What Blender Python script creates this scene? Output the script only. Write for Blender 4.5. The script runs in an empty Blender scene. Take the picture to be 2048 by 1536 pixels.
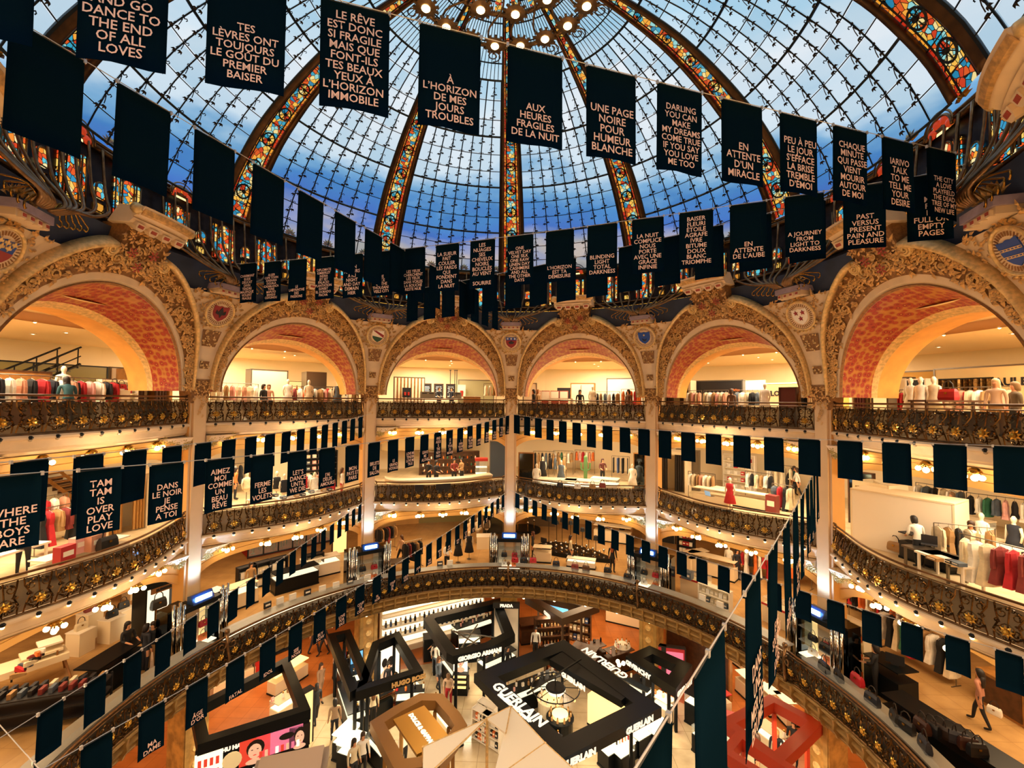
import bpy, math, random
from math import sin, cos, tan, pi, radians, sqrt, atan2, hypot
from mathutils import Vector, Matrix
random.seed(7)
SC = bpy.context.scene
COL = SC.collection

# ------------------------------------------------------------------ camera, sky, exposure
EYE = 14.55                                    # height of the lens above the ground floor
cd = bpy.data.cameras.new('camera')
cam = bpy.data.objects.new('camera', cd); COL.objects.link(cam)
cam.location = (0.736, -13.251, EYE)
cd.sensor_width = 36.0; cd.lens = 36.0*882.7/2048; cd.clip_start = 0.05; cd.clip_end = 300
_y, _p, _r = radians(-1.53), radians(2.101), radians(0.592)
_f = Vector((sin(_y)*cos(_p), cos(_y)*cos(_p), sin(_p)))
_r0 = Vector((cos(_y), -sin(_y), 0)); _u0 = _r0.cross(_f)
_rt = _r0*cos(_r)+_u0*sin(_r); _up = _u0*cos(_r)-_r0*sin(_r)
cam.rotation_euler = Matrix(((_rt.x, _up.x, -_f.x), (_rt.y, _up.y, -_f.y), (_rt.z, _up.z, -_f.z))).to_euler()
SC.camera = cam
vs = SC.view_settings
vs.view_transform = 'Standard'; vs.look = 'None'; vs.exposure = 0.0; vs.gamma = 1.0; vs.use_curve_mapping = False
SC.cycles.max_bounces = 6; SC.cycles.diffuse_bounces = 3; SC.cycles.glossy_bounces = 2
SC.cycles.transmission_bounces = 3; SC.cycles.transparent_max_bounces = 10
SC.cycles.caustics_reflective = False; SC.cycles.caustics_refractive = False
SC.cycles.sample_clamp_indirect = 4.0; SC.cycles.adaptive_threshold = .02

def lin(h):
    h = h.lstrip('#')
    c = [int(h[i:i+2], 16)/255 for i in (0, 2, 4)]
    return tuple(x/12.92 if x <= .04045 else ((x+.055)/1.055)**2.4 for x in c)+(1.0,)

world = bpy.data.worlds.new('dusk_sky'); SC.world = world; world.use_nodes = True
nt = world.node_tree; nt.nodes.clear()
def wn(t, **k):
    n = nt.nodes.new(t)
    for a, b in k.items(): setattr(n, a, b)
    return n
wo = wn('ShaderNodeOutputWorld'); wb = wn('ShaderNodeBackground'); tc = wn('ShaderNodeTexCoord')
sx = wn('ShaderNodeSeparateXYZ'); nz = wn('ShaderNodeTexNoise'); ra = wn('ShaderNodeValToRGB')
ma = wn('ShaderNodeMath', operation='MULTIPLY_ADD'); ma.inputs[1].default_value = .26
mp = wn('ShaderNodeMapping'); mp.inputs['Scale'].default_value = (1.0, 1.0, 2.4)
nz.inputs['Scale'].default_value = 4.2; nz.inputs['Detail'].default_value = 4; nz.inputs['Roughness'].default_value = .55
sb = wn('ShaderNodeMath', operation='SUBTRACT'); sb.inputs[1].default_value = .5
L = nt.links
L.new(tc.outputs['Generated'], sx.inputs[0]); L.new(tc.outputs['Generated'], mp.inputs[0]); L.new(mp.outputs[0], nz.inputs['Vector'])
L.new(nz.outputs['Fac'], sb.inputs[0]); L.new(sb.outputs[0], ma.inputs[0]); L.new(sx.outputs['Z'], ma.inputs[2]); L.new(ma.outputs[0], ra.inputs['Fac'])
cr = ra.color_ramp; cr.elements[0].position = 0.0; cr.elements[0].color = (.02, .03, .06, 1)
cr.elements[1].position = 1.0; cr.elements[1].color = (.55, .80, .95, 1)
for pos, c in ((.24, (.16, .13, .14, 1)), (.29, (.66, .52, .44, 1)), (.315, (.34, .36, .58, 1)), (.350, (.045, .17, .62, 1)), (.40, (.05, .25, .62, 1)),
               (.44, (.22, .47, .74, 1)), (.48, (.70, .83, .93, 1)), (.56, (.88, .92, .96, 1)), (.66, (.50, .76, .92, 1)), (.76, (.80, .90, .96, 1))):
    e = cr.elements.new(pos); e.color = c
L.new(ra.outputs['Color'], wb.inputs['Color']); wb.inputs['Strength'].default_value = 1.0; L.new(wb.outputs[0], wo.inputs[0])

# ------------------------------------------------------------------ mesh helpers
class MB:
    def __init__(s): s.v = []; s.f = []; s.m = []
    def add(s, vs, fs, mi=0):
        o = len(s.v); s.v.extend(vs)
        for f in fs: s.f.append(tuple(i+o for i in f)); s.m.append(mi)
        return s
    def box(s, c, d, rz=0, mi=0, taper=1.0):
        x, y, z = c; a, b, h = d[0]/2, d[1]/2, d[2]/2; ca, sa = cos(rz), sin(rz)
        P = []
        for k, q in ((-1, 1.0), (1, taper)):
            for i, j in ((-1, -1), (1, -1), (1, 1), (-1, 1)):
                u, w = i*a*q, j*b*q
                P.append((x+u*ca-w*sa, y+u*sa+w*ca, z+k*h))
        return s.add(P, [(3, 2, 1, 0), (4, 5, 6, 7), (0, 1, 5, 4), (1, 2, 6, 5), (2, 3, 7, 6), (3, 0, 4, 7)], mi)
    def tube(s, pts, r, n=6, mi=0, closed=False, cap=True):
        P = [Vector(p) for p in pts]; N = len(P)
        rr = r if isinstance(r, (list, tuple)) else [r]*N
        out = []; up = None
        for i in range(N):
            a = P[i-1] if (i > 0 or closed) else P[i]
            b = P[(i+1) % N] if (i < N-1 or closed) else P[i]
            t = (b-a)
            if t.length < 1e-9: t = Vector((0, 0, 1))
            t.normalize()
            if up is None:
                up = Vector((0, 0, 1)) if abs(t.z) < .9 else Vector((1, 0, 0))
            u = up-t*up.dot(t)
            if u.length < 1e-5: u = t.orthogonal()
            u.normalize(); w = t.cross(u); up = u
            for k in range(n):
                q = 2*pi*k/n; out.append(tuple(P[i]+(u*cos(q)+w*sin(q))*rr[i]))
        F = []
        for i in range(N if closed else N-1):
            j = (i+1) % N
            for k in range(n):
                l = (k+1) % n; F.append((i*n+k, i*n+l, j*n+l, j*n+k))
        if cap and not closed: F += [tuple(range(n-1, -1, -1)), tuple(range((N-1)*n, N*n))]
        return s.add(out, F, mi)
    def lathe(s, prof, n=12, c=(0, 0, 0), mi=0, M=None):
        out = []
        for r, z in prof:
            for k in range(n):
                q = 2*pi*k/n; p = Vector((r*cos(q), r*sin(q), z))
                if M: p = M @ p
                out.append((p.x+c[0], p.y+c[1], p.z+c[2]))
        F = []
        for i in range(len(prof)-1):
            for k in range(n):
                l = (k+1) % n; F.append((i*n+k, i*n+l, (i+1)*n+l, (i+1)*n+k))
        F += [tuple(range(n-1, -1, -1)), tuple(range((len(prof)-1)*n, len(prof)*n))]
        return s.add(out, F, mi)
    def ball(s, c, r, n=8, m=5, mi=0, sc=(1, 1, 1)):
        pr = [(max(sin(pi*i/m), .02), -cos(pi*i/m)) for i in range(m+1)]
        return s.lathe([(a*r, b*r) for a, b in pr], n, c, mi, Matrix.Diagonal(Vector(sc)))
    def grid(s, fn, nu, nv, mi=0):
        P = [fn(i/nu, j/nv) for j in range(nv+1) for i in range(nu+1)]
        F = [(j*(nu+1)+i, j*(nu+1)+i+1, (j+1)*(nu+1)+i+1, (j+1)*(nu+1)+i) for j in range(nv) for i in range(nu)]
        return s.add(P, F, mi)
    def sweep(s, secs, mi=0, closed_prof=True, caps=True):
        n = len(secs[0]); P = [p for q in secs for p in q]; F = []
        for i in range(len(secs)-1):
            for k in range(n if closed_prof else n-1):
                l = (k+1) % n; F.append((i*n+k, i*n+l, (i+1)*n+l, (i+1)*n+k))
        if caps and closed_prof: F += [tuple(range(n-1, -1, -1)), tuple(range((len(secs)-1)*n, len(secs)*n))]
        return s.add(P, F, mi)
    def prism(s, poly, z0, z1, mi=0):
        n = len(poly); P = [(x, y, z0) for x, y in poly]+[(x, y, z1) for x, y in poly]
        F = [tuple(range(n-1, -1, -1)), tuple(range(n, 2*n))]+[(i, (i+1) % n, n+(i+1) % n, n+i) for i in range(n)]
        return s.add(P, F, mi)
    def mesh(s, name, mats, smooth=False):
        me = bpy.data.meshes.new(name); me.from_pydata(s.v, [], s.f)
        for m in (mats if isinstance(mats, (list, tuple)) else [mats]): me.materials.append(m)
        if len(me.materials) > 1: me.polygons.foreach_set('material_index', s.m)
        if smooth: me.polygons.foreach_set('use_smooth', [True]*len(s.f))
        me.update(); return me
    def build(s, name, mats, parent=None, smooth=False):
        return link(name, s.mesh(name, mats, smooth), parent)

def link(name, me, parent=None, loc=None, rz=None):
    o = bpy.data.objects.new(name, me); COL.objects.link(o)
    if parent is not None: o.parent = parent
    if loc is not None: o.location = loc
    if rz is not None: o.rotation_euler = (0, 0, rz)
    return o
def tag(o, label=None, cat=None, group=None, kind=None):
    if label: o['label'] = label
    if cat: o['category'] = cat
    if group: o['group'] = group
    if kind: o['kind'] = kind
    return o
def thing(name, label, cat, loc=(0, 0, 0), rz=0, group=None):
    o = bpy.data.objects.new(name, None); COL.objects.link(o); o.empty_display_size = .1
    o.location = loc; o.rotation_euler = (0, 0, rz)
    return tag(o, label, cat, group)
KIDS = {}
def kids(o):
    return [c for c in o.children]
def copy_tree(o, parent=None):
    c = o.copy(); COL.objects.link(c)
    if parent is not None: c.parent = parent
    for ch in kids(o): copy_tree(ch, c)
    return c
def dup(o, loc, rz=0, label=None, group=None):
    c = copy_tree(o); c.location = loc; c.rotation_euler = (0, 0, rz)
    if label: c['label'] = label
    if group: c['group'] = group
    return c
def pol(r, deg): return (r*sin(radians(deg)), r*cos(radians(deg)))
def root_at(name, label, cat, r, deg, z, group=None):
    x, y = pol(r, deg); return thing(name, label, cat, (x, y, z), -radians(deg), group)
def structure(o): o['kind'] = 'structure'; return o

# ------------------------------------------------------------------ materials
MATS = {}
def mat(name, col, rough=.6, metal=0.0, var=0.0, vscale=6.0, bump=0.0, bscale=60.0, emit=None, estr=0.0, col2=None, spec=None):
    if name in MATS: return MATS[name]
    m = bpy.data.materials.new(name); m.use_nodes = True; t = m.node_tree; b = t.nodes['Principled BSDF']
    c = lin(col) if isinstance(col, str) else col
    b.inputs['Base Color'].default_value = c; b.inputs['Roughness'].default_value = rough; b.inputs['Metallic'].default_value = metal
    if spec is not None: b.inputs['Specular IOR Level'].default_value = spec
    if var or col2:
        n = t.nodes.new('ShaderNodeTexNoise'); n.inputs['Scale'].default_value = vscale; n.inputs['Detail'].default_value = 3
        g = t.nodes.new('ShaderNodeTexCoord'); t.links.new(g.outputs['Object'], n.inputs['Vector'])
        mx = t.nodes.new('ShaderNodeMix'); mx.data_type = 'RGBA'
        mx.inputs[6].default_value = tuple(x*(1-var) for x in c[:3])+(1,) if not col2 else c
        mx.inputs[7].default_value = tuple(min(1, x*(1+var)) for x in c[:3])+(1,) if not col2 else lin(col2)
        mr = t.nodes.new('ShaderNodeMapRange'); mr.inputs[1].default_value = .35; mr.inputs[2].default_value = .65
        t.links.new(n.outputs['Fac'], mr.inputs[0]); t.links.new(mr.outputs[0], mx.inputs[0]); t.links.new(mx.outputs[2], b.inputs['Base Color'])
    if bump:
        n2 = t.nodes.new('ShaderNodeTexNoise'); n2.inputs['Scale'].default_value = bscale
        g2 = t.nodes.new('ShaderNodeTexCoord'); t.links.new(g2.outputs['Object'], n2.inputs['Vector'])
        bp = t.nodes.new('ShaderNodeBump'); bp.inputs['Strength'].default_value = bump; bp.inputs['Distance'].default_value = .02
        t.links.new(n2.outputs['Fac'], bp.inputs['Height']); t.links.new(bp.outputs[0], b.inputs['Normal'])
    if emit:
        b.inputs['Emission Color'].default_value = lin(emit) if isinstance(emit, str) else emit; b.inputs['Emission Strength'].default_value = estr
    MATS[name] = m; return m
def glass_mat(name, tint, alpha_t=.85, rough=.05, metal=0.0):
    if name in MATS: return MATS[name]
    m = bpy.data.materials.new(name); m.use_nodes = True; t = m.node_tree; t.nodes.clear()
    o = t.nodes.new('ShaderNodeOutputMaterial'); a = t.nodes.new('ShaderNodeBsdfTransparent'); g = t.nodes.new('ShaderNodeBsdfPrincipled'); x = t.nodes.new('ShaderNodeMixShader')
    a.inputs[0].default_value = tint; g.inputs['Base Color'].default_value = tint; g.inputs['Roughness'].default_value = rough; g.inputs['Metallic'].default_value = metal
    x.inputs[0].default_value = 1-alpha_t; t.links.new(a.outputs[0], x.inputs[1]); t.links.new(g.outputs[0], x.inputs[2]); t.links.new(x.outputs[0], o.inputs[0])
    MATS[name] = m; return m
def stained(name, scale, cols, strength, lead=.06, coords='Object'):
    """leaded coloured glass lit from behind by lamps: cells of flat colour between dark cames"""
    if name in MATS: return MATS[name]
    m = bpy.data.materials.new(name); m.use_nodes = True; t = m.node_tree; b = t.nodes['Principled BSDF']
    g = t.nodes.new('ShaderNodeTexCoord')
    v = t.nodes.new('ShaderNodeTexVoronoi'); v.inputs['Scale'].default_value = scale
    e = t.nodes.new('ShaderNodeTexVoronoi'); e.feature = 'DISTANCE_TO_EDGE'; e.inputs['Scale'].default_value = scale
    for n in (v, e): t.links.new(g.outputs[coords], n.inputs['Vector'])
    sp = t.nodes.new('ShaderNodeSeparateColor'); t.links.new(v.outputs['Color'], sp.inputs[0])
    r = t.nodes.new('ShaderNodeValToRGB'); r.color_ramp.interpolation = 'CONSTANT'
    el = r.color_ramp.elements; el[0].position = 0; el[0].color = lin(cols[0]); el[1].position = 1/len(cols); el[1].color = lin(cols[1])
    for i in range(2, len(cols)):
        q = el.new(i/len(cols)); q.color = lin(cols[i])
    t.links.new(sp.outputs[0], r.inputs[0])
    gt = t.nodes.new('ShaderNodeMath'); gt.operation = 'GREATER_THAN'; gt.inputs[1].default_value = lead; t.links.new(e.outputs['Distance'], gt.inputs[0])
    mu = t.nodes.new('ShaderNodeMath'); mu.operation = 'MULTIPLY'; mu.inputs[1].default_value = strength; t.links.new(gt.outputs[0], mu.inputs[0])
    t.links.new(r.outputs[0], b.inputs['Emission Color']); t.links.new(mu.outputs[0], b.inputs['Emission Strength'])
    b.inputs['Base Color'].default_value = (.02, .02, .02, 1); b.inputs['Roughness'].default_value = .3
    MATS[name] = m; return m

CREAM = mat('cream_plaster', '#e3c6a0', .55, var=.08, vscale=1.5, bump=.05)
CREAM2 = mat('warm_plaster', '#d9a765', .6, var=.06, vscale=1.5)
GOLD = mat('gilded_plaster', '#cf9f5e', .42, .15, var=.25, vscale=9)
GOLD2 = mat('pale_gilding', '#dfba7c', .40, .2, var=.2, vscale=10)
UMBER = mat('brown_ground_plaster', '#8a5f34', .7, var=.25, vscale=12)
REDP = mat('red_flower_plaster', '#a8442e', .55, var=.2, vscale=9)
NAVYP = mat('dark_blue_plaster', '#2b3854', .6, var=.3, vscale=1.2)
LAV = mat('grey_plinth_plaster', '#a592a0', .6, var=.08)
BRONZE = mat('dark_bronze', '#7a5c3c', .3, .75, var=.3, vscale=6)
IRON = mat('black_iron', '#17191c', .45, .5)
IRONB = mat('blue_black_bar', '#0d1c26', .5, .4)
BRASS = mat('polished_brass', '#a87b32', .25, .9, var=.2, vscale=20)
BULB = mat('lamp_glass_lit', '#fff2d0', .3, emit='#ffe2a0', estr=14)
BULBS = mat('small_bulb_lit', '#fff2d0', .3, emit='#ffd890', estr=8)
CLOTH = mat('navy_black_cloth', (.0022, .010, .019, 1), 1.0, spec=0.0)
PRINT = mat('pale_print', '#f0cfc4', .8)
CHROME = mat('mirror_chrome', '#c9c6c0', .08, 1.0)
MIRROR = mat('dark_mirror', '#55606a', .06, 1.0)
WHITE = mat('white_paint', '#f2e6d2', .5)
IVORY = mat('ivory_panel', '#ead7b4', .5)
WOODD = mat('dark_wood', '#4a2c18', .4, var=.3, vscale=5)
WOODM = mat('mid_wood', '#94642f', .45, var=.2, vscale=5)
BLACK = mat('black_lacquer', '#080e12', .4, spec=.25)
STEEL = mat('grey_steel', '#7d7468', .3, .8)
SLAB = mat('slab_plaster', '#d3a468', .7)
# ------------------------------------------------------------------ building shell
Z3, Z2, Z1 = EYE-1.05, EYE-5.55, EYE-10.05          # the three gallery floors
def dip(t): return cos(pi/2*min(abs(t)/17.0, 1.0))
def rail3(t): return 13.0-.95*dip(t)
def rail2(t): return 12.95-1.5*dip(t)
def bayang(phi): return ((phi) % 36)-18               # angle from the middle of its bay
def tile_mat(name, c1, c2, grout, size, rough=.3, dots=None):
    m = bpy.data.materials.new(name); m.use_nodes = True; t = m.node_tree; b = t.nodes['Principled BSDF']
    g = t.nodes.new('ShaderNodeTexCoord'); br = t.nodes.new('ShaderNodeTexBrick')
    br.inputs['Color1'].default_value = lin(c1); br.inputs['Color2'].default_value = lin(c2); br.inputs['Mortar'].default_value = lin(grout)
    br.inputs['Scale'].default_value = 1/size; br.inputs['Mortar Size'].default_value = .012; br.offset = 0.0
    br.inputs['Brick Width'].default_value = 1.0; br.inputs['Row Height'].default_value = 1.0
    n = t.nodes.new('ShaderNodeTexNoise'); n.inputs['Scale'].default_value = 1.1; n.inputs['Detail'].default_value = 5
    mx = t.nodes.new('ShaderNodeMix'); mx.data_type = 'RGBA'; mx.blend_type = 'MULTIPLY'; mx.inputs[0].default_value = .55
    t.links.new(g.outputs['Object'], br.inputs['Vector']); t.links.new(g.outputs['Object'], n.inputs['Vector'])
    rr = t.nodes.new('ShaderNodeValToRGB'); rr.color_ramp.elements[0].position = .3; rr.color_ramp.elements[0].color = (.45, .38, .32, 1); rr.color_ramp.elements[1].position = .65
    t.links.new(n.outputs['Fac'], rr.inputs[0]); t.links.new(br.outputs['Color'], mx.inputs[6]); t.links.new(rr.outputs[0], mx.inputs[7])
    t.links.new(mx.outputs[2], b.inputs['Base Color']); b.inputs['Roughness'].default_value = rough
    return m
MARBLE = tile_mat('pale_marble_tiles', '#d2bf9c', '#cdb894', '#a8936f', 1.0, .22)
ORANGE = tile_mat('orange_marble_tiles', '#b96f38', '#b0642c', '#8a4a20', .7, .3)
PARQ = tile_mat('tan_stone_tiles', '#c9a068', '#c19860', '#a8814c', .7, .3)
FLOORC = tile_mat('pale_stone_tiles', '#e2cda4', '#d8c096', '#b79d72', 1.0, .35)

def ring(name, fin, rout, z, m, n=180, a0=0, a1=360):
    b = MB()
    def P(u, v):
        a = a0+(a1-a0)*u; r = fin(a)*(1-v)+rout*v; x, y = pol(r, a); return (x, y, z)
    b.grid(P, n, 3); return structure(b.build(name, m))
RO = 24.0
b = MB(); b.prism([pol(12.3, i*4) for i in range(90)][::-1], -.05, 0); structure(b.build('floor', MARBLE))
ring('floor', lambda a: 12.3, RO+6, -.002, ORANGE)
ring('floor', lambda a: 10.75, RO, Z1, PARQ)
ring('floor', lambda a: rail2(bayang(a))-.02, RO, Z2, FLOORC)
ring('floor', lambda a: rail3(bayang(a))-.02, RO, Z3, FLOORC)
CEIL = mat('warm_ceiling', '#e8c896', .7)
ring('ceiling', lambda a: 11.0, RO+6, Z1-.62, CEIL)
ring('ceiling', lambda a: rail2(bayang(a))+.3, RO, Z2-.58, CEIL)
ring('ceiling', lambda a: rail3(bayang(a))+.3, RO, Z3-.58, CEIL)
ring('ceiling', lambda a: 16.8, RO, EYE+2.6, CEIL)
ring('ceiling', lambda a: 12.9, 17.1, EYE+2.95, CEIL)
# outer walls, ten flat faces on each floor
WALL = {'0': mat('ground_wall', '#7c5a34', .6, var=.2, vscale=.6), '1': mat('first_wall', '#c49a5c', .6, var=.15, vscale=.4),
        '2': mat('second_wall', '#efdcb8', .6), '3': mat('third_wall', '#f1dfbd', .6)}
SIDES = ['far', 'far_east', 'east', 'near_east', 'rear_east', 'rear', 'rear_west', 'near_west', 'west', 'far_west']
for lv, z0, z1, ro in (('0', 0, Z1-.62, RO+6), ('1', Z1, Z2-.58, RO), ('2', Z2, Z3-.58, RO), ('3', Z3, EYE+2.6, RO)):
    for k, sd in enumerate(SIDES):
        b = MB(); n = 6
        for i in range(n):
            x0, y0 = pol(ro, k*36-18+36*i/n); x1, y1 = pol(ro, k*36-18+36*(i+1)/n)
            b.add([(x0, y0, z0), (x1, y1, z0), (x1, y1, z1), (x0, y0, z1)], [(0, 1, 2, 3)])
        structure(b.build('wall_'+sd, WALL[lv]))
# dropped ring beam of the third-floor ceiling
b = MB(); b.grid(lambda u, v: (*pol(16.9, 360*u), EYE+2.6+.35*v), 120, 1); structure(b.build('trim_1', mat('pink_beam', '#e9bf9a', .6)))
# the solid edge of the third floor above the arcade (closes the void between arcade and drum)
NB = [(-90, 'west'), (-54, 'north west'), (-18, 'far west'), (18, 'far east'), (54, 'north east'), (90, 'east')]

def sweep_bay(fr, prof, t0, t1, n, z):
    """profile (dr, dz) swept along the gallery curve of one bay, in world coordinates relative to bay angle"""
    return lambda phi: [[(*pol(fr(t)+dr, phi+t), z+dz) for dr, dz in prof] for t in [t0+(t1-t0)*i/n for i in range(n+1)]]
FASC = [(.02, .02), (-.13, 0), (-.16, -.05), (-.16, -.10), (-.09, -.13), (-.06, -.2), (-.02, -.36), (.05, -.4), (.05, -.44), (.2, -.5), (.4, -.58), (.6, -.58), (.6, .02)]
BEAMP = []
for lv, fr, z in ((3, rail3, Z3), (2, rail2, Z2)):
    for phi, nm in NB+[(126, 'near east'), (-126, 'near west')]:
        b = MB(); b.sweep(sweep_bay(fr, FASC, -17.4, 17.4, 28, z)(phi), 0)
        structure(b.build('trim_%d' % (2 if lv == 3 else 3), CREAM))
        # lintel of three fluted bands with rounded haunches towards the columns
        b = MB()
        def hb(t): return -1.22-.55*(abs(t)/16.8)**7
        secs = []
        for i in range(33):
            t = -16.8+33.6*i/32; h = hb(t); top = -.56
            zz = [top+(h-top)*q for q in (0, .30, .31, .34, .35, .64, .65, .68, .69, 1)]; rr = [13.05, 13.05, 13.12, 13.12, 13.07, 13.07, 13.14, 13.14, 13.09, 13.09]
            secs.append([(*pol(r, phi+t), z+q) for r, q in zip(rr, zz)]+[(*pol(13.5, phi+t), z+h), (*pol(13.5, phi+t), z+top)])
        b.sweep(secs, 0); structure(b.build('trim_%d' % (4 if lv == 3 else 5), mat('amber_lintel', '#dca85e', .55)))

# first-floor ring: moulded bronze-gold parapet wall below the balustrade
RINGR = 10.92
RP = [(.02, .04), (-.10, .02), (-.14, -.04), (-.06, -.10), (-.02, -.16), (-.10, -.22), (-.12, -.28), (-.02, -.34), (.05, -.42), (.0, -.48), (.02, -.54), (.14, -.60), (.5, -.64), (.5, .04)]
OLDG = mat('aged_gold_moulding', '#a07c44', .45, .3, var=.25, vscale=3)
b = MB(); b.sweep([[(*pol(RINGR+dr, -150+300*i/150), Z1+dz) for dr, dz in RP] for i in range(151)], 0); structure(b.build('trim_6', OLDG))

# ------------------------------------------------------------------ lights of the building
WARM = (1.0, .69, .38); WARMW = (1.0, .79, .52)
def area(name, loc, size, power, col=WARM, rot=(0, 0, 0), shape='DISK'):
    l = bpy.data.lights.new(name, 'AREA'); l.shape = shape; l.size = size; l.energy = power; l.color = col
    o = bpy.data.objects.new(name, l); COL.objects.link(o); o.location = loc; o.rotation_euler = rot; return o
def point(name, loc, power, col=WARM, r=.08):
    l = bpy.data.lights.new(name, 'POINT'); l.energy = power; l.color = col; l.shadow_soft_size = r
    o = bpy.data.objects.new(name, l); COL.objects.link(o); o.location = loc; return o
for k in range(10):
    phi = -162+36*k
    back = abs(phi) > 130
    x, y = pol(16.6, phi); area('gallery_light', (x, y, EYE+2.5), 4.5, 620, WARMW)
    x, y = pol(21, phi); area('gallery_light', (x, y, EYE+2.5), 4.0, 420, WARMW)
    x, y = pol(16.4, phi); area('gallery_light', (x, y, Z3-.7), 4.5, 640, WARMW)
    x, y = pol(16.4, phi); area('gallery_light', (x, y, Z2-.7), 4.5, 330, WARM)
    x, y = pol(15.5, phi); area('gallery_light', (x, y, Z1-.75), 4.5, 330, WARM)
    # lamp clusters hung below the balconies throw light on the arcade opposite
    x, y = pol(11.0, phi); point('balcony_lamp_light', (x, y, Z3-.9), 95, WARM, .15)
    x, y = pol(10.6, phi); point('balcony_lamp_light', (x, y, Z2-.9), 65, WARM, .15)
# ------------------------------------------------------------------ the arcade of the third floor (one bay, then copies)
def rs(H): return 12.75-.13*max(H-.3, 0)**1.65
R0 = 12.7
def LP(t, H, off=0.0):
    """bay-local point at angle t (deg), height H over the eye line, off metres towards the atrium"""
    r = rs(H)-off; a = radians(t); return (r*sin(a), r*cos(a)-R0, H)
def ell(a, b, H0, n):
    return [(a*cos(pi*i/n), H0+b*sin(pi*i/n)) for i in range(n+1)]
NA = 48
A0 = ell(14.2, 3.18, .22, NA); A01 = ell(14.7, 3.32, .22, NA); A1 = ell(15.25, 3.52, .22, NA)
half = [(16.25, .3), (16.15, .9), (15.75, 1.7), (14.7, 2.55), (12.7, 3.3), (9.6, 3.95), (6.6, 4.33), (4.6, 4.45)]
def interp(pts, q):
    q = max(0, min(len(pts)-1-1e-9, q)); i = int(q); f = q-i
    p0, p1, p2, p3 = pts[max(i-1, 0)], pts[i], pts[i+1], pts[min(i+2, len(pts)-1)]
    return tuple(.5*((2*b)+(-a+c)*f+(2*a-5*b+4*c-d)*f*f+(-a+3*b-3*c+d)*f**3) for a, b, c, d in zip(p0, p1, p2, p3))
def a2(i):
    q = i/NA
    if q > .5: t, H = a2(NA-i); return (-t, H)
    f = q*2/.86
    return interp(half, f*7) if f < 1 else (4.6*(1-(f-1)/(1/.86-1)), 4.45+.05*(f-1))
A2 = [a2(i) for i in range(NA+1)]
AB = ell(14.0, 2.62, .22, NA)       # back edge of the splayed soffit
AB2 = ell(13.9, 2.45, .22, NA)
def strip(b, ca, cb, oa, ob, nv=1, mi=0, i0=0, i1=NA):
    b.grid(lambda u, v: LP(*[ca[round(i0+u*(i1-i0))][k]*(1-v)+cb[round(i0+u*(i1-i0))][k]*v for k in (0, 1)], oa*(1-v)+ob*v), i1-i0, nv, mi)
def frame_at(t, H, off):
    P = Vector(LP(t, H, off)); T = Vector(LP(t+.2, H, off))-P; U = Vector(LP(t, H+.05, off))-P
    T.normalize(); U.normalize(); return P, T, U, T.cross(U)*1.0
def place(b, P, T, U, N, tmpl, s, ang, mi=0):
    vs, fs = tmpl; c, d = cos(ang), sin(ang); out = []
    for x, y, z in vs:
        p = P+T*((x*c-y*d)*s)+U*((x*d+y*c)*s)+N*(z*s); out.append((p.x, p.y, p.z))
    b.add(out, fs, mi)
def flower_t(n=6, w=.34):
    vs = []; fs = []
    for k in range(n):
        q = 2*pi*k/n; o = len(vs)
        for rr, da, z in ((.16, 0, .16), (.6, -w, .2), (1.0, 0, .08), (.6, w, .2), (.58, 0, .38)):
            vs.append((rr*cos(q+da), rr*sin(q+da), z))
        fs += [(o, o+1, o+4), (o+1, o+2, o+4), (o+2, o+3, o+4), (o+3, o, o+4)]
    o = len(vs)
    for k in range(6): vs.append((.22*cos(pi*k/3), .22*sin(pi*k/3), .2))
    vs.append((0, 0, .42)); fs += [(o+k, o+(k+1) % 6, o+6) for k in range(6)]
    return vs, fs
def leaf_t():
    return [(0, 0, .05), (.35, -.25, .1), (1, 0, .0), (.35, .25, .1), (.4, 0, .32)], [(0, 1, 4), (1, 2, 4), (2, 3, 4), (3, 0, 4)]
def scroll_t(turns=1.6, n=15, w=.10):
    vs = []; fs = []
    for i in range(n+1):
        q = turns*2*pi*i/n; r = 1.0-.82*i/n
        for dr, z in ((w, .12), (0, .32), (-w, .12)):
            vs.append(((r+dr)*cos(q)-.0, (r+dr)*sin(q), z))
    for i in range(n):
        for k in (0, 1): fs.append((3*i+k, 3*i+k+1, 3*i+k+4, 3*i+k+3))
    return vs, fs
FL6, FL5, LEAF, SCR = flower_t(6), flower_t(5, .4), leaf_t(), scroll_t()
def relief(region, n_leaf, n_fl, n_sc, size, seed, off=.10):
    """carved foliage over a region: region(u, v) -> (t, H)"""
    rnd = random.Random(seed); b = MB()
    for k in range(n_leaf):
        t, H = region(rnd.random(), rnd.random()); place(b, *frame_at(t, H, off), LEAF, size*rnd.uniform(.8, 1.35), rnd.uniform(0, 6.28), 0)
    for k in range(n_fl):
        t, H = region((k+.5+rnd.uniform(-.4, .4))/n_fl, rnd.uniform(.15, .85)); place(b, *frame_at(t, H, off+.02), FL6 if k % 2 else FL5, size*rnd.uniform(.7, .95), rnd.uniform(0, 6.28), 0)
    for k in range(n_sc):
        t, H = region((k+.5)/n_sc, rnd.uniform(.2, .8)); place(b, *frame_at(t, H, off), SCR, size*rnd.uniform(.8, 1.1), rnd.uniform(0, 6.28), 1)
    return b

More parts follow.
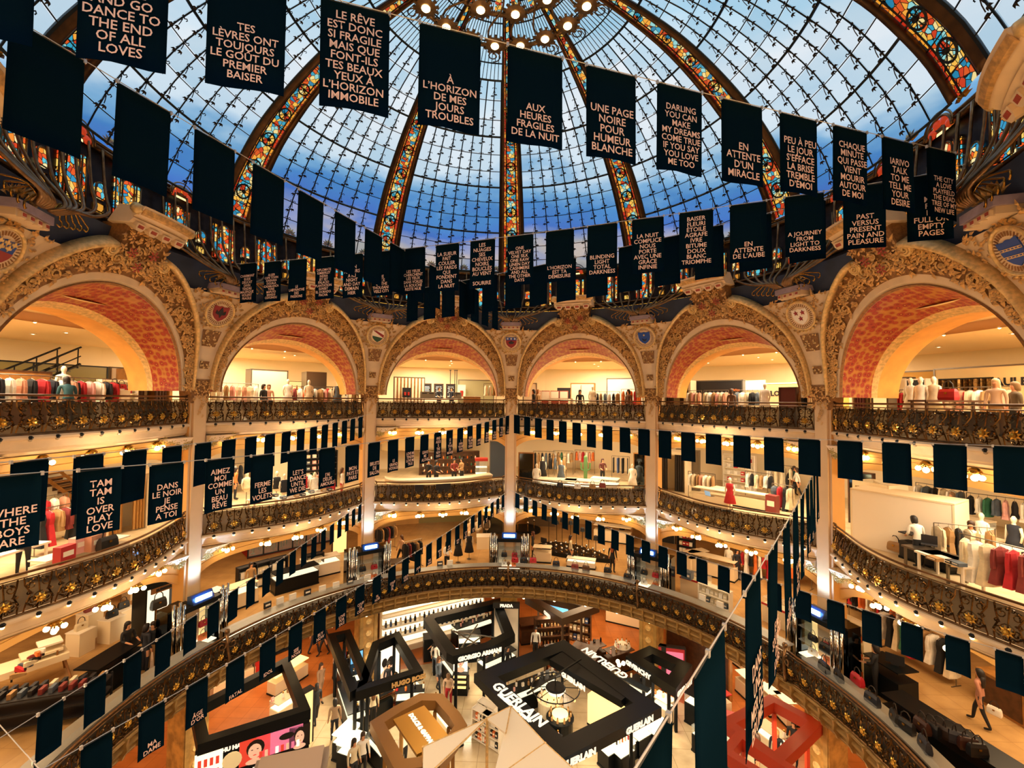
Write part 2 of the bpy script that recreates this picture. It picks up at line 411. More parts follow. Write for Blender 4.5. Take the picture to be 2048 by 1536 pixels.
REDSOF = bpy.data.materials.new('red_gold_soffit'); REDSOF.use_nodes = True
def _rs():
    t = REDSOF.node_tree; b = t.nodes['Principled BSDF']; g = t.nodes.new('ShaderNodeTexCoord')
    v = t.nodes.new('ShaderNodeTexVoronoi'); v.inputs['Scale'].default_value = 5.0; v.inputs['Randomness'].default_value = .55
    r = t.nodes.new('ShaderNodeValToRGB'); e = r.color_ramp.elements
    e[0].position = 0; e[0].color = lin('#c98a3a'); e[1].position = 1; e[1].color = lin('#c8853a')
    for p, c in ((.10, '#c98a3a'), (.13, '#7a1710'), (.30, '#8f2216'), (.34, '#ab3f1e'), (.47, '#9a2d1a'), (.60, '#b0702c')):
        q = e.new(p); q.color = lin(c)
    t.links.new(g.outputs['Object'], v.inputs['Vector']); t.links.new(v.outputs['Distance'], r.inputs[0]); t.links.new(r.outputs[0], b.inputs['Base Color'])
    b.inputs['Roughness'].default_value = .5
_rs()
AMBER = mat('amber_reveal', '#e0a04c', .6, var=.08, vscale=2)

def make_arch(phi, label):
    root = root_at('arch', label, 'arch', R0, phi, EYE, 'gilded arches of the top gallery')
    b = MB()                                                   # plain cream band with two thin mouldings
    strip(b, A0, A01, .03, .10, 1); strip(b, A01, A1, .10, .06, 2)
    b.build('cream_band', CREAM, root, True)
    b = MB(); strip(b, A0, ell(14.35, 3.22, .22, NA), .035, .13, 1); strip(b, ell(14.35, 3.22, .22, NA), ell(14.5, 3.27, .22, NA), .13, .035, 1); b.build('inner_moulding', UMBER, root)
    b = MB()                                                   # ground behind the carving
    strip(b, A1, A2, .06, .08, 3); b.build('carved_band_ground', UMBER, root)
    def reg(u, v):
        q = u*NA; i = min(int(q), NA-1); f = q-i; v = .06+.86*v
        return tuple((A1[i][k]*(1-f)+A1[i+1][k]*f)*(1-v)+(A2[i][k]*(1-f)+A2[i+1][k]*f)*v for k in (0, 1))
    def reg_len(u, v):                                         # more even along the curve: crown parts are wider
        return reg(.5-.5*cos(pi*u) if False else u, v)
    o = relief(reg_len, 420, 70, 40, .20, 3).build('carved_foliage', [GOLD, GOLD2], root); o['kind'] = 'stuff'
    # gilded cornice that rolls into a volute on each side of the crown
    for sgn in (1, -1):
        b = MB(); secs = []
        idx = [i for i in range(0, int(NA*.5*.86)+1)]
        for i in idx:
            t, H = A2[i]; t *= sgn; k = i/len(idx); w = .05+.10*k; d = .12+.16*k
            P, T, U, N = frame_at(t, H, .08)
            t2, H2 = A2[i+1]; q = Vector(LP(t2*sgn, H2, .08))-P; q.normalize(); out = q.cross(N)*(1 if sgn > 0 else -1); out = out if out.dot(U) > 0 or abs(out.x) > .5 else -out
            if out.z < 0 and i > 10: out = -out
            secs.append([tuple(P+out*a+N*c) for a, c in ((-.02, -.05), (-.02, d), (w*.5, d+.05), (w, d), (w*1.3, -.05))])
        b.sweep(secs, 0); b.build('gilded_cornice', GOLD2, root, True)
        b = MB(); P, T, U, N = frame_at(sgn*4.75, 4.28, .22); pts = []; rr = []
        for i in range(30):
            q = pi/2+sgn*2.6*2*pi*i/29; r = .21*(1-.85*i/29); pts.append(P+T*(r*cos(q))+U*(r*sin(q))+N*(.05*i/29)); rr.append(.05*(1-.5*i/29))
        b.tube(pts, rr, 5); b.lathe([(.20, -.12), (.20, .02)], 14, P, 0, Matrix((T, U, N)).transposed()); b.build('volute', GOLD2, root, True)
    # crown panel with carved flowers, and its dentilled curved cornice
    b = MB()
    def kp(t, H, off): return LP(t, H, off)
    b.grid(lambda u, v: kp((u-.5)*2*(3.9+.5*abs(v-.35)), 3.8+1.3*v, .10+.10*v), 8, 6)
    for s in (-1, 1):
        b.grid(lambda u, v: LP(s*(4.0+.5*abs(v-.35))+s*.02, 3.9+1.2*v, .2-.8*u), 3, 6)
    b.build('crown_panel', UMBER, root)
    reg2 = lambda u, v: ((u-.5)*8.0, 3.78+1.28*v)
    o = relief(reg2, 110, 14, 6, .19, 5, .24).build('carved_flowers', [GOLD, GOLD2], root); o['kind'] = 'stuff'
    for t, H in ((0, 4.0), (-1.9, 4.35), (1.7, 4.45)):
        b = MB(); place(b, *frame_at(t, H, .30), FL6, .2, .3); f = b.build('red_flower', REDP, root); f['label'] = 'red carved flower on the crown panel'
    b = MB()
    pr = [(-.25, 5.05), (.30, 5.05), (.36, 5.16), (.30, 5.2), (.42, 5.3), (.45, 5.42), (.45, 5.5), (-.25, 5.55)]
    secs = [[LP(t, H, off*(1+.35*cos(radians(t*14)))) for off, H in pr] for t in [-5.4+10.8*i/12 for i in range(13)]]
    b.sweep(secs, 0); b.build('crown_cornice', CREAM, root)
    b = MB(); secs = [[LP(t, H, off*(1+.35*cos(radians(t*14)))) for off, H in ((.44, 5.26), (.47, 5.3), (.47, 5.42), (.44, 5.46))] for t in [-5.2+10.4*i/12 for i in range(13)]]
    b.sweep(secs, 0); b.build('cornice_frieze', GOLD, root)
    for s in (-1, 1):
        b = MB(); P, T, U, N = frame_at(s*5.4, 5.38, .42); b.lathe([(.14, -.2), (.15, 0), (.08, .03), (.02, .06)], 12, P, 0, Matrix((T, U, N)).transposed()); b.build('cornice_scroll', GOLD2, root, True)
    for k, t in enumerate((-3.9, -1.3, 1.3, 3.9)):
        b = MB(); P, T, U, N = frame_at(t, 5.0, .42)
        pts = [(-.16, .1), (.16, .1), (.16, -.02), (.09, -.13), (-.09, -.13), (-.16, -.02)]
        A = [tuple(P+T*x+U*y+N*.06) for x, y in pts]; B = [tuple(P+T*x+U*y-N*.3) for x, y in pts]
        b.add(A+B, [tuple(range(6))]+[(i, i+6, (i+1) % 6+6, (i+1) % 6) for i in range(6)])
        d = b.build('corbel', CREAM, root)
        b = MB(); q = [(-.10, .06), (.10, .06), (.10, -.04), (-.10, -.04)]
        b.add([tuple(P+T*x+U*y+N*.065) for x, y in q]+[tuple(P+T*x+U*y+N*.05) for x, y in q], [(0, 3, 2, 1), (0, 1, 5, 4), (1, 2, 6, 5), (2, 3, 7, 6), (3, 0, 4, 7)]); b.build('red_inlay', REDP, d)
    # splayed soffit with painted red flowers, then the gilt rim and the amber reveal behind
    def depth(c, o): return [(t, H) for t, H in c]
    b = MB(); b.grid(lambda u, v: LP(A0[round(u*NA)][0]*(1-v)+AB[round(u*NA)][0]*v, A0[round(u*NA)][1]*(1-v)+AB[round(u*NA)][1]*v, .03-1.25*v), NA, 4); b.build('painted_soffit', REDSOF, root, True)
    b = MB(); b.grid(lambda u, v: LP(AB[round(u*NA)][0]*(1-v)+AB2[round(u*NA)][0]*v, AB[round(u*NA)][1]*(1-v)+AB2[round(u*NA)][1]*v, -1.22-.25*v), NA, 1); b.build('gilt_rim', GOLD2, root, True)
    b = MB(); b.grid(lambda u, v: LP(AB2[round(u*NA)][0], AB2[round(u*NA)][1]+(.0 if v < 1 else .0), -1.47-1.0*v), NA, 2); b.build('amber_reveal', AMBER, root, True)
    # wall above the reveal up to the ceiling
    b = MB(); b.grid(lambda u, v: LP(AB2[round(u*NA)][0]*(1-v)+19*(1-2*u)*v*1.0, AB2[round(u*NA)][1]*(1-v)+2.96*v, -2.4), NA, 1); b.build('reveal_wall', AMBER, root)
    # dark cove wall from the cornice up to the drum
    b = MB(); b.grid(lambda u, v: LP(18*(1-2*u), (a2h(18*(1-2*u))-.25)*(1-v)+4.95*v, -.12-.15*v), 40, 4); b.build('cove_wall', NAVYP, root)
    return root
def a2h(t):
    t = abs(t)
    if t > 16.2: return .3+0.0
    best = 4.45
    for i in range(NA//2):
        (t0, h0), (t1, h1) = A2[i], A2[i+1]
        if t1 <= t <= t0 or t0 <= t <= t1: best = h0+(h1-h0)*((t-t0)/(t1-t0) if t1 != t0 else 0)
    return best
ALAB = {-90: 'gilded arch over the metal staircase shop', -54: 'gilded arch between the red lily shield and the red striped shield',
        -18: 'gilded arch over the cafe with black menu boards', 18: 'gilded arch between the Paris ship shield and the blue shield',
        54: 'gilded arch over the black screen wall', 90: 'gilded arch over the shop lettered PAULE KA'}
arch0 = make_arch(-90, ALAB[-90])
for phi, nm in NB[1:]:
    x, y = pol(R0, phi); dup(arch0, (x, y, EYE), -radians(phi), ALAB[phi])
for phi in (126, -126):
    x, y = pol(R0, phi); dup(arch0, (x, y, EYE), -radians(phi), 'gilded arch beside the camera side column, next to the %s shield' % ('blue key-pattern' if phi > 0 else 'blue fleur-de-lis'))

# ------------------------------------------------------------------ columns
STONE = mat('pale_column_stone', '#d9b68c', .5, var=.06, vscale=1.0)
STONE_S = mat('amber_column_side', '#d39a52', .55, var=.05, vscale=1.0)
def make_column(phi, label):
    root = root_at('column', label, 'column', 13.0, phi, Z1, 'columns round the atrium')
    zt = EYE+.05-Z1; zb = .0
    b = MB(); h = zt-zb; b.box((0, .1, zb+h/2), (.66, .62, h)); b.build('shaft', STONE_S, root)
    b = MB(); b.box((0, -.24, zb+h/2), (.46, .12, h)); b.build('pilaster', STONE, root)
    for s in (-1, 1):
        b = MB(); b.box((s*.29, -.19, zb+h/2), (.07, .06, h)); b.build('edge_moulding', STONE, root)
    b = MB(); b.sweep([[(x*w, y*w+.0, zt-.3+z) for x, y in ((-.36, -.3), (.36, -.3), (.36, .4), (-.36, .4))] for w, z in ((.86, 0), (.95, .06), (.95, .12), (1.0, .5), (1.12, .78), (1.22, .84), (1.22, .95))]); b.build('capital', UMBER, root)
    rnd = random.Random(4); b = MB()
    for k in range(90):
        x = rnd.uniform(-.34, .34); z = rnd.uniform(-.25, .75); place(b, Vector((x, -.33-.05*max(z, 0), zt-.05+z*.8)), Vector((1, 0, 0)), Vector((0, 0, 1)), Vector((0, -1, 0)), LEAF, .12, rnd.uniform(0, 6.3))
    for k in range(10):
        place(b, Vector((rnd.uniform(-.1, .1), -.34, zt-.3-.06*k)), Vector((1, 0, 0)), Vector((0, 0, 1)), Vector((0, -1, 0)), FL5, .10*(1-.06*k), rnd.uniform(0, 6.3))
    o = b.build('carved_leaves', GOLD, root); o['kind'] = 'stuff'
    # spandrel: the Y-shaped field between two arches, in column-local coordinates
    def CP(t, H, off):
        r = rs(H)-off; a = radians(t); return (r*sin(a), r*cos(a)-13.0, H+EYE-Z1)
    def wid(H):
        best = 1.8
        for i in range(NA//2):
            (t0, h0), (t1, h1) = A2[i], A2[i+1]
            if h0 <= H <= h1: best = 18-(t0+(t1-t0)*(H-h0)/(h1-h0)); break
        return best
    b = MB(); b.grid(lambda u, v: CP((u-.5)*2*wid(.35+3.6*v), .35+3.6*v, .05), 6, 14); b.build('spandrel', CREAM, root)
    def cframe(t, H, off):
        P = Vector(CP(t, H, off)); T = (Vector(CP(t+.2, H, off))-P).normalized(); U = (Vector(CP(t, H+.05, off))-P).normalized(); return P, T, U, T.cross(U)
    for nm, H0, H1, w0, w1 in (('small_inlay', 1.12, 1.42, .75, .85), ('tall_inlay', 2.0, 2.62, 1.25, 1.75)):
        b = MB(); b.grid(lambda u, v: CP((u-.5)*2*(w0+(w1-w0)*v), H0+(H1-H0)*v, .08), 2, 2); ip = b.build(nm, UMBER, root)
        b = MB(); rnd = random.Random(8)
        for k in range(26 if H1 > 2 else 10):
            v = rnd.random(); place(b, *cframe((rnd.random()-.5)*1.8*(w0+(w1-w0)*v), H0+(H1-H0)*v, .1), LEAF, .13, rnd.uniform(0, 6.3))
        o = b.build('inlay_leaves', GOLD2, ip); o['kind'] = 'stuff'
    b = MB(); rnd = random.Random(11)                           # carving round the shield
    for k in range(330):
        q = rnd.uniform(0, 6.28); r = rnd.uniform(.55, 1.75); t = r*cos(q)*4.0; H = 3.35+r*sin(q)*.85
        if H < 2.75 or H > 4.05 or abs(t) > wid(min(H, 3.9))-.3: continue
        place(b, *cframe(t, H, .08), LEAF, .17, rnd.uniform(0, 6.3))
    o = b.build('shield_foliage', GOLD, root); o['kind'] = 'stuff'
    # dentilled plinth above the shield, with a bunch of carved leaves on it
    b = MB(); P, T, U, N = cframe(0, 4.05, .15)
    zc = EYE-Z1; yb = rs(4.1)-13.0
    b.box((0, yb-.05, zc+4.24), (1.12, .75, .2)); b.build('plinth', LAV, root)
    b = MB(); b.box((0, yb-.0, zc+4.06), (1.0, .7, .16)); b.build('plinth_moulding', CREAM, root)
    for k in range(4):
        b = MB(); b.box((-.36+.24*k, yb-.37, zc+4.03), (.14, .1, .13)); d = b.build('dentil', CREAM, root)
        b = MB(); b.box((-.36+.24*k, yb-.425, zc+4.04), (.09, .02, .07)); b.build('red_inlay', REDP, d)
    b = MB(); rnd = random.Random(2)
    for k in range(60):
        q = rnd.uniform(0, 6.28); v = rnd.uniform(0, 1); d = Vector((cos(q)*(1-v*.6), sin(q)*(1-v*.6)-.3, .4+v)).normalized()
        T = d.orthogonal().normalized(); place(b, Vector((0, yb-.1, zc+4.36))+Vector((d.x*.32, d.y*.22, d.z*.25)), d, T, d.cross(T), LEAF, .24, 0)
    o = b.build('leaf_bunch', GOLD, root); o['kind'] = 'stuff'
    return root
CLAB = {-108: 'column below the blue fleur-de-lis shield', -72: 'column below the red lily shield', -36: 'column below the red, white and green shield', 0: 'central column below the ship shield', 36: 'column below the plain blue shield',
        72: 'column below the shield with three red stars', 108: 'column below the blue key-pattern shield'}
col0 = make_column(-108, CLAB[-108])
for phi in (-72, -36, 0, 36, 72, 108):
    x, y = pol(13.0, phi); dup(col0, (x, y, Z1), -radians(phi), CLAB[phi])
# square patterned pillars of the ground floor carry them
PILL = mat('patterned_pillar', '#a87d3e', .5, .15, var=.35, vscale=3.0)
def make_pillar(phi, label):
    root = root_at('pillar', label, 'pillar', 12.7, phi, 0, 'ground-floor pillars')
    h = Z1-.64
    b = MB(); b.box((0, 0, h/2), (.95, .9, h)); b.build('shaft', PILL, root)
    for s in (-1, 1):
        b = MB(); b.box((s*.36, -.46, h/2), (.16, .06, h)); b.build('edge_strip', OLDG, root)
    b = MB(); b.box((0, 0, .15), (1.1, 1.05, .3)); b.build('base', OLDG, root)
    for k in range(6):
        b = MB(); b.lathe([(.16, 0), (.14, .03), (.05, .04)], 10, (0, -.455, .6+.6*k), 0, Matrix.Rotation(pi/2, 4, 'X').to_3x3()); b.build('medallion', GOLD2, root)
    return root
pil0 = None
for phi in (-72, -36, 0, 36, 72, -108, 108):
    if pil0 is None: pil0 = make_pillar(phi, 'ground-floor pillar under '+CLAB[phi])
    else:
        x, y = pol(12.7, phi); dup(pil0, (x, y, 0), -radians(phi), 'ground-floor pillar under '+CLAB[phi])

# ------------------------------------------------------------------ painted shields
def make_shield(phi, label, kind):
    H = 3.33; r = rs(H)-.12; root = root_at('coat_of_arms', label, 'shield', r, phi, EYE+H, 'painted shields over the columns')
    a = Vector((0, rs(H+.1)-rs(H), .1)).normalized(); T = Vector((1, 0, 0)); N = T.cross(a)
    MM = Matrix((T, a, N)).transposed()
    def Q(x, y, z=0): return tuple(MM @ Vector((x, y, z)))
    b = MB(); b.lathe([(.56, -.05), (.58, .02), (.5, .06), (.0, .06)][:3], 28, (0, 0, 0), 0, MM); b.build('disc', CREAM, root)
    b = MB(); b.tube([Q(.55*cos(2*pi*k/28), .55*sin(2*pi*k/28), .07) for k in range(28)], .045, 6, 0, True); b.build('rim', GOLD2, root, True)
    for k in range(36):
        if k == 0:
            b = MB(); b.add([Q(-.012, .36, .065), Q(.012, .36, .065), Q(.018, .47, .065), Q(-.018, .47, .065), Q(0, .36, .09), Q(0, .47, .09)], [(0, 4, 5, 3), (4, 1, 2, 5)]); rm = b.mesh('ray', UMBER)
        o = link('ray', rm, root); o.matrix_local = (MM @ Matrix.Rotation(2*pi*k/36, 3, 'Z') @ MM.transposed()).to_4x4()
    out = [(-.3, .28), (-.1, .25), (0, .28), (.1, .25), (.3, .28), (.3, .0), (.26, -.14), (.15, -.26), (0, -.35), (-.15, -.26), (-.26, -.14), (-.3, .0)]
    def sh(poly, z0, z1, m, nm, par, lab=None):
        b = MB(); n = len(poly); b.add([Q(x, y, z1) for x, y in poly]+[Q(x, y, z0) for x, y in poly], [tuple(range(n-1, -1, -1)) if False else tuple(range(n))[::-1]]+[(i, (i+1) % n, n+(i+1) % n, n+i) for i in range(n)])
        o = b.build(nm, m, par)
        if lab: o['label'] = lab
        return o
    RED, BLUE, GRN = mat('shield_red', '#8f1f22', .5), mat('shield_blue', '#12459a', .5), mat('shield_green', '#1f4a35', .5)
    DK = mat('shield_dark', '#1d1f24', .6)
    def fleur(x, y, s, m, par):
        for pts in ([(0, -.1), (.05, .02), (0, .12), (-.05, .02)], [(.02, -.02), (.09, .05), (.1, -.02), (.05, -.04)], [(-.02, -.02), (-.09, .05), (-.1, -.02), (-.05, -.04)]):
            sh([(x+a*s, y+c*s) for a, c in pts], .09, .11, m, 'fleur_petal', par)
    if kind == 'lily':
        f = sh(out, .05, .09, RED, 'shield', root); fleur(0, .0, 2.0, DK, f)
    elif kind == 'stripe':
        f = sh(out, .05, .09, WHITE, 'shield', root); sh([(-.28, .26), (-.12, .26), (.3, .06), (.3, -.1)], .09, .1, RED, 'red_band', f); sh([(-.28, -.02), (.27, -.12), (.15, -.26), (0, -.35), (-.15, -.26), (-.26, -.14)], .09, .1, GRN, 'green_field', f)
    elif kind == 'ship':
        f = sh(out, .05, .09, RED, 'shield', root); sh([(-.3, .28), (.3, .28), (.3, .12), (-.3, .12)], .09, .1, BLUE, 'blue_chief', f)
        for x in (-.2, 0, .2): fleur(x, .2, .6, WHITE, f)
        sh([(-.16, -.0), (-.05, .04), (.0, .1), (.06, .04), (.17, .0), (.1, -.1), (-.1, -.1)], .09, .11, DK, 'ship', f)
    elif kind == 'blue':
        f = sh(out, .05, .09, BLUE, 'shield', root); sh([(-.12, -.04), (-.04, -.12), (.06, -.12), (.13, -.04), (.08, -.16), (0, -.2), (-.08, -.16)], .09, .11, DK, 'crescent', f)
        sh([(.05*cos(k), .12+.05*sin(k)) for k in range(6)], .09, .11, GOLD2, 'gold_ball', f)
    elif kind == 'stars':
        f = sh(out, .05, .09, WHITE, 'shield', root)
        for x, y in ((-.13, .13), (.14, .12), (0, -.1)):
            sh([((.1 if k % 2 == 0 else .045)*sin(pi*k/5)+x, (.1 if k % 2 == 0 else .045)*cos(pi*k/5)+y) for k in range(10)], .09, .11, RED, 'star', f)
    elif kind == 'lilies':
        f = sh(out, .05, .09, BLUE, 'shield', root); sh([(-.3, -.02), (.3, -.02), (.26, -.14), (.15, -.26), (0, -.35), (-.15, -.26), (-.26, -.14)], .09, .1, RED, 'red_field', f)
        for x, y in ((-.2, .2), (0, .2), (.2, .2), (-.1, .08), (.1, .08)): fleur(x, y, .8, GOLD2, f)
    else:
        f = sh(out, .05, .09, BLUE, 'shield', root)
        for y0 in (.12, -.06):
            sh([(-.3, y0), (.3, y0-.06), (.3, y0-.12), (-.3, y0-.06)], .09, .1, GOLD2, 'key_band', f)
            for k in range(6): sh([(-.26+.1*k, y0-.02-.01*k), (-.2+.1*k, y0-.025-.01*k), (-.2+.1*k, y0-.05-.01*k), (-.26+.1*k, y0-.045-.01*k)], .1, .105, BLUE, 'key_cell', f)
    for k in range(9):
        q = radians(210+15*k); b = MB(); c = Q(.62*cos(q), .62*sin(q), .05); b.ball(c, .05, 6, 4); b.build('garland_bead', GOLD2, root, True)
for phi, lab, kd in ((-108, 'blue and red shield with gold lilies', 'lilies'), (-72, 'red shield with a dark lily', 'lily'), (-36, 'white shield with a red band and green base', 'stripe'),
                     (0, 'small shield with a ship under a blue chief', 'ship'), (36, 'plain blue shield with a dark crescent', 'blue'), (72, 'white shield with three red stars', 'stars'), (108, 'blue shield with gold key-pattern bands', 'key')):
    make_shield(phi, lab+' over a column', kd)
# ------------------------------------------------------------------ drum of leaded windows and the glass dome
PROF = [(11.15, 7.15), (10.75, 8.1), (10.2, 9.0), (9.5, 9.95), (8.7, 10.75), (7.8, 11.5), (6.8, 12.2), (5.8, 12.75), (4.6, 13.25), (3.4, 13.65), (2.3, 13.95), (1.2, 14.15)]
def dome(q):
    """q 0..1 from the springing to the inner ring at radius 4.6"""
    return interp(PROF[:9], q*8)
def dome_top(q): return interp(PROF[8:], q*3)
DP = lambda q, t, off=0.0: ((dome(q)[0]+off*.6)*sin(radians(t)), (dome(q)[0]+off*.6)*cos(radians(t)), dome(q)[1]+off*.7)
PANE = bpy.data.materials.new('frosted_dome_glass'); PANE.use_nodes = True
def _pn():
    t = PANE.node_tree; t.nodes.clear(); o = t.nodes.new('ShaderNodeOutputMaterial'); a = t.nodes.new('ShaderNodeBsdfTransparent'); d = t.nodes.new('ShaderNodeBsdfTranslucent'); x = t.nodes.new('ShaderNodeMixShader')
    i = t.nodes.new('ShaderNodeObjectInfo'); r = t.nodes.new('ShaderNodeValToRGB'); r.color_ramp.elements[0].color = (.62, .76, .84, 1); r.color_ramp.elements[1].color = (1, 1, 1, 1)
    t.links.new(i.outputs['Random'], r.inputs[0])
    lw = t.nodes.new('ShaderNodeLayerWeight'); lw.inputs[0].default_value = .5; gr = t.nodes.new('ShaderNodeValToRGB'); gr.color_ramp.elements[0].position = .55; gr.color_ramp.elements[0].color = (1, 1, 1, 1); gr.color_ramp.elements[1].position = .93; gr.color_ramp.elements[1].color = (.08, .17, .30, 1)   # shade of the outer roof structure put into the pane tint at a slant
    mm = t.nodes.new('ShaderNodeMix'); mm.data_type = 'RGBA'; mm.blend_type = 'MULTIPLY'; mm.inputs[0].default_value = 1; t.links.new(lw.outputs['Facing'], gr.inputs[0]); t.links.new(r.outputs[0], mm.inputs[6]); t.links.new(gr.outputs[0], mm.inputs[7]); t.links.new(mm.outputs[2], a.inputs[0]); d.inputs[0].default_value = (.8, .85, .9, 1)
    x.inputs[0].default_value = .12; t.links.new(a.outputs[0], x.inputs[1]); t.links.new(d.outputs[0], x.inputs[2]); t.links.new(x.outputs[0], o.inputs[0])
_pn()
RIBG = stained('rib_stained_glass', 6.5, ['#f2a43a', '#e8c25a', '#2f9fbe', '#d8561f', '#8fd0cf', '#f4b94a', '#1d7fa6', '#c93a1a', '#f0d890'], 1.0, .05)
RIBE = stained('rib_red_border_glass', 7.0, ['#e0701e', '#d03a18', '#f0a030', '#c02a14', '#e8862a'], 1.0, .05)
FLOG = stained('flower_window_glass', 7.0, ['#f2a030', '#58c0d0', '#e2581e', '#f4c860', '#2f8fb8', '#d6401c', '#f4e0a0', '#ef8a28'], 1.1, .05)
YELG = stained('amber_window_glass', 2.6, ['#f0b040', '#e8a035', '#f4c45a', '#d88a28'], .9, .03)
NR, NC = 12, 8
TB = [-14.4+28.8*i/NC for i in range(NC+1)]
SPRIG = None
def make_gore(phi, label, leaves=True):
    root = thing('dome_bay', label, 'dome', (0, 0, EYE), -radians(phi), 'glazed bays of the dome')
    bars = []
    for j in range(NR):
        q0, q1 = j/NR, (j+1)/NR
        for i in range(NC):
            t0, t1 = TB[i], TB[i+1]; b = MB()
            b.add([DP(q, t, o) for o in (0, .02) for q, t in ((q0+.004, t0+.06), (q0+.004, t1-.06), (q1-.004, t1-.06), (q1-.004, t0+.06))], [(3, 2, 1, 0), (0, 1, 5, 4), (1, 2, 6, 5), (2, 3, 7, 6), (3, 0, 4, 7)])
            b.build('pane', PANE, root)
    for i in range(NC+1):
        b = MB(); w = .045 if i in (0, NC) else .025
        b.tube([DP(q/16, TB[i], -.03) for q in range(17)], w, 4); b.build('glazing_bar', IRONB, root)
    for j in range(NR+1):
        w = .048 if j % 3 == 0 else .02
        b = MB(); b.tube([DP(j/NR, -14.4+28.8*k/8, -.03) for k in range(9)], w, 4); b.build('hoop_bar', IRONB, root)
    if leaves:
        global SPRIG
        if SPRIG is None:
            b = MB(); Z = Vector((0, 0, 1))
            b.tube([(0, 0, 0), (.03, -.02, -.12), (.06, -.02, -.22)], .014, 3); b.tube([(0, 0, 0), (-.05, -.02, -.14), (-.1, -.02, -.3)], .014, 3)
            for (x, z) in ((.08, -.25), (-.11, -.34)):
                for k, a in enumerate((-2.4, -1.57, -.7)):
                    place(b, Vector((x, -.03, z)), Vector((1, 0, 0)), Z, Vector((0, -1, 0)), LEAF, .15, a)
            for s in (-1, 1): b.tube([(0, -.02, .03), (s*.06, -.02, .1), (s*.12, -.02, .08), (s*.11, -.02, .03)], .016, 3)
            SPRIG = b.mesh('leaf_sprig', mat('dark_bronze_leaf', '#2a2018', .5, .5))
        for j in range(1, NR):
            for i in range(1, NC):
                if j > 10 and i % 2 == 0: continue
                q = (j+(.5 if i % 2 else 0))/NR
                if q > .96: continue
                P = Vector(DP(q, TB[i], -.07)); U = (Vector(DP(q+.03, TB[i], -.07))-P).normalized(); T = Vector((cos(radians(TB[i])), -sin(radians(TB[i])), 0)); N = U.cross(T)
                o = link('leaf_sprig', SPRIG, root); s = .5+.45*(dome(q)[0]/11)
                o.matrix_local = Matrix(((T.x*s, N.x*s, U.x*s, P.x), (T.y*s, N.y*s, U.y*s, P.y), (T.z*s, N.z*s, U.z*s, P.z), (0, 0, 0, 1)))
    # finer glazing above the inner ring: too many small panes to pick apart
    b = MB(); NF = 14
    for j in range(5):
        for i in range(NF):
            t0, t1 = -14.4+28.8*i/NF, -14.4+28.8*(i+1)/NF
            f = lambda q, t: (dome_top(q)[0]*sin(radians(t)), dome_top(q)[0]*cos(radians(t)), dome_top(q)[1])
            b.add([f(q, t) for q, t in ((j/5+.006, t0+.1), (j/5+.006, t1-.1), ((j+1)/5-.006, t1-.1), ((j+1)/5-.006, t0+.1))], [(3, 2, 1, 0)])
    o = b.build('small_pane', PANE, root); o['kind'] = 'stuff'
    b = MB()
    for i in range(NF+1):
        b.tube([(dome_top(q/5)[0]*sin(radians(-14.4+28.8*i/NF)), dome_top(q/5)[0]*cos(radians(-14.4+28.8*i/NF)), dome_top(q/5)[1]-.02) for q in range(6)], .016, 3)
    for j in range(6):
        b.tube([(dome_top(j/5)[0]*sin(radians(-14.4+28.8*k/6)), dome_top(j/5)[0]*cos(radians(-14.4+28.8*k/6)), dome_top(j/5)[1]-.02) for k in range(7)], .03, 3)
    o = b.build('fine_glazing_bar', IRONB, root); o['kind'] = 'stuff'
    return root
GLAB = {-162: 'rear', -126: 'behind the top of the lettered DESIRE banner', -90: 'over the arch of the metal staircase shop', -54: 'over the arch beside the red lily shield', -18: 'over the cafe arch, beside the central rib',
        18: 'between the central rib and the rib over the blue shield', 54: 'over the arch beside the three-star shield', 90: 'over the PAULE KA arch', 126: 'beside the blue key-pattern shield', 162: 'rear'}
g0 = None
for phi in (-90, -126, -54, -18, 18, 54, 90, 126):
    lab = 'blue-white glass bay of the dome '+GLAB[phi]
    if g0 is None: g0 = make_gore(phi, lab)
    else: dup(g0, (0, 0, EYE), -radians(phi), lab)
gr = make_gore(-162, 'glass bay of the dome over the near side', False); dup(gr, (0, 0, EYE), -radians(162), 'second glass bay of the dome over the near side')

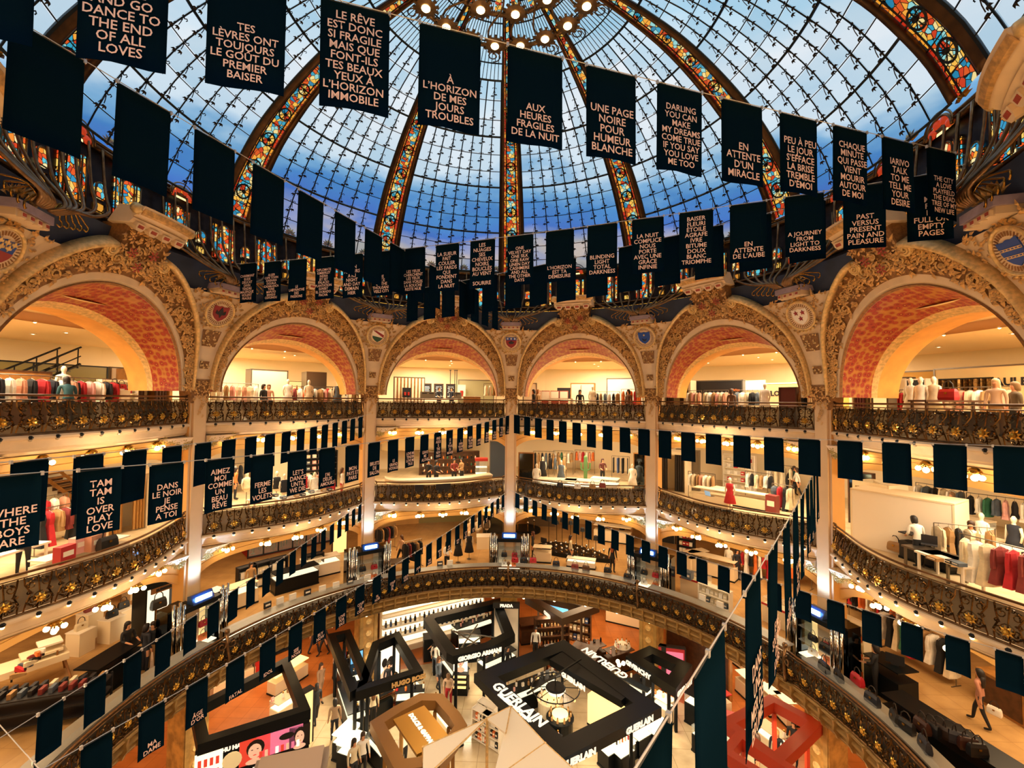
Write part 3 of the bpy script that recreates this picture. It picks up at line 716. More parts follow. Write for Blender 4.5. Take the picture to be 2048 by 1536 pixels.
def dome_all(q): return interp(PROF, q*11)
def make_rib(phi, label):
    root = thing('dome_rib', label, 'rib', (0, 0, EYE), -radians(phi), 'stained-glass ribs of the dome')
    n = 40
    def RP(q, t, off=0): r, H = dome_all(q); return ((r+off*.6)*sin(radians(t)), (r+off*.6)*cos(radians(t)), H+off*.7)
    QM = .93
    b = MB(); b.grid(lambda u, v: RP(u*QM, 1.55*(1-2*v), -.02), n, 2); b.build('stained_band', RIBG, root)
    for s in (-1, 1):
        b = MB(); b.grid(lambda u, v: RP(u*QM, s*(1.6+.65*v), -.02), n, 1); b.build('red_border', RIBE, root)
        b = MB()
        b.sweep([[RP(u/n*QM, s*t, o) for t, o in ((2.25, .0), (2.3, -.16), (2.9, -.20), (3.0, -.12), (3.55, -.10), (3.6, .04))] for u in range(n+1)]); b.build('frame', mat('rib_bronze', '#53381f', .4, .6, var=.3, vscale=3), root, True)
    for s in (-1.57, 0, 1.57) if False else (-1.57, 1.57):
        b = MB(); b.tube([RP(u/n*QM, s, -.04) for u in range(n+1)], .025, 4); b.build('lead_bar', IRON, root)
    for k in range(13):
        q = .05+.066*k; b = MB(); b.tube([RP(q, -2.3, -.05), RP(q, 2.3, -.05)], .02, 4); b.build('cross_bar', IRON, root)
    for k in range(9):
        q = .085+.09*k; P = Vector(RP(q, 0, -.07)); U = (Vector(RP(q+.02, 0, -.07))-P).normalized(); T = Vector((1, 0, 0)); N = U.cross(T)
        r, H = dome_all(q); s = .24*r/11+.03
        b = MB(); b.tube([P+T*(s*cos(2*pi*i/14))+U*(s*sin(2*pi*i/14)) for i in range(14)], s*.13, 4, 0, True)
        for i in range(8): b.tube([P+T*(s*.3*cos(2*pi*i/8))+U*(s*.3*sin(2*pi*i/8)), P+T*(s*cos(2*pi*i/8))+U*(s*sin(2*pi*i/8))], s*.06, 3)
        b.ball(tuple(P+N*-.02), s*.3, 8, 4); b.build('wheel_medallion', IRON, root)
    return root
RLAB = {0: 'central stained-glass rib rising straight up the dome', 36: 'stained-glass rib over the blue shield', -36: 'stained-glass rib over the red, white and green shield', 72: 'stained-glass rib over the three-star shield',
        -72: 'stained-glass rib over the red lily shield', 108: 'stained-glass rib over the key-pattern shield', -108: 'stained-glass rib over the fleur-de-lis shield', 144: 'stained-glass rib on the near side, clockwise', -144: 'stained-glass rib on the near side, anticlockwise', 180: 'stained-glass rib straight above the camera side'}
r0 = make_rib(0, RLAB[0])
for phi in RLAB:
    if phi: dup(r0, (0, 0, EYE), -radians(phi), RLAB[phi])
# crown: bronze ring with round lamps in toothed frames
def make_crown():
    root = thing('oculus_ring', 'ornate bronze crown ring with stained panels at the top of the dome', 'crown', (0, 0, EYE+14.1))
    for r, z, w in ((1.0, .05, .10), (2.2, -.12, .09), (3.3, -.42, .08)):
        b = MB(); b.tube([(*pol(r, 6*k), z-.05) for k in range(60)], w, 6, 0, True); b.build('ring', BRONZE, root, True)
    b = MB(); b.lathe([(.01, .12), (.9, .05), (1.0, 0)], 30); b.build('centre_glass', YELG, root)
    for k in range(20):
        a0 = 18*k+9; b = MB()
        b.grid(lambda u, v: (*pol(1.1+1.0*v, a0+(u-.5)*9*(1-.3*v)), -.02-.12*v), 2, 3); b.build('stained_panel', RIBG, root)
        b = MB(); b.tube([(*pol(1.1+2.2*i/12, a0+6*sin(pi*i/6)), -.08-.4*(i/12)**1.5-.06) for i in range(13)], .04, 5); b.build('bronze_scroll', BRONZE, root, True)
        b = MB(); pts = []
        for i in range(14):
            q = 1.4*2*pi*i/13; rr = .3*(1-.7*i/13); pts.append((*[c for c in pol(3.7+rr*cos(q), a0+rr*sin(q)/3.7*57)], -.55+.02*i/13))
        b.tube(pts, .03, 4); b.build('bronze_curl', BRONZE, root, True)
make_crown()
def make_crown_lamp(r, a, label):
    z = interp(PROF, 0)[1]; H = 14.15-.5*(r/3.3)**2-.18
    root = root_at('dome_lamp', label, 'lamp', r, a, EYE+H, 'round lamps of the dome crown')
    b = MB(); n = 12; b.lathe([(.2, .05), (.34, .02), (.36, -.03), (.2, -.05)], 16); b.build('toothed_frame', BRONZE, root)
    for k in range(12):
        b = MB(); q = 2*pi*k/12; b.box((.4*cos(q), .4*sin(q), 0), (.1, .09, .05), q); b.build('tooth', BRONZE, root)
    b = MB(); b.lathe([(.15, -.03), (.15, -.07), (.1, -.12), (.02, -.14)], 14); b.build('glass_globe', BULB, root, True)
    return root
lm = make_crown_lamp(2.0, 0+9, 'round white lamp on the inner circle of the dome crown')
for k in range(1, 20):
    if k % 2 == 0:
        x, y = pol(2.0, 9+18*k); dup(lm, (x, y, lm.location.z), -radians(9+18*k))
l2 = make_crown_lamp(3.1, 9, 'round white lamp on the outer circle of the dome crown')
for k in range(1, 20):
    x, y = pol(3.1, 9+18*k); dup(l2, (x, y, l2.location.z), -radians(9+18*k))

# drum: bronze wall with tall stained windows, lunettes that rise over the dome springing, curling pipes
DR = 11.75
def make_drum(phi, label):
    root = thing('window_drum', label, 'window wall', (*pol(DR, phi), EYE), -radians(phi), 'stained window wall under the dome')
    def D(t, H, off=0): r = DR-off; a = radians(t); return (r*sin(a), r*cos(a)-DR, H)
    b = MB(); b.grid(lambda u, v: D(18-36*u, 4.8+2.45*v), 24, 1); b.build('bronze_wall', mat('drum_bronze', '#2b211a', .35, .6, var=.4, vscale=4), root)
    b = MB(); b.grid(lambda u, v: D(18-36*u, 4.6-.0+.0*v, .0+.0*v) if False else D(18-36*u, 4.55+.5*v, -.25*(1-v)+.02), 24, 1); b.build('amber_lights', YELG, root)
    for H, w in ((4.85, .05), (5.25, .05), (7.15, .09), (7.3, .06)):
        b = MB(); b.tube([D(-18+36*i/18, H, .08) for i in range(19)], w, 5); b.build('bronze_rail', BRONZE, root, True)
    def window(name, t, w, H0, H1, m, arch=True):
        b = MB(); pts = [(-w, H0), (w, H0)]; pts += [(w*cos(pi*k/8), H1+w*DR*pi/180*sin(pi*k/8)) for k in range(9)] if arch else [(w, H1), (-w, H1)]
        n = len(pts); b.add([D(t+x, h, .05) for x, h in pts]+[D(t+x, h, -.02) for x, h in pts], [tuple(range(n))]+[(i, i+n, (i+1) % n+n, (i+1) % n) for i in range(n)])
        o = b.build(name, m, root); b = MB(); b.tube([D(t+x*1.06, h, .07) for x, h in pts], .03, 4, 0, True); b.build('window_frame', BRONZE, o, True)
    for t in (-18, -9, 0, 9):
        window('arched_window', t, .95, 5.35, 6.55, FLOG)
        for s in (-1, 1): window('strip_window', t+s*1.75, .33, 5.4, 6.7, FLOG, False)
        window('oval_window', t+4.5, .8, 5.75, 6.05, FLOG); window('amber_foot', t+4.5, .6, 5.35, 5.6, YELG, False)
        # lunette: half ring with rosettes round a lit disc
        if t != -18:
            b = MB(); b.grid(lambda u, v: D(t+(1.1+.9*v)*cos(pi*u), 7.0+(1.1+.9*v)*.205*sin(pi*u), .14), 12, 1); lu = b.build('lunette', RIBE, root)
            for k in range(4):
                q = pi*(k+.5)/4; b = MB(); P = D(t+1.55*cos(q), 7.0+1.55*.205*sin(q), .17); b.lathe([(.13, -.01), (.09, .03), (.03, .05)], 8, P, 0, Matrix.Rotation(pi/2, 3, 'X')); b.build('rosette', mat('red_glass_rosette', '#b0301a', .4, emit='#c8401c', estr=.6), lu)
            b = MB(); b.grid(lambda u, v: D(t+1.0*v*cos(pi*u), 7.0+1.0*.205*v*sin(pi*u), .13), 10, 1); b.build('lit_disc', mat('lit_disc_glass', '#ffe6a8', .4, emit='#ffe0a0', estr=1.3), lu)
            b = MB(); b.tube([D(t+2.1*cos(pi*i/14), 7.0+2.1*.205*sin(pi*i/14), .2) for i in range(15)], .04, 5); b.build('lunette_hood', BRONZE, lu, True)
            b = MB(); b.tube([D(t+2.4*cos(pi*i/14), 7.05+2.4*.205*sin(pi*i/14), .22) for i in range(15)], .028, 4); b.build('outer_hood', BRONZE, lu, True)
        # pipes rising in front of the wall
    for s in (-1, 1):
        for k in range(6):
            t1 = 18-1.2-2.3*k; b = MB()
            pts = [D(s*(17.6-.25*k), 4.35, .75), D(s*(17.2-.5*k), 4.45+.02*k, 1.0), D(s*(16.6-1.2*k), 4.75, .9), D(s*(t1+.6), 5.25, .55), D(s*t1, 5.9, .32), D(s*t1, 7.1, .2)]
            q = [interp(pts, 5*i/15) for i in range(16)]; b.tube(q, [.055-.018*i/15 for i in range(16)], 5); b.build('curved_pipe', BRONZE, root, True)
        for k in range(5):
            b = MB(); e = D(s*(15.2-1.1*k), 4.3+.05*k, .7)
            pts = [D(s*17.3, 4.35, .8), D(s*(16.4-.6*k), 4.62, .85), e]; q = [interp(pts, 2*i/8) for i in range(9)]
            E = Vector(e); q += [tuple(E+Vector((-s*.07*sin(a), 0, -.09+.09*cos(a)))) for a in (1, 2, 3, 4.2)]
            b.tube(q, .022, 4); b.build('bronze_wisp', BRASS, root, True)
    # bronze leaf tufts along the top
    for t in (-13.5, -4.5, 4.5, 13.5):
        b = MB()
        for k in range(7): place(b, Vector(D(t, 7.35, .25)), Vector((cos(radians(t)), -sin(radians(t)), 0)), Vector((0, 0, 1)), Vector((0, -1, 0)), LEAF, .3, pi/2+(k-3)*.5)
        b.build('leaf_tuft', BRASS, root)
    return root
d0 = None
for phi, nm in NB+[(126, ''), (-126, '')]:
    lab = 'stained window wall above the '+ALAB.get(phi, 'gilded arch beside the camera side column towards the %s' % ('east' if phi > 0 else 'west'))
    if d0 is None: d0 = make_drum(phi, lab)
    else: dup(d0, (*pol(DR, phi), EYE), -radians(phi), lab)
# ------------------------------------------------------------------ balustrades: scrolled iron panels, brass rosettes, bulbs
SCREEN = glass_mat('smoked_screen', (.16, .13, .10, 1), .45, .08)
def spiral(cx, cz, r, a0, turns, n=11, y=0.0):
    return [(cx+r*(1-.75*i/n)*cos(a0+turns*2*pi*i/n), y, cz+r*(1-.75*i/n)*sin(a0+turns*2*pi*i/n)) for i in range(n+1)]
def panel_mesh(w, belly=.10, lob=.0):
    b = MB()
    bel = lambda z: -belly*sin(pi*min(max(z, 0), .7)/.7)
    def T(p): return [(x, y+bel(z), z) for x, y, z in p]
    for s in (-1, 1):
        b.tube(T(spiral(s*w*.24, .68, w*.2, pi/2, s*-1.3)), .016, 3); b.tube(T(spiral(s*w*.25, .3, w*.22, -pi/2, s*1.3)), .02, 3)
        b.tube(T([(s*w*.48, 0, .05), (s*w*.45, 0, .3), (s*w*.3, 0, .5), (s*w*.45, 0, .7), (s*w*.48, 0, .88)]), .02, 4)
        for z, a in ((.5, 0), (.15, .6), (.8, -.6)):
            place(b, Vector((s*w*.2, bel(z)-.02, z)), Vector((1, 0, 0)), Vector((0, 0, 1)), Vector((0, -1, 0)), LEAF, .12, a if s > 0 else pi-a)
    for s in (-1, 1):
        b.tube(T(spiral(s*w*.12, .14, w*.11, 0, s*1.2, 8)), .016, 3); b.tube(T(spiral(s*w*.1, .80, w*.09, pi, s*1.2, 8)), .014, 3); b.tube(T(spiral(s*w*.36, .50, w*.10, 0, s*-1.2, 8)), .016, 3)
        for z, a in ((.62, 1.2), (.38, -1.0), (.72, 2.2), (.24, .3)): place(b, Vector((s*w*.34, bel(z)-.02, z)), Vector((1, 0, 0)), Vector((0, 0, 1)), Vector((0, -1, 0)), LEAF, .11, a if s > 0 else pi-a)
    b.tube(T([(0, 0, .04), (0, 0, .45), (0, 0, .88)]), .018, 4)
    b.tube([(x, bel(.36)-.01, z) for x, z in ((.13*cos(2*pi*k/10), .36+.13*sin(2*pi*k/10)) for k in range(10))], .016, 3, 0, True)
    return b.mesh('iron_panel', mat('dark_gold_iron', '#553b1a', .24, .85, var=.6, vscale=9))
FL8 = flower_t(8, .42)
def rosette_mesh():
    b = MB(); place(b, Vector((0, 0, 0)), Vector((1, 0, 0)), Vector((0, 0, 1)), Vector((0, -1, 0)), FL8, .14, .2)
    b.ball((0, -.05, 0), .055, 7, 4); return b.mesh('brass_rosette', mat('gold_rosette', '#c79a3e', .28, .75))
def stud_mesh():
    b = MB(); b.lathe([(.03, .06), (.07, .02), (.05, -.03), (.02, -.05)], 8); return b.mesh('bulb_holder', IRON)
def bulb_mesh(m):
    b = MB(); b.ball((0, 0, -.05), .045, 7, 4); return b.mesh('bulb', m)
PM3, PM1, RM, SM = panel_mesh(.56), panel_mesh(.57, .06), rosette_mesh(), stud_mesh()
BM2, BM3 = bulb_mesh(BULBS), bulb_mesh(mat('unlit_globe', '#b9a68a', .2))
def make_rail(lv, phi, fr, z, label, group):
    root = root_at('balustrade', label, 'railing', 12.0, phi, z, group)
    def Q(t, dr, h): r = fr(t)+dr; a = radians(t); return (r*sin(a), r*cos(a)-12.0, h)
    T1 = 16.3; n = 26
    for h, w, nm in ((1.05, .035, 'handrail'), (.93, .02, 'upper_rail'), (.03, .04, 'base_rail')):
        b = MB(); b.tube([Q(-T1+2*T1*i/n, -.03, h) for i in range(n+1)], w, 5); b.build(nm, BRONZE if nm != 'handrail' else mat('worn_bronze_rail', '#6b4a2a', .3, .8), root, True)
    b = MB(); b.grid(lambda u, v: Q(-T1+2*T1*u, .03, .06+.82*v), n, 1); b.build('smoked_screen', SCREEN, root)
    for s in (-1, 1):                                          # end scrolls at the columns
        b = MB(); c = Vector(Q(s*T1, -.03, 0)); tx = Vector((cos(radians(T1)), -s*sin(radians(T1)), 0))*s
        pts = [c+tx*x+Vector((0, 0, zz)) for x, _, zz in spiral(.02, 1.0, .16, -pi/2, 1.3)]
        b.tube(pts, .03, 5); b.tube([c+Vector((0, 0, 0)), c+tx*.1+Vector((0, 0, .4)), c+tx*.02+Vector((0, 0, .84))], .035, 5); b.build('end_scroll', BRONZE, root, True)
    N = 12
    for k in range(N):
        t = -T1+2*T1*(k+.5)/N; a = Vector(Q(t-.3, -.05, 0)); c = Vector(Q(t+.3, -.05, 0)); rz = atan2(c.y-a.y, c.x-a.x)
        P = Vector(Q(t, -.05, .03)); link('iron_panel', PM3, root, P, rz)
        nrm = Vector((sin(rz), -cos(rz), 0))
        link('brass_rosette', RM, root, P+nrm*.13+Vector((0, 0, .33)), rz)
        h = link('bulb_holder', SM, root, P+nrm*.08+Vector((0, 0, -.1)), rz)
        link('bulb', BM2 if lv == 2 else BM3, h, (0, 0, 0))
    return root
BLAB = {-90: 'in front of the staircase shop', -54: 'between the red lily and striped shields', -18: 'just west of the central column', 18: 'just east of the central column', 54: 'between the blue and three-star shields', 90: 'beyond the three-star column'}
r3 = r2 = None
for phi, nm in NB:
    l3 = 'dark iron railing of the top gallery '+BLAB[phi]; l2 = 'bowed railing with lit bulbs, middle gallery '+BLAB[phi]
    if r3 is None: r3 = make_rail(3, phi, rail3, Z3, l3, 'railings of the top gallery'); r2 = make_rail(2, phi, rail2, Z2, l2, 'railings of the middle gallery')
    else: dup(r3, (*pol(12.0, phi), Z3), -radians(phi), l3); dup(r2, (*pol(12.0, phi), Z2), -radians(phi), l2)
# first-floor ring
def make_ring_rail(phi, label):
    root = root_at('balustrade', label, 'railing', RINGR, phi, Z1, 'railings of the first-floor ring')
    def Q(t, dr, h): r = RINGR+dr; a = radians(t); return (r*sin(a), r*cos(a)-RINGR, h)
    n = 18
    for h, w, nm in ((1.05, .04, 'handrail'), (.95, .02, 'upper_rail'), (.04, .05, 'base_rail')):
        b = MB(); b.tube([Q(-18+36*i/n, -.02, h) for i in range(n+1)], w, 5); b.build(nm, BRONZE if nm != 'handrail' else MATS['worn_bronze_rail'], root, True)
    b = MB(); b.grid(lambda u, v: Q(-18+36*u, .05, .06+.86*v), n, 1); b.build('smoked_screen', SCREEN, root)
    for k in range(12):
        t = -18+36*(k+.5)/12; P = Vector(Q(t, -.04, .03)); rz = -radians(t)
        link('iron_panel', PM1, root, P, rz); link('brass_rosette', RM, root, P+Vector((sin(rz), -cos(rz), 0))*.12+Vector((0, 0, .45)), rz)
        if k == 0:
            b = MB(); b.sweep([[(-.04, y, z), (.04, y, z), (.04, .1, z), (-.04, .1, z)] for y, z in ((-.04, -.56), (-.10, -.42), (-.19, -.30), (-.16, -.12), (-.19, .02))]); BRK = b.mesh('bracket', OLDG)
        link('bracket', BRK, root, Vector(Q(t, -.02, 0)), rz)
    b = MB(); P = Vector(Q(-18, -.1, 0)); b.tube([P+Vector(q) for q in ((0, 0, 0), (.08, -.06, .3), (0, -.05, .7), (0, 0, 1.25))], .06, 6); b.ball(tuple(P+Vector((0, 0, 1.28))), .1, 8, 5)
    for s in (-1, 1): b.tube([P+Vector(q) for q in spiral(s*.18, .8, .18, pi/2, s*1.2, y=-.05)], .03, 4)
    b.build('post_finial', BRONZE, root, True)
    return root
rr = None
for phi, nm in NB+[(126, ''), (-126, '')]:
    lab = 'bronze railing of the first-floor ring '+BLAB.get(phi, 'at the near %s end of the ring' % ('east' if phi > 0 else 'west')).replace('just', 'section just')
    if rr is None: rr = make_ring_rail(phi, lab)
    else: dup(rr, (*pol(RINGR, phi), Z1), -radians(phi), lab)
# lamp clusters under the balconies
def make_cluster(label):
    root = thing('balcony_lamp', label, 'lamp'); b = MB()
    b.lathe([(.03, .16), (.1, .12), (.16, .04), (.06, -.02)], 10); b.build('brass_mount', BRASS, root, True)
    for k in range(3):
        q = 2*pi*k/3+.5; a = MB(); a.tube([(0, 0, .05), (.12*cos(q), .12*sin(q), .03), (.2*cos(q), .2*sin(q), -.03)], .018, 4); arm = a.build('arm', BRASS, root)
        a = MB(); a.ball((.2*cos(q), .2*sin(q), -.09), .075, 8, 5); a.build('globe', BULB, arm, True)
    a = MB(); a.ball((0, 0, -.12), .085, 8, 5); a.build('globe', BULB, root, True)
    return root
cl = None
for lv, fr, z in ((3, rail3, Z3), (2, rail2, Z2)):
    for phi, nm in NB:
        for k in range(5):
            t = -12+6*k; x, y = pol(fr(t)+.42, phi+t); lab = '%s lit cluster lamp under the %s balcony %s' % (('first', 'second', 'third', 'fourth', 'fifth')[k], 'top' if lv == 3 else 'middle', BLAB[phi]); g = 'cluster lamps under the %s gallery %s' % ('top' if lv == 3 else 'middle', BLAB[phi])
            if cl is None: cl = make_cluster(lab); tag(cl, group=g); cl.location = (x, y, z-.74); cl.rotation_euler.z = .3
            else: dup(cl, (x, y, z-.74), .7*k+phi, lab, g)
# carved brackets where the lintels meet the columns
BRK = None
for lv, z in ((3, Z3), (2, Z2)):
    for phi in (-108, -72, -36, 0, 36, 72, 108):
        for s in (-1, 1):
            lab = 'carved bracket under the %s gallery, %s flank of the %s' % ('top' if lv == 3 else 'middle', 'east' if s > 0 else 'west', CLAB[phi].replace('the ', ''))
            if BRK is None or s not in BRK:
                BRK = BRK or {}
                root = thing('carved_bracket', lab, 'bracket', group='carved brackets on the columns')
                b = MB(); b.sweep([[(s*x0, -.02, zz), (s*(x0+w), -.02, zz), (s*(x0+w), -.02-d, zz), (s*x0, -.02-d, zz)] for x0, w, d, zz in ((0, .12, .2, -1.0), (0, .35, .35, -.75), (0, .95, .5, -.55), (0, 1.25, .55, -.5))]); b.build('corbel', CREAM, root)
                b = MB(); rnd = random.Random(5)
                for q in range(46):
                    zz = rnd.uniform(-.9, -.52); x = rnd.random()*(.15+1.0*((zz+1)/.48)**1.6); place(b, Vector((s*x, -.24-.55*max(0, (zz+.95)), zz)), Vector((1, 0, 0)), Vector((0, 0, 1)), Vector((0, -1, 0)), LEAF if q % 4 else FL5, .14, rnd.uniform(0, 6))
                o = b.build('carved_leaves', mat('olive_gilding', '#b39a5a', .5, .15, var=.3, vscale=9), root); o['kind'] = 'stuff'
                BRK[s] = root; x, y = pol(13.05, phi+s*1.6); root.location = (x, y, z); root.rotation_euler.z = -radians(phi+s*1.6)
            else:
                x, y = pol(13.05, phi+s*1.6); dup(BRK[s], (x, y, z), -radians(phi+s*1.6), lab)
TEXTS = {
'A': ['E\nI', 'YOUR\nDESIRE\nAND GO\nDANCE TO\nTHE END\nOF ALL\nLOVES', 'TES\nLÈVRES ONT\nTOUJOURS\nLE GOÛT DU\nPREMIER\nBAISER', 'LE RÊVE\nEST DONC\nSI FRAGILE\nMAIS QUE\nFONT-ILS\nTES BEAUX\nYEUX À\nL’HORIZON\nIMMOBILE', 'À\nL’HORIZON\nDE MES\nJOURS\nTROUBLES', 'AUX\nHEURES\nFRAGILES\nDE LA NUIT', 'UNE PAGE\nNOIRE\nPOUR\nHUMEUR\nBLANCHE', 'DARLING\nYOU CAN\nMAKE\nMY DREAMS\nCOME TRUE\nIF YOU SAY\nYOU LOVE\nME TOO', 'EN\nATTENTE\nD’UN\nMIRACLE', 'PEU À PEU\nLE JOUR\nS’EFFACE\nLA BRISE\nTREMBLE\nD’ÉMOI', 'CHAQUE\nMINUTE\nQUI PASSE\nVIENT\nMOURIR\nAUTOUR\nDE MOI', 'IARIVO\nTALK\nTO ME\nTELL ME\nYOUR\nDESIRE', 'THE CITY\nA LOVE\nPLAYFIELD\nTHE DEAD\nTREE OF MY\nNEW LIFE'],
'C': ['CHARMANT\nRUDE\nDÉLICAT\nDIVIN\nTENDRE\nMALÉFIQUE\nVIOLENT\nFRAGILE', 'ALGER\nCAPE TOWN\nKINSHASA\nDOUALA\nCASABLANCA\nTUNIS\nMAPUTO\nBANGUI\nCOTONOU', 'LE\nLABYRINTHE\nDES\nPASSIONS', 'DIPLOMATE\nKIMBERLEY\nINDRA\nJET SET\nPALACIO\nPLANTATION\nSUNSET\nEL DORADO\nPACHA', 'D’UN\nAILLEURS\nÀ ICI\nNIGHT\nAND DAY\nDEMAIN\nHIER', 'NE\nNCE\nOF THE\nTHOUSAND\nVEILS CITY', 'LES YEUX\nCHERCHENT\nLES YEUX\nSANS VOILES\nLA BOUCHE\nRESTE NUE', 'LA SUEUR\nFAIT\nCOULER\nLES FARDS\nQUI\nFONDENT\nDANS\nLA NUIT', 'LES\nNUAGES\nSES\nCHEVEUX\nNOIRS\nBOUCLÉS\nAU VENT\n\nSOURIRE', 'ONE\nVELVET DAY\nONE SILK\nONE RAW\nLINEN DAY\nCASHMERE\nAND ALL\nTHE OTHER\nDAYS', 'L’HORIZON\nEST TA\nDÉMESURE', 'BLINDING\nLIGHT\nTOTAL\nDARKNESS', 'LA NUIT\nCOMPLICE\nNOUS\nPORTE\nAVEC UNE\nGRÂCE\nINFINIE', 'BAISER\nFLEURI\nÉTOILE\nAGRAFE\nIVRE\nBITUME\nDOUX\nBLANC\nTRIOMPHE', 'EN\nATTENTE\nDE L’AUBE', 'A JOURNEY\nFROM\nLIGHT TO\nDARKNESS', 'PAST\nVERSUS\nPRESENT\nPAIN AND\nPLEASURE', 'A\nMU\nFO\nIN\nFULL OR\nEMPTY\nPAGES'],
'F': ['WHERE\nTHE\nBOYS\nARE', 'TAM\nTAM\nIS\nOVER\nPLAY\nLOVE', 'DANS\nLE NOIR\nJE\nPENSE\nA TOI', 'AIMEZ\nMOI\nCOMME\nUN\nBEAU\nRÊVE', 'FERME\nLES\nVOLETS', 'LET’S\nDANCE\nUNTIL\nWE DIE', 'J’AI\nDEUX\nAMOURS', 'MON\nPAYS ET\nPARIS', 'BRUITS\nDE\nSALON', 'LE\nGRAND\nVOYAGE', 'LOVE ME\nTENDER\nLOVE ME\nTRUE', 'LEAVE\nME\nALONE', 'AND\nADDS\nIS\nTHE\nNEW\nPARIS', 'LE\nLA\nTOUR\nDU\nMONDE', 'I\nOFFER\nYOU MY\nTEARS', 'IIAGA\nTELL ME\nYOUR\nDESIRE', 'APRÈS\nLA VIE', 'MAKE\nME UP\nBEFORE\nYOU GO', 'YOU\nARE MY\nWORLD', 'POUR\nTOI\nMON\nAMOUR', 'À\nLA\nFOLIE'],
'H': ['PAS\nOR', 'MA\nDAME', 'ÂGE\nD’OR', 'FATAL', 'IDOL', 'SEE\nNOW', 'BUY\nNOW', 'LOVE\nFOR\nSALE', 'COUP\nDE\nCŒUR', 'FIL\nNOIR', 'COUP\nDE\nFIL', 'CŒUR\nNOIR', 'JOUR\nJ', 'THE\nRAIN', 'MAKE\nDE\nUP', 'MY\nHERO', 'MON\nMEC', 'L’UN\nOU\nNON', 'L’UN\nOU', 'FILM', 'PIN\nUP', 'LES\nUNS', 'DIS\nOUI', 'OH LA'],
'K': [0, 'À\nUNE\nPASSANTE', 'DANS\nUNE\nMER DE\nBRUME', 'JE ME\nSOUVIENS\nDES\nJOURS', 'LE\nDÉSERT', 'LA VIE\nEN\nNOIR', 'JE\nT’AIME', 'SANS\nTOI', 'OU', 'ET\nMOI', 'OUI', 'NON', 'ICI']}

# ------------------------------------------------------------------ strings of cloth banners across the atrium, each from column to column
# key: (radius, column A, column B, first s, step, count, height polynomial over s, width, drop, sign: +1 if A end is on the reader's right, words)
STRINGS = {
 'A': (11.0, 108, -144, .9405, -.0748, 13, (.35, -.30, 5.52), .91, 1.5, 1, 'the nearest upper string'),
 'B': (11.0, 0, -144, .9246, -.0579, 15, (.788, -.91, 5.154), .80, 1.5, 1, 'the upper string from the west towards the central column'),
 'C': (11.0, 108, -72, .9707, -.0554, 18, (1.025, -1.093, 5.22), .83, 1.5, 1, 'the upper string across the middle'),
 'D': (11.0, -36, 108, .109, .0578, 14, (.9, -.9, 5.31), .80, 1.5, -1, 'the upper string behind the lettered middle string'),
 'E': (12.6, -36, -144, .8000, -.0484, 16, (1.348, -1.426, -.812), .57, 1.05, 1, 'the string under the top gallery from the striped-shield column'),
 'F': (12.6, 0, -144, .8677, -.0422, 21, (1.944, -2.006, -.859), .59, 1.05, 1, 'the lettered string under the top gallery'),
 'G': (12.6, 0, 108, .0295, .0489, 20, (1.156, -1.205, -.821), .58, 1.05, -1, 'the eastern string under the top gallery'),
 'H': (12.6, 0, -144, .8208, -.0336, 24, (1.24, -1.406, -5.21), .42, .80, 1, 'the lettered string under the middle gallery'),
 'I': (12.6, -36, -144, .7749, -.0394, 19, (.868, -.863, -5.256), .42, .80, 1, 'the western plain string under the middle gallery'),
 'J': (12.6, 0, 108, .0363, .0398, 24, (1.098, -1.223, -5.254), .42, .82, -1, 'the eastern string under the middle gallery'),
 'K': (12.6, 72, 180, .8332, -.0786, 11, (.711, -.501, -2.165), 1.0, 1.9, 1, 'the edge-on string from the three-star column'),
 'L': (12.6, -108, 162, .36, .062, 4, (0, 0, -5.45), .42, .80, -1, 'the short string at the lower western corner'),
}
ORD = ['first', 'second', 'third', 'fourth', 'fifth', 'sixth', 'seventh', 'eighth', 'ninth', 'tenth', 'eleventh', 'twelfth', 'thirteenth', 'fourteenth', 'fifteenth', 'sixteenth',
       'seventeenth', 'eighteenth', 'nineteenth', 'twentieth', 'twenty-first', 'twenty-second', 'twenty-third', 'twenty-fourth']
ROPE = mat('pale_wire', '#b9b6b4', .4, .4)
def cloth_mesh(w, h, seed):
    rnd = random.Random(seed); p1, p2 = rnd.uniform(0, 6), rnd.uniform(.7, 1.4); sk = rnd.uniform(-.02, .02)*w
    b = MB(); nu, nv = 5, 5
    def P(u, v, o): z = -h*v; return ((u-.5)*w+sk*v, o+.018*w*sin(p1+u*5*p2)*v*1.6, z+.008*sin(u*3.14))
    for o in (0, .008): b.grid(lambda u, v: P(u, v, o), nu, nv)
    N = (nu+1)*(nv+1); ed = [i for i in range(nu+1)]+[(nu+1)*j+nu for j in range(1, nv+1)]+[nv*(nu+1)+i for i in range(nu-1, -1, -1)]+[(nu+1)*j for j in range(nv-1, 0, -1)]
    b.add([], [])
    for i in range(len(ed)):
        a, c = ed[i], ed[(i+1) % len(ed)]; b.f.append((a, c, c+N, a+N)); b.m.append(0)
    return b.mesh('cloth', CLOTH, True)
TXT = []; LSP = .90
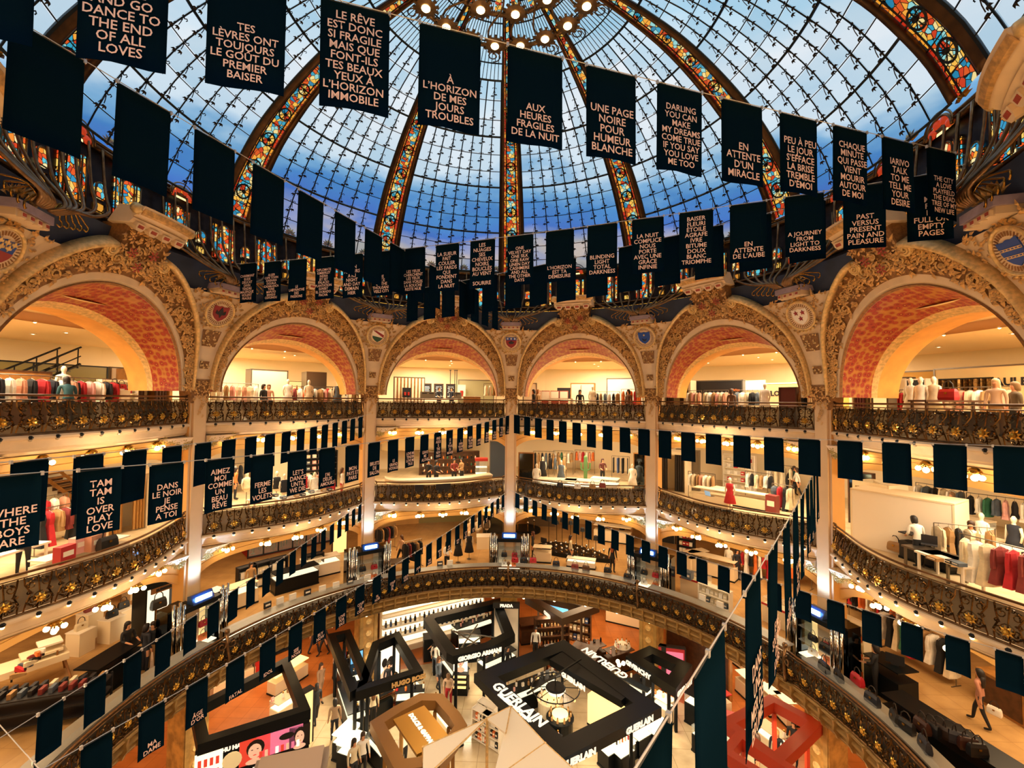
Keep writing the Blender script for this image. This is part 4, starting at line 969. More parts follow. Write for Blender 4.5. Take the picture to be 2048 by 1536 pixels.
for key, (R, aA, aB, s0, ds, n, (q2, q1, q0), w, h, sg, where) in STRINGS.items():
    A, B = Vector((*pol(R, aA), 0)), Vector((*pol(R, aB), 0)); D = B-A
    def at(s): p = A+D*s; p.z = EYE+q2*s*s+q1*s+q0; return p
    d = (-D if sg > 0 else D).normalized(); rz = atan2(d.y, d.x)
    wire = tag(link('banner_wire', MB().mesh('banner_wire', ROPE)), 'thin pale wire carrying '+where.replace('the ', 'the banners of the ', 1), 'wire', 'banner wires')
    b = MB(); b.tube([at(i/40)+Vector((0, 0, .02)) for i in range(41)], .008, 4)
    for k in range(n):
        for e in (-.5, .5): p = at(s0+ds*k+e*w/D.length); b.box((p.x, p.y, p.z+.01), (.035, .035, .06), rz)
    wire.data = b.mesh('banner_wire', ROPE)
    protos = [cloth_mesh(w, h, 31*i+ord(key)) for i in range(3)]
    words = TEXTS.get(key)
    SL = [.878, .803, .702, .616, .531, .449, .365, .288, .218, .145, .079] if key == 'K' else [s0+ds*k for k in range(n)]
    for k in range(n):
        p = at(SL[k]); t = words[k] if words else 0
        if t: lab = 'black banner lettered '+' '.join(t.replace('’', "'").split())
        else: lab = '%s plain black banner on %s' % (ORD[k] + (' of %d' % n if k < 0 else ''), where)
        if not t and words: lab = 'plain black banner nearest the camera on '+where
        lab = ' '.join(lab.split()[:16])
        root = thing('banner', lab, 'banner', p, rz, 'black cloth banners')
        link('cloth', protos[k % 3], root)
        b = MB() if k else MB()
        if k == 0:
            b.tube([(-w/2-.01, .004, .0), (w/2+.01, .004, 0)], .012, 4); rodm = b.mesh('hanging_rod', mat('black_rod', '#10161a', .6))
        link('hanging_rod', rodm, root)
        if t:
            c = bpy.data.curves.new('lettering', 'FONT'); c.body = t; c.align_x = 'CENTER'; c.space_line = LSP; c.resolution_u = 2; c.offset = .012; c.materials.append(PRINT)
            c.size = 1.0; o = link('lettering', c, root); TXT.append((o, w, h, key))
bpy.context.view_layer.update()
dg = bpy.context.evaluated_depsgraph_get()
for o, w, h, key in TXT:
    c = o.data; n = c.body.count('\n')+1; dx, dy = o.dimensions.x, o.dimensions.y
    cap = .195*w if key in 'AC' else (.25*w if key != 'K' else .24*w)
    s = min(.86*w/max(dx, .01), cap, .82*h/max(dy, .01))
    me = bpy.data.meshes.new_from_object(o.evaluated_get(dg)); root = o.parent; bpy.data.objects.remove(o); bpy.data.curves.remove(c)
    o = link('lettering', me, root)
    o.scale = (s, s*1.06, s); o.rotation_euler = (pi/2, 0, 0)
    o.location = (0, -.030, -h+.07*h+1.06*s*LSP*(n-1))
def words_mesh(t, size, m, offset=.015, align='CENTER', space=.95):
    """flat printed or cut-out lettering as a mesh in its own xz plane, facing -y"""
    c = bpy.data.curves.new('w', 'FONT'); c.body = t; c.align_x = align; c.align_y = 'CENTER'; c.space_line = space; c.resolution_u = 2; c.offset = offset; c.size = size; c.extrude = .004
    o = bpy.data.objects.new('w', c); COL.objects.link(o); d = bpy.context.evaluated_depsgraph_get(); me = bpy.data.meshes.new_from_object(o.evaluated_get(d))
    bpy.data.objects.remove(o); bpy.data.curves.remove(c); me.transform(Matrix.Rotation(pi/2, 4, 'X')); me.materials.clear(); me.materials.append(m); return me
# ------------------------------------------------------------------ goods and fittings of the shops
def bagm(c, w=.32, h=.24, d=.13):
    b = MB(); b.sweep([[(-w/2*k, -d/2*q, z), (w/2*k, -d/2*q, z), (w/2*k, d/2*q, z), (-w/2*k, d/2*q, z)] for k, q, z in ((1, .9, 0), (1.04, 1, h*.25), (.98, .8, h*.75), (.88, .35, h))])
    return b.mesh('bag_body', c)
HANDLE = None
def handbag(loc, rz, colour, label, group='handbags on show', s=1.0):
    global HANDLE
    m = mat('leather_'+colour.lstrip('#'), colour, .4, var=.1); key = 'bag'+colour
    if key not in KIDS: KIDS[key] = bagm(m)
    if HANDLE is None:
        b = MB(); b.tube([(-.1, 0, .23), (-.085, 0, .34), (-.03, 0, .40), (.03, 0, .40), (.085, 0, .34), (.1, 0, .23)], .012, 5); HANDLE = b.mesh('handle', mat('bag_handle', '#20140e', .5))
        b = MB(); b.box((0, -.068, .15), (.05, .012, .04)); KIDS['clasp'] = b.mesh('clasp', BRASS)
    r = thing('handbag', label, 'bag', loc, rz, group); link('bag_body', KIDS[key], r); link('handle', HANDLE, r); link('clasp', KIDS['clasp'], r); r.scale = (s, s, s); return r
GSH = {}
def garment_mesh(kind, m):
    L = {'jacket': .72, 'dress': 1.15, 'shirt': .62, 'trousers': 1.0, 'coat': 1.0}[kind]; b = MB()
    if kind == 'trousers':
        for s in (-1, 1): b.sweep([[(s*.02, -.03, z), (s*w, -.03, z), (s*w, .03, z), (s*.02, .03, z)] for w, z in ((.18, 0), (.19, -.25), (.15, -L))])
        b.box((0, 0, .0), (.36, .07, .06))
    else:
        sk = .30 if kind in ('dress', 'coat') else .22
        b.sweep([[(-w, -d, z), (0, -d*1.5, z), (w, -d, z), (w, d, z), (0, d*1.4, z), (-w, d, z)] for w, d, z in ((.07, .03, .04), (.20, .05, -.03), (.21, .07, -.2), (.17, .065, -.42), (sk, .10, -L))])
        if kind in ('jacket', 'coat', 'shirt'):
            for s in (-1, 1): b.sweep([[(s*(x-.05), -.035, z), (s*(x+.05), -.035, z), (s*(x+.05), .035, z), (s*(x-.05), .035, z)] for x, z in ((.2, -.02), (.25, -.25), (.24, -.56))])
    return b.mesh('cloth', m)
HNG = None
def garment(loc, rz, kind, colour, label, group):
    global HNG
    k = kind+colour
    if k not in GSH: GSH[k] = garment_mesh(kind, mat('fabric_'+colour.lstrip('#'), colour, .85, var=.12, vscale=5))
    if HNG is None:
        b = MB(); b.tube([(-.19, 0, -.0), (0, 0, .07), (.19, 0, 0)], .009, 4); b.tube([(0, 0, .06), (0, 0, .12), (.02, 0, .15), (0, 0, .18)], .006, 4); HNG = b.mesh('hanger', STEEL)
    r = thing('garment', label, 'garment', loc, rz, group); link('cloth', GSH[k], r); link('hanger', HNG, r); return r
CN = {'#1c1f2a': 'navy', '#15161a': 'black', '#b3222a': 'red', '#d8c7a6': 'beige', '#ece4d6': 'white', '#7d2f2b': 'maroon', '#c88f74': 'pink', '#55606c': 'grey', '#a07a4c': 'tan', '#2f6a4c': 'green', '#d36a2c': 'orange', '#3b4f7a': 'blue', '#e3a9a0': 'rose'}
def rack(loc, rz, w, n, kinds, cols, where, h=1.45, gname=None):
    x, y, z = loc; r = thing('clothes_rack', 'steel clothes rack '+where, 'rack', loc, rz, 'clothes racks')
    b = MB(); b.tube([(-w/2, 0, h), (w/2, 0, h)], .016, 6); b.build('hanging_rail', STEEL, r)
    for s in (-1, 1):
        b = MB(); b.tube([(s*w/2, 0, 0.02), (s*w/2, 0, h)], .018, 6); b.tube([(s*w/2, -.22, .02), (s*w/2, .22, .02)], .018, 6); b.build('upright', STEEL, r)
    g = gname or 'clothes on the rack '+where; rnd = random.Random(int(x*97+y*31+z*7)); ca, sa = cos(rz), sin(rz)
    n = max(3, int(n*.68))
    pick = [(cols[k % len(cols)] if len(cols) > 3 else rnd.choice(cols), rnd.choice(kinds)) for k in range(n)]; seen = {}
    for k, (c, kd) in enumerate(pick):
        u = -w/2+.12+(w-.24)*(k/(max(n-1, 1))); i = seen.get((c, kd), 0); seen[c, kd] = i+1
        nm = '%s %s' % (CN.get(c, 'coloured'), kd)
        if pick.count((c, kd)) > 1: nm = ORD[i]+' '+nm
        garment((x+u*ca, y+u*sa, z+h-.16), rz+pi/2+rnd.uniform(-.25, .25), kd, c, '%s on the rack %s' % (nm, where), g)
    return r
def table(loc, rz, w, d, h, m, label, top=None):
    r = thing('display_table', label, 'table', loc, rz, 'display tables'); b = MB(); b.box((0, 0, h-.03), (w, d, .06)); b.build('table_top', top or m, r)
    for s in (-1, 1):
        for q in (-1, 1):
            b = MB(); b.box((s*(w/2-.08), q*(d/2-.08), (h-.06)/2), (.06, .06, h-.06)); b.build('leg', m, r)
    return r
LITW = mat('lit_case_white', '#fff4dc', .4, emit='#ffeecb', estr=1.3)
LITY = mat('lit_case_warm', '#ffe0a0', .4, emit='#ffd58a', estr=1.0)
CASEG = glass_mat('case_glass', (.92, .95, .94, 1), .86, .05)
def counter(loc, rz, w, d, h, m, label, lit=True, top=None, group='shop counters'):
    r = thing('counter', label, 'counter', loc, rz, group); b = MB(); b.box((0, 0, h*.35), (w, d, h*.7)); b.build('body', m, r)
    b = MB(); b.box((0, 0, .04), (w+.04, d+.04, .08)); b.build('plinth', BLACK, r)
    if lit:
        b = MB(); b.box((0, 0, h*.72), (w*.96, d*.92, .02)); b.build('lit_shelf', LITW, r)
        b = MB(); b.box((0, 0, h*.85), (w, d, h*.27)); b.build('glass_case', CASEG, r)
    b = MB(); b.box((0, 0, h+.02), (w+.03, d+.03, .04)); b.build('counter_top', top or m, r); return r
def plinth(loc, rz, w, d, h, m, label):
    r = thing('display_plinth', label, 'plinth', loc, rz, 'display plinths'); b = MB(); b.box((0, 0, h/2), (w, d, h)); b.build('block', m, r); b = MB(); b.box((0, 0, h+.015), (w+.04, d+.04, .03)); b.build('cap', WHITE, r); return r
def panelwall(loc, rz, w, h, m, label, d=.12, z0=0.0, frame=None, cat='partition', name='partition'):
    r = thing(name, label, cat, loc, rz); b = MB(); b.box((0, 0, z0+h/2), (w, d, h)); b.build('panel', m, r)
    b = MB()
    for s in (-1, 1): b.box((s*w/2, 0, z0+h/2), (.06, d+.04, h))
    b.box((0, 0, z0+h), (w+.06, d+.04, .06)); b.build('frame', frame or STEEL, r); return r
def sign(parent, t, size, m, at, face=-1, rz=0):
    o = link('lettering', words_mesh(t, size, m), parent, at, rz); return o
def booth(loc, rz, w, h, label, cur='#4a3226', wallm=None):
    r = thing('fitting_booth', label, 'fitting room', loc, rz, 'fitting rooms'); wm = wallm or IVORY
    for s in (-1, 1):
        b = MB(); b.box((s*w/2, .5, h/2), (.12, 1.1, h)); b.build('side_wall', wm, r)
    b = MB(); b.box((0, 1.05, h/2), (w, .08, h)); b.build('rear_wall', wm, r); b = MB(); b.box((0, 0, h-.1), (w, .14, .2)); b.build('lintel', wm, r)
    for s in (-1, 1):
        b = MB(); n = 12; b.sweep([[(s*(w*.12+.30*w*i/n), .05+.05*sin(i*2.1), .05), (s*(w*.12+.30*w*i/n), .05+.05*sin(i*2.1), h-.2)] for i in range(n+1)], 0, False, False); b.build('curtain', mat('curtain_'+cur.lstrip('#'), cur, .9), r)
    return r
BOTTLE = {}
def bottle(loc, colour, label, group, s=1.0):
    if colour not in BOTTLE:
        b = MB(); b.lathe([(.03, 0), (.035, .01), (.035, .10), (.014, .125)], 8); g = b.mesh('flask', mat('bottle_'+colour.lstrip('#'), colour, .15)); b = MB(); b.lathe([(.016, .12), (.02, .125), (.02, .165)], 8); BOTTLE[colour] = (g, b.mesh('cap', BRASS))
    r = thing('bottle', label, 'bottle', loc, 0, group); link('flask', BOTTLE[colour][0], r); link('cap', BOTTLE[colour][1], r); r.scale = (s, s, s*1.1); return r
BOX = {}
def carton(loc, rz, colour, label, group, d=(.14, .1, .16)):
    k = (colour, d)
    if k not in BOX:
        b = MB(); b.box((0, 0, d[2]/2), d); BOX[k] = b.mesh('carton', mat('carton_'+colour.lstrip('#'), colour, .5)); b = MB(); b.box((0, -d[1]/2-.002, d[2]*.55), (d[0]*.7, .004, d[2]*.3)); BOX[k, 1] = b.mesh('carton_label', WHITE)
    r = thing('carton', label, 'box', loc, rz, group); link('carton_body', BOX[k], r); link('carton_label', BOX[k, 1], r); return r
def shelves(loc, rz, w, h, n, m, label, goods=(), where='', depth=.35, per=5, kind='carton', back=None, lit=True):
    x, y, z = loc; r = thing('shelf_unit', label, 'shelving', loc, rz, 'shelf units'); b = MB(); b.box((0, depth/2, h/2), (w, .04, h)); b.build('rear_panel', back or m, r)
    for s in (-1, 1):
        b = MB(); b.box((s*w/2, 0, h/2), (.04, depth, h)); b.build('side', m, r)
    ca, sa = cos(rz), sin(rz); rnd = random.Random(int(x*53+y*71))
    for k in range(n+1):
        zz = .06+(h-.1)*k/n; b = MB(); b.box((0, 0, zz), (w, depth, .03)); sh = b.build('shelf', m, r)
        if lit and k:
            b = MB(); b.box((0, depth/2-.05, zz-.03), (w*.92, .04, .02)); b.build('light_strip', LITY, sh)
        if goods and k < n:
            for i in range(per):
                u = -w/2+.12+(w-.24)*(i+.5)/per; c = rnd.choice(goods); p = (x+u*ca+.02*sa, y+u*sa-.02*ca, z+zz+.016); nm = CN.get(c, 'coloured')
                if kind == 'carton': carton(p, rz, c, 'small %s box on %s' % (nm, where), 'boxes on '+where, (min(.2, w/per*.7), .16, (h/n)*.5))
                elif kind == 'bottle': bottle(p, c, 'small bottle on '+where, 'bottles on '+where, 1.4)
                else: handbag(p, rz, c, 'small handbag on '+where, 'bags on '+where, .8)
    return r

# ------------------------------------------------------------------ people: one continuous skinned body each, hair as its own part
POSES = {}
def pose_mesh(kind):
    J = {'pel': (0, 0, .96, .125), 'sp': (0, .0, 1.14, .115), 'ch': (0, 0, 1.33, .135), 'nk': (0, 0, 1.48, .052), 'hd': (0, -.01, 1.58, .083), 'tp': (0, 0, 1.68, .082), 'no': (0, -.095, 1.60, .018)}
    a = {'stand': ((.23, .02, 1.14), (.25, -.04, .90)), 'walk': ((.22, .10, 1.15), (.24, .12, .92)), 'desk': ((.23, -.06, 1.14), (.17, -.30, 1.08)), 'lean': ((.23, -.12, 1.10), (.16, -.36, .98))}[kind]
    for s, n in ((1, 'R'), (-1, 'L')):
        k = -1 if (kind == 'walk' and s < 0) else 1
        J['sh'+n] = (s*.185, 0, 1.40, .062); J['el'+n] = (s*a[0][0], a[0][1]*k, a[0][2], .046); J['wr'+n] = (s*a[1][0], a[1][1]*k-.03*(k < 0), a[1][2], .032)
        w = Vector(J['wr'+n][:3]); d = (w-Vector(J['el'+n][:3])).normalized(); p = w+d*.07; J['pm'+n] = (*p, .034)
        for f, (dx, l) in enumerate(((-.028, .075), (-.010, .09), (.010, .085), (.027, .07))):
            q = p+d*l+Vector((0, dx, 0)); J['f%d%s' % (f, n)] = (*q, .010)
        q = w+d*.06+Vector((-s*.02, -.05, 0)); J['th'+n] = (*q, .011)
        st = {'stand': 0, 'walk': .26*s, 'desk': .02*s, 'lean': .05*s}[kind]
        J['hp'+n] = (s*.09, 0, .90, .10); J['kn'+n] = (s*.10, st*.55-.04*(kind == 'walk'), .49, .062); J['an'+n] = (s*.10, st+.02, .09, .042); J['to'+n] = (s*.11, st-.15, .04, .036)
    if kind == 'lean':
        for q in ('ch', 'nk', 'hd', 'tp', 'no', 'shR', 'shL'): x, y, z, r = J[q]; J[q] = (x, y-.30*(z-.96), z-.08*(z-.96), r)
    E = [('pel', 'sp'), ('sp', 'ch'), ('ch', 'nk'), ('nk', 'hd'), ('hd', 'tp'), ('hd', 'no')]
    for n in 'RL':
        E += [('ch', 'sh'+n), ('sh'+n, 'el'+n), ('el'+n, 'wr'+n), ('wr'+n, 'pm'+n), ('pel', 'hp'+n), ('hp'+n, 'kn'+n), ('kn'+n, 'an'+n), ('an'+n, 'to'+n), ('wr'+n, 'th'+n)]+[('pm'+n, 'f%d%s' % (f, n)) for f in range(4)]
    K = list(J); me = bpy.data.meshes.new('p'); me.from_pydata([J[k][:3] for k in K], [(K.index(x), K.index(y)) for x, y in E], [])
    o = bpy.data.objects.new('p', me); COL.objects.link(o); md = o.modifiers.new('s', 'SKIN'); md.use_smooth_shade = True
    sv = me.skin_vertices[0].data
    for i, k in enumerate(K): sv[i].radius = (J[k][3], J[k][3]*(.72 if k in ('pel', 'sp', 'ch') else 1)); sv[i].use_root = (k == 'pel')
    o.modifiers.new('d', 'SUBSURF').levels = 1
    dgp = bpy.context.evaluated_depsgraph_get(); out = bpy.data.meshes.new_from_object(o.evaluated_get(dgp)); bpy.data.objects.remove(o)
    lean = .0
    hb = MB(); hx, hy, hz, _ = J['hd']; tx, ty, tz, _ = J['tp']
    hb.sweep([[(tx+r*cos(q)*.95, ty+dy+r*sin(q)*1.08, tz+z) for q in [2*pi*i/10 for i in range(10)]] for r, dy, z in ((.075, .05, -.20), (.097, .035, -.12), (.102, .02, -.03), (.098, .008, .02), (.07, 0, .065), (.02, 0, .085))])
    return out, hb
SKIN, HAIRS = '#c98f68', {}
def person(loc, rz, kind, top, legs, hair, label, long_hair=False, shoes='#17130f', sleeve=True, skirt=False, held=None):
    key = (kind, top, legs, skirt, sleeve)
    if kind not in POSES: POSES[kind] = pose_mesh(kind)
    if key not in POSES:
        me = POSES[kind][0].copy()
        for c, nm in ((SKIN, 'skin'), (top, 'top'), (legs, 'legs'), (shoes, 'shoes')): me.materials.append(mat('wear_'+c.lstrip('#'), c, .75))
        me.materials.clear()
        for c in (SKIN, top, legs, shoes): me.materials.append(mat('wear_'+c.lstrip('#'), c, .75))
        idx = []
        for p in me.polygons:
            c = p.center; z = c.z; ax = abs(c.x)
            if z > 1.475: k = 0
            elif z > .93: k = 1
            elif z > .11: k = 2
            else: k = 3
            if ax > .15 and z < 1.2 and z > .6 and (kind in ('stand', 'walk')): k = 1 if (sleeve and z > .93) else 0
            if kind in ('desk', 'lean') and c.y < -.2 and .85 < z < 1.2: k = 0
            if k == 2 and z < .45 and skirt: k = 0
            idx.append(k)
        me.polygons.foreach_set('material_index', idx); POSES[key] = me
    r = thing('person', label, 'person', loc, rz); link('body', POSES[key], r)
    hk = (kind, hair, long_hair)
    if hk not in HAIRS:
        hm = POSES[kind][1].mesh('hair', mat('hair_'+hair.lstrip('#'), hair, .6), True)
        if long_hair:
            b = MB(); b.v = list(POSES[kind][1].v); b.f = list(POSES[kind][1].f); b.m = list(POSES[kind][1].m); x0 = b.v[0]
            cy = sum(v[1] for v in b.v[:10])/10; cz = b.v[0][2]
            b.sweep([[(w*cos(q), cy+.03+d*sin(q), cz+z) for q in [2*pi*i/8 for i in range(8)]] for w, d, z in ((.085, .06, .08), (.10, .05, -.05), (.095, .045, -.17), (.05, .03, -.27))])
            hm = b.mesh('hair', mat('hair_'+hair.lstrip('#'), hair, .6), True)
        HAIRS[hk] = hm
    link('hair', HAIRS[hk], r)
    if skirt:
        if ('skirt', legs) not in POSES:
            b = MB(); b.sweep([[(w*cos(q), d*sin(q), z) for q in [2*pi*i/12 for i in range(12)]] for w, d, z in ((.15, .11, 1.04), (.19, .16, .9), (.22, .2, .72), (.25, .24, .52))]); POSES['skirt', legs] = b.mesh('skirt', mat('wear_'+legs.lstrip('#'), legs, .75), True)
        link('skirt', POSES['skirt', legs], r)
    return r
def mannequin(loc, rz, colour, label, kind='dress', body=None, h=1.0):
    r = thing('mannequin', label, 'mannequin', loc, rz, 'dressed mannequins'); m = body or mat('mannequin_cream', '#e6d6bc', .4)
    b = MB(); b.lathe([(.14, 0), (.15, .01), (.14, .02), (.02, .03), (.02, .75)], 12); b.build('stand', STEEL, r)
    b = MB(); b.sweep([[(w*cos(q), d*sin(q), z) for q in [2*pi*i/12 for i in range(12)]] for w, d, z in ((.10, .09, .72), (.17, .12, .85), (.13, .10, 1.08), (.17, .12, 1.28), (.19, .09, 1.40), (.06, .05, 1.46), (.05, .05, 1.52), (.07, .085, 1.58), (.075, .09, 1.66), (.03, .04, 1.74))]); b.build('body', m, r, True)
    for s in (-1, 1):
        b = MB(); b.tube([(s*.18, 0, 1.38), (s*.23, .01, 1.12), (s*.21, -.05, .88)], [.05, .038, .028], 7); b.build('arm', m, r, True)
    b = MB(); L = .45 if kind == 'dress' else .85
    b.sweep([[(w*cos(q), d*sin(q), z) for q in [2*pi*i/12 for i in range(12)]] for w, d, z in ((.30 if kind == 'dress' else .20, .24 if kind == 'dress' else .16, L), (.19, .15, .95), (.145, .115, 1.10), (.185, .135, 1.28), (.20, .10, 1.41), (.07, .06, 1.455))]); b.build('clothes', mat('fabric_'+colour.lstrip('#'), colour, .85, var=.12), r, True)
    return r
def poster(parent, w, h, at, cols, rz=0, m=None):
    """a flat lit picture: colour fields as on the poster"""
    b = MB(); b.box((0, 0, 0), (w, .03, h)); o = link('poster', b.mesh('poster', m or LITW), parent, at, rz); return o
# ------------------------------------------------------------------ shops of the top gallery
def fc(p, d=0): return -atan2(p[0], p[1])+radians(d)
BEI = ['#d8c7a6', '#ece4d6', '#a07a4c', '#e3a9a0', '#d8c7a6', '#c88f74']
MIX = ['#1c1f2a', '#ece4d6', '#b3222a', '#15161a', '#d8c7a6', '#7d2f2b', '#55606c']
REDS = ['#b3222a', '#7d2f2b', '#ece4d6', '#d36a2c', '#15161a', '#b3222a']
GREYWALL = mat('grey_panel', '#5a554c', .5); OLIVE = mat('olive_glass_panel', '#8d8250', .25); INK = mat('black_letters', '#17161a', .6); SIGNW = mat('white_letters', '#f6efe2', .5, emit='#fff4e0', estr=.8)
def at3(p): return p
# bay -90: metal stairs, logo wall, curtained booth
p = (-19.49, 4.51, 13.5)
st = thing('staircase', 'metal staircase with olive glass sides behind the top gallery', 'stairs', p, fc(p))
for k in range(12):
    b = MB(); b.box((-2.2+.3*k, .3, .2+.19*k), (.32, 1.3, .05)); b.build('step', GREYWALL, st)
for y in (-.35, .95):
    b = MB(); b.tube([(-2.4, y, .9), (1.3, y, 3.2)], .04, 6); b.tube([(-2.4, y, .5), (1.3, y, 2.8)], .025, 5); b.tube([(-2.4, y, .15), (1.3, y, 2.45)], .06, 4); b.build('handrail', IRON, st)
    for k in range(6):
        b = MB(); b.tube([(-2.3+.7*k, y, .1+.43*k), (-2.3+.7*k, y, .95+.43*k)], .025, 5); b.build('baluster', IRON, st)
for x, m in ((10, OLIVE), (60, OLIVE), (118, OLIVE), (168, OLIVE)):
    p = (-21.41, 5.04, 13.5) if x == 10 else ((-21.22, 5.82, 13.5) if x == 60 else ((-20.93, 6.79, 13.5) if x == 118 else (-20.62, 7.66, 13.5)))
    panelwall(p, fc(p), 1.7, 2.5, m, 'tall olive glass panel behind the metal staircase', .1, 0, IRON)
p = (-17.71, 6.89, 13.5); w = panelwall(p, fc(p), 1.5, 2.35, WHITE, 'white logo wall of the shop in the west bay'); sign(w, 'LACOSTE', .17, mat('blue_letters', '#2a4f8a', .5), (-.15, -.07, 1.75))
b = MB(); b.sweep([[(x, -.08, 1.72+z*w2), (x, -.1, 1.74+z*w2), (x, -.08, 1.76+z*w2)] for x, z, w2 in ((.42, 0, 1), (.5, .2, 1), (.6, .3, 1), (.72, .1, 1))]); b.build('green_emblem', mat('green_emblem', '#1f7a4a', .5), w)
p = (-16.65, 6.85, 13.5); booth(p, fc(p), 1.7, 2.3, 'timber fitting booth with brown curtains on the top gallery, west bay', '#4a2f22', WOODM)
p = (-16.3, 4.84, 13.5); shelves(p, fc(p), 1.3, 1.75, 3, WHITE, 'white shelf unit with red and black bags, top gallery west bay', ['#b3222a', '#15161a', '#b3222a'], 'the white shelf of the west bay', per=3, kind='bag')
p = (-15.69, 4.04, 14.85); handbag(p, fc(p), '#15161a', 'black handbag high on the west bay display'); p = (-15.63, 4.28, 14.8); handbag(p, fc(p), '#b3222a', 'red handbag high on the west bay display')
plinth((-15.69, 4.04, 13.5), 0, .4, .4, 1.32, IVORY, 'ivory plinth under the black handbag'); plinth((-15.63, 4.28, 13.5), 0, .4, .4, 1.27, IVORY, 'ivory plinth under the red handbag')
p = (-15.38, 0.76, 13.5); rack(p, fc(p), 2.6, 14, ['jacket', 'shirt'], ['#b3222a', '#1c1f2a', '#ece4d6', '#c88f74', '#15161a'], 'with red and navy tops by the west bay railing', 1.7)
p = (-15.34, 2.81, 13.5); rack(p, fc(p), 1.6, 9, ['jacket', 'shirt'], ['#1c1f2a', '#b3222a', '#e3a9a0', '#ece4d6'], 'beside the bending assistant, top gallery', 1.7)
p = (-15.4, 1.79, 13.85); mannequin(p, fc(p), '#ece4d6', 'cream mannequin with a bald head by the west bay railing'); plinth((-15.4, 1.79, 13.5), 0, .5, .5, .32, WHITE, 'white plinth of the cream mannequin, west bay')
p = (-14.55, 1.19, 13.5); person(p, fc(p, 160), 'lean', '#2f5f6a', '#1c1f2a', '#1c1411', 'person in a teal top leaning over a rack on the top gallery', True)
p = (-17.4, 1.9, 13.5); panelwall(p, fc(p), 2.0, 1.9, WOODM, 'lit timber shop front in the west bay', .5, 0, WOODD, 'shop facade', 'shop_facade')
# bay -54
p = (-13.87, 11.47, 13.5); panelwall(p, fc(p), 1.9, 2.6, IVORY, 'cream wall block behind two shoppers on the top gallery', .8)
p = (-13.46, 13.41, 13.5); shelves(p, fc(p), 2.2, 2.1, 4, WOODD, 'dark lit shelf unit with bottles, top gallery', ['#d36a2c', '#15161a', '#ece4d6'], 'the dark shelf of the second bay', per=7, kind='bottle', back=LITY)
p = (-12.07, 13.35, 13.5); panelwall(p, fc(p), 1.1, 2.6, STEEL, 'grey square pier beside the dark bottle shelf', 1.0)
p = (-13.63, 8.37, 13.5); rack(p, fc(p), 2.2, 12, ['jacket', 'dress'], BEI, 'with pale dresses beside the red lily column', 1.75)
p = (-11.67, 10.94, 13.5); rack(p, fc(p), 1.4, 8, ['shirt'], REDS, 'with red shirts in front of the grey pier', 1.7)
p = (-10.99, 11.9, 13.5); rack(p, fc(p), 1.4, 8, ['jacket'], BEI, 'with beige jackets in the second bay', 1.7)
p = (-11.02, 12.94, 13.5); rack(p, fc(p), 1.5, 8, ['jacket'], MIX, 'with mixed jackets in the second bay', 1.75)
p = (-12.59, 9.04, 13.5); person(p, fc(p, 30), 'stand', '#15161a', '#15161a', '#2a1a12', 'person in black standing before the cream wall block')
p = (-12.61, 9.52, 13.5); person(p, fc(p, -20), 'stand', '#c88f74', '#1c1f2a', '#6b4526', 'person in a pink top beside the shopper in black')
p = (-9.55, 12.21, 13.5); person(p, fc(p, 90), 'stand', '#ece4d6', '#1c1f2a', '#2a1a12', 'person in white near the striped-shield column, top gallery', True)
p = (-9.22, 12.58, 13.5); person(p, fc(p, -60), 'stand', '#a07a4c', '#15161a', '#1c1411', 'person in tan beside the striped-shield column, top gallery')
for x, c in ((575, '#ece4d6'), (617, '#d8c7a6'), (675, '#55606c')):
    p = {575: (-11.8, 9.89, 13.8), 617: (-10.98, 10.51, 13.8), 675: (-9.84, 11.58, 13.8)}[x]; mannequin(p, fc(p), c, 'mannequin in %s on a plinth, second bay of the top gallery' % {'#ece4d6': 'white', '#d8c7a6': 'beige', '#55606c': 'grey'}[c])
    plinth((p[0], p[1], Z3), 0, .5, .5, .28, WHITE, 'white plinth under the %s mannequin, second bay' % {'#ece4d6': 'white', '#d8c7a6': 'beige', '#55606c': 'grey'}[c])
# bay -18: the cafe
p = (-6.92, 16.07, 13.5); pw = panelwall(p, fc(p), 2.0, 2.5, WOODM, 'slatted timber cafe wall on the top gallery', .1)
for k in range(9):
    b = MB(); b.box((-.9+.225*k, -.08, 1.25), (.12, .06, 2.4)); b.build('slat', IVORY, pw)
p = (-6.94, 15.52, 13.5); q = panelwall(p, fc(p), .5, .62, INK, 'small framed poster with two red cups on the cafe wall', .05, 1.15, INK, 'poster', 'framed_poster')
for k in (-1, 1):
    b = MB(); b.lathe([(.06, 1.3), (.075, 1.5), (.02, 1.51)], 8, (k*.11, -.05, 0)); b.build('red_cup', mat('red_cup', '#b2271e', .5), q)
for x, nm in ((853, 'first'), (877, 'second'), (901, 'third')):
    p = {853: (-6.17, 17.97, 13.5), 877: (-5.36, 18.23, 13.5), 901: (-4.53, 18.45, 13.5)}[x]; q = panelwall(p, fc(p), .62, 1.05, INK, '%s black menu board from the timber wall of the cafe' % nm, .06, 1.1, WOODD, 'menu board', 'menu_board')
    for k in range(8):
        b = MB(); b.box((0, -.05, 1.25+.1*k), (.42-.05*(k % 3), .012, .025)); b.build('text_line', SIGNW, q)
p = (-3.76, 18.62, 13.5); q = panelwall(p, fc(p), .5, 1.0, WHITE, 'white poster with a red drink on the cafe wall', .06, 1.1, WHITE, 'poster', 'framed_poster')
b = MB(); b.lathe([(.09, 1.3), (.12, 1.7), (.02, 1.71)], 10, (0, -.05, 0)); b.build('red_drink', mat('red_cup', '#b2271e', .5), q)
p = (-4.79, 15.79, 13.5); counter(p, fc(p), 4.2, .7, 1.1, WOODM, 'timber cafe counter on the top gallery', False, STEEL)
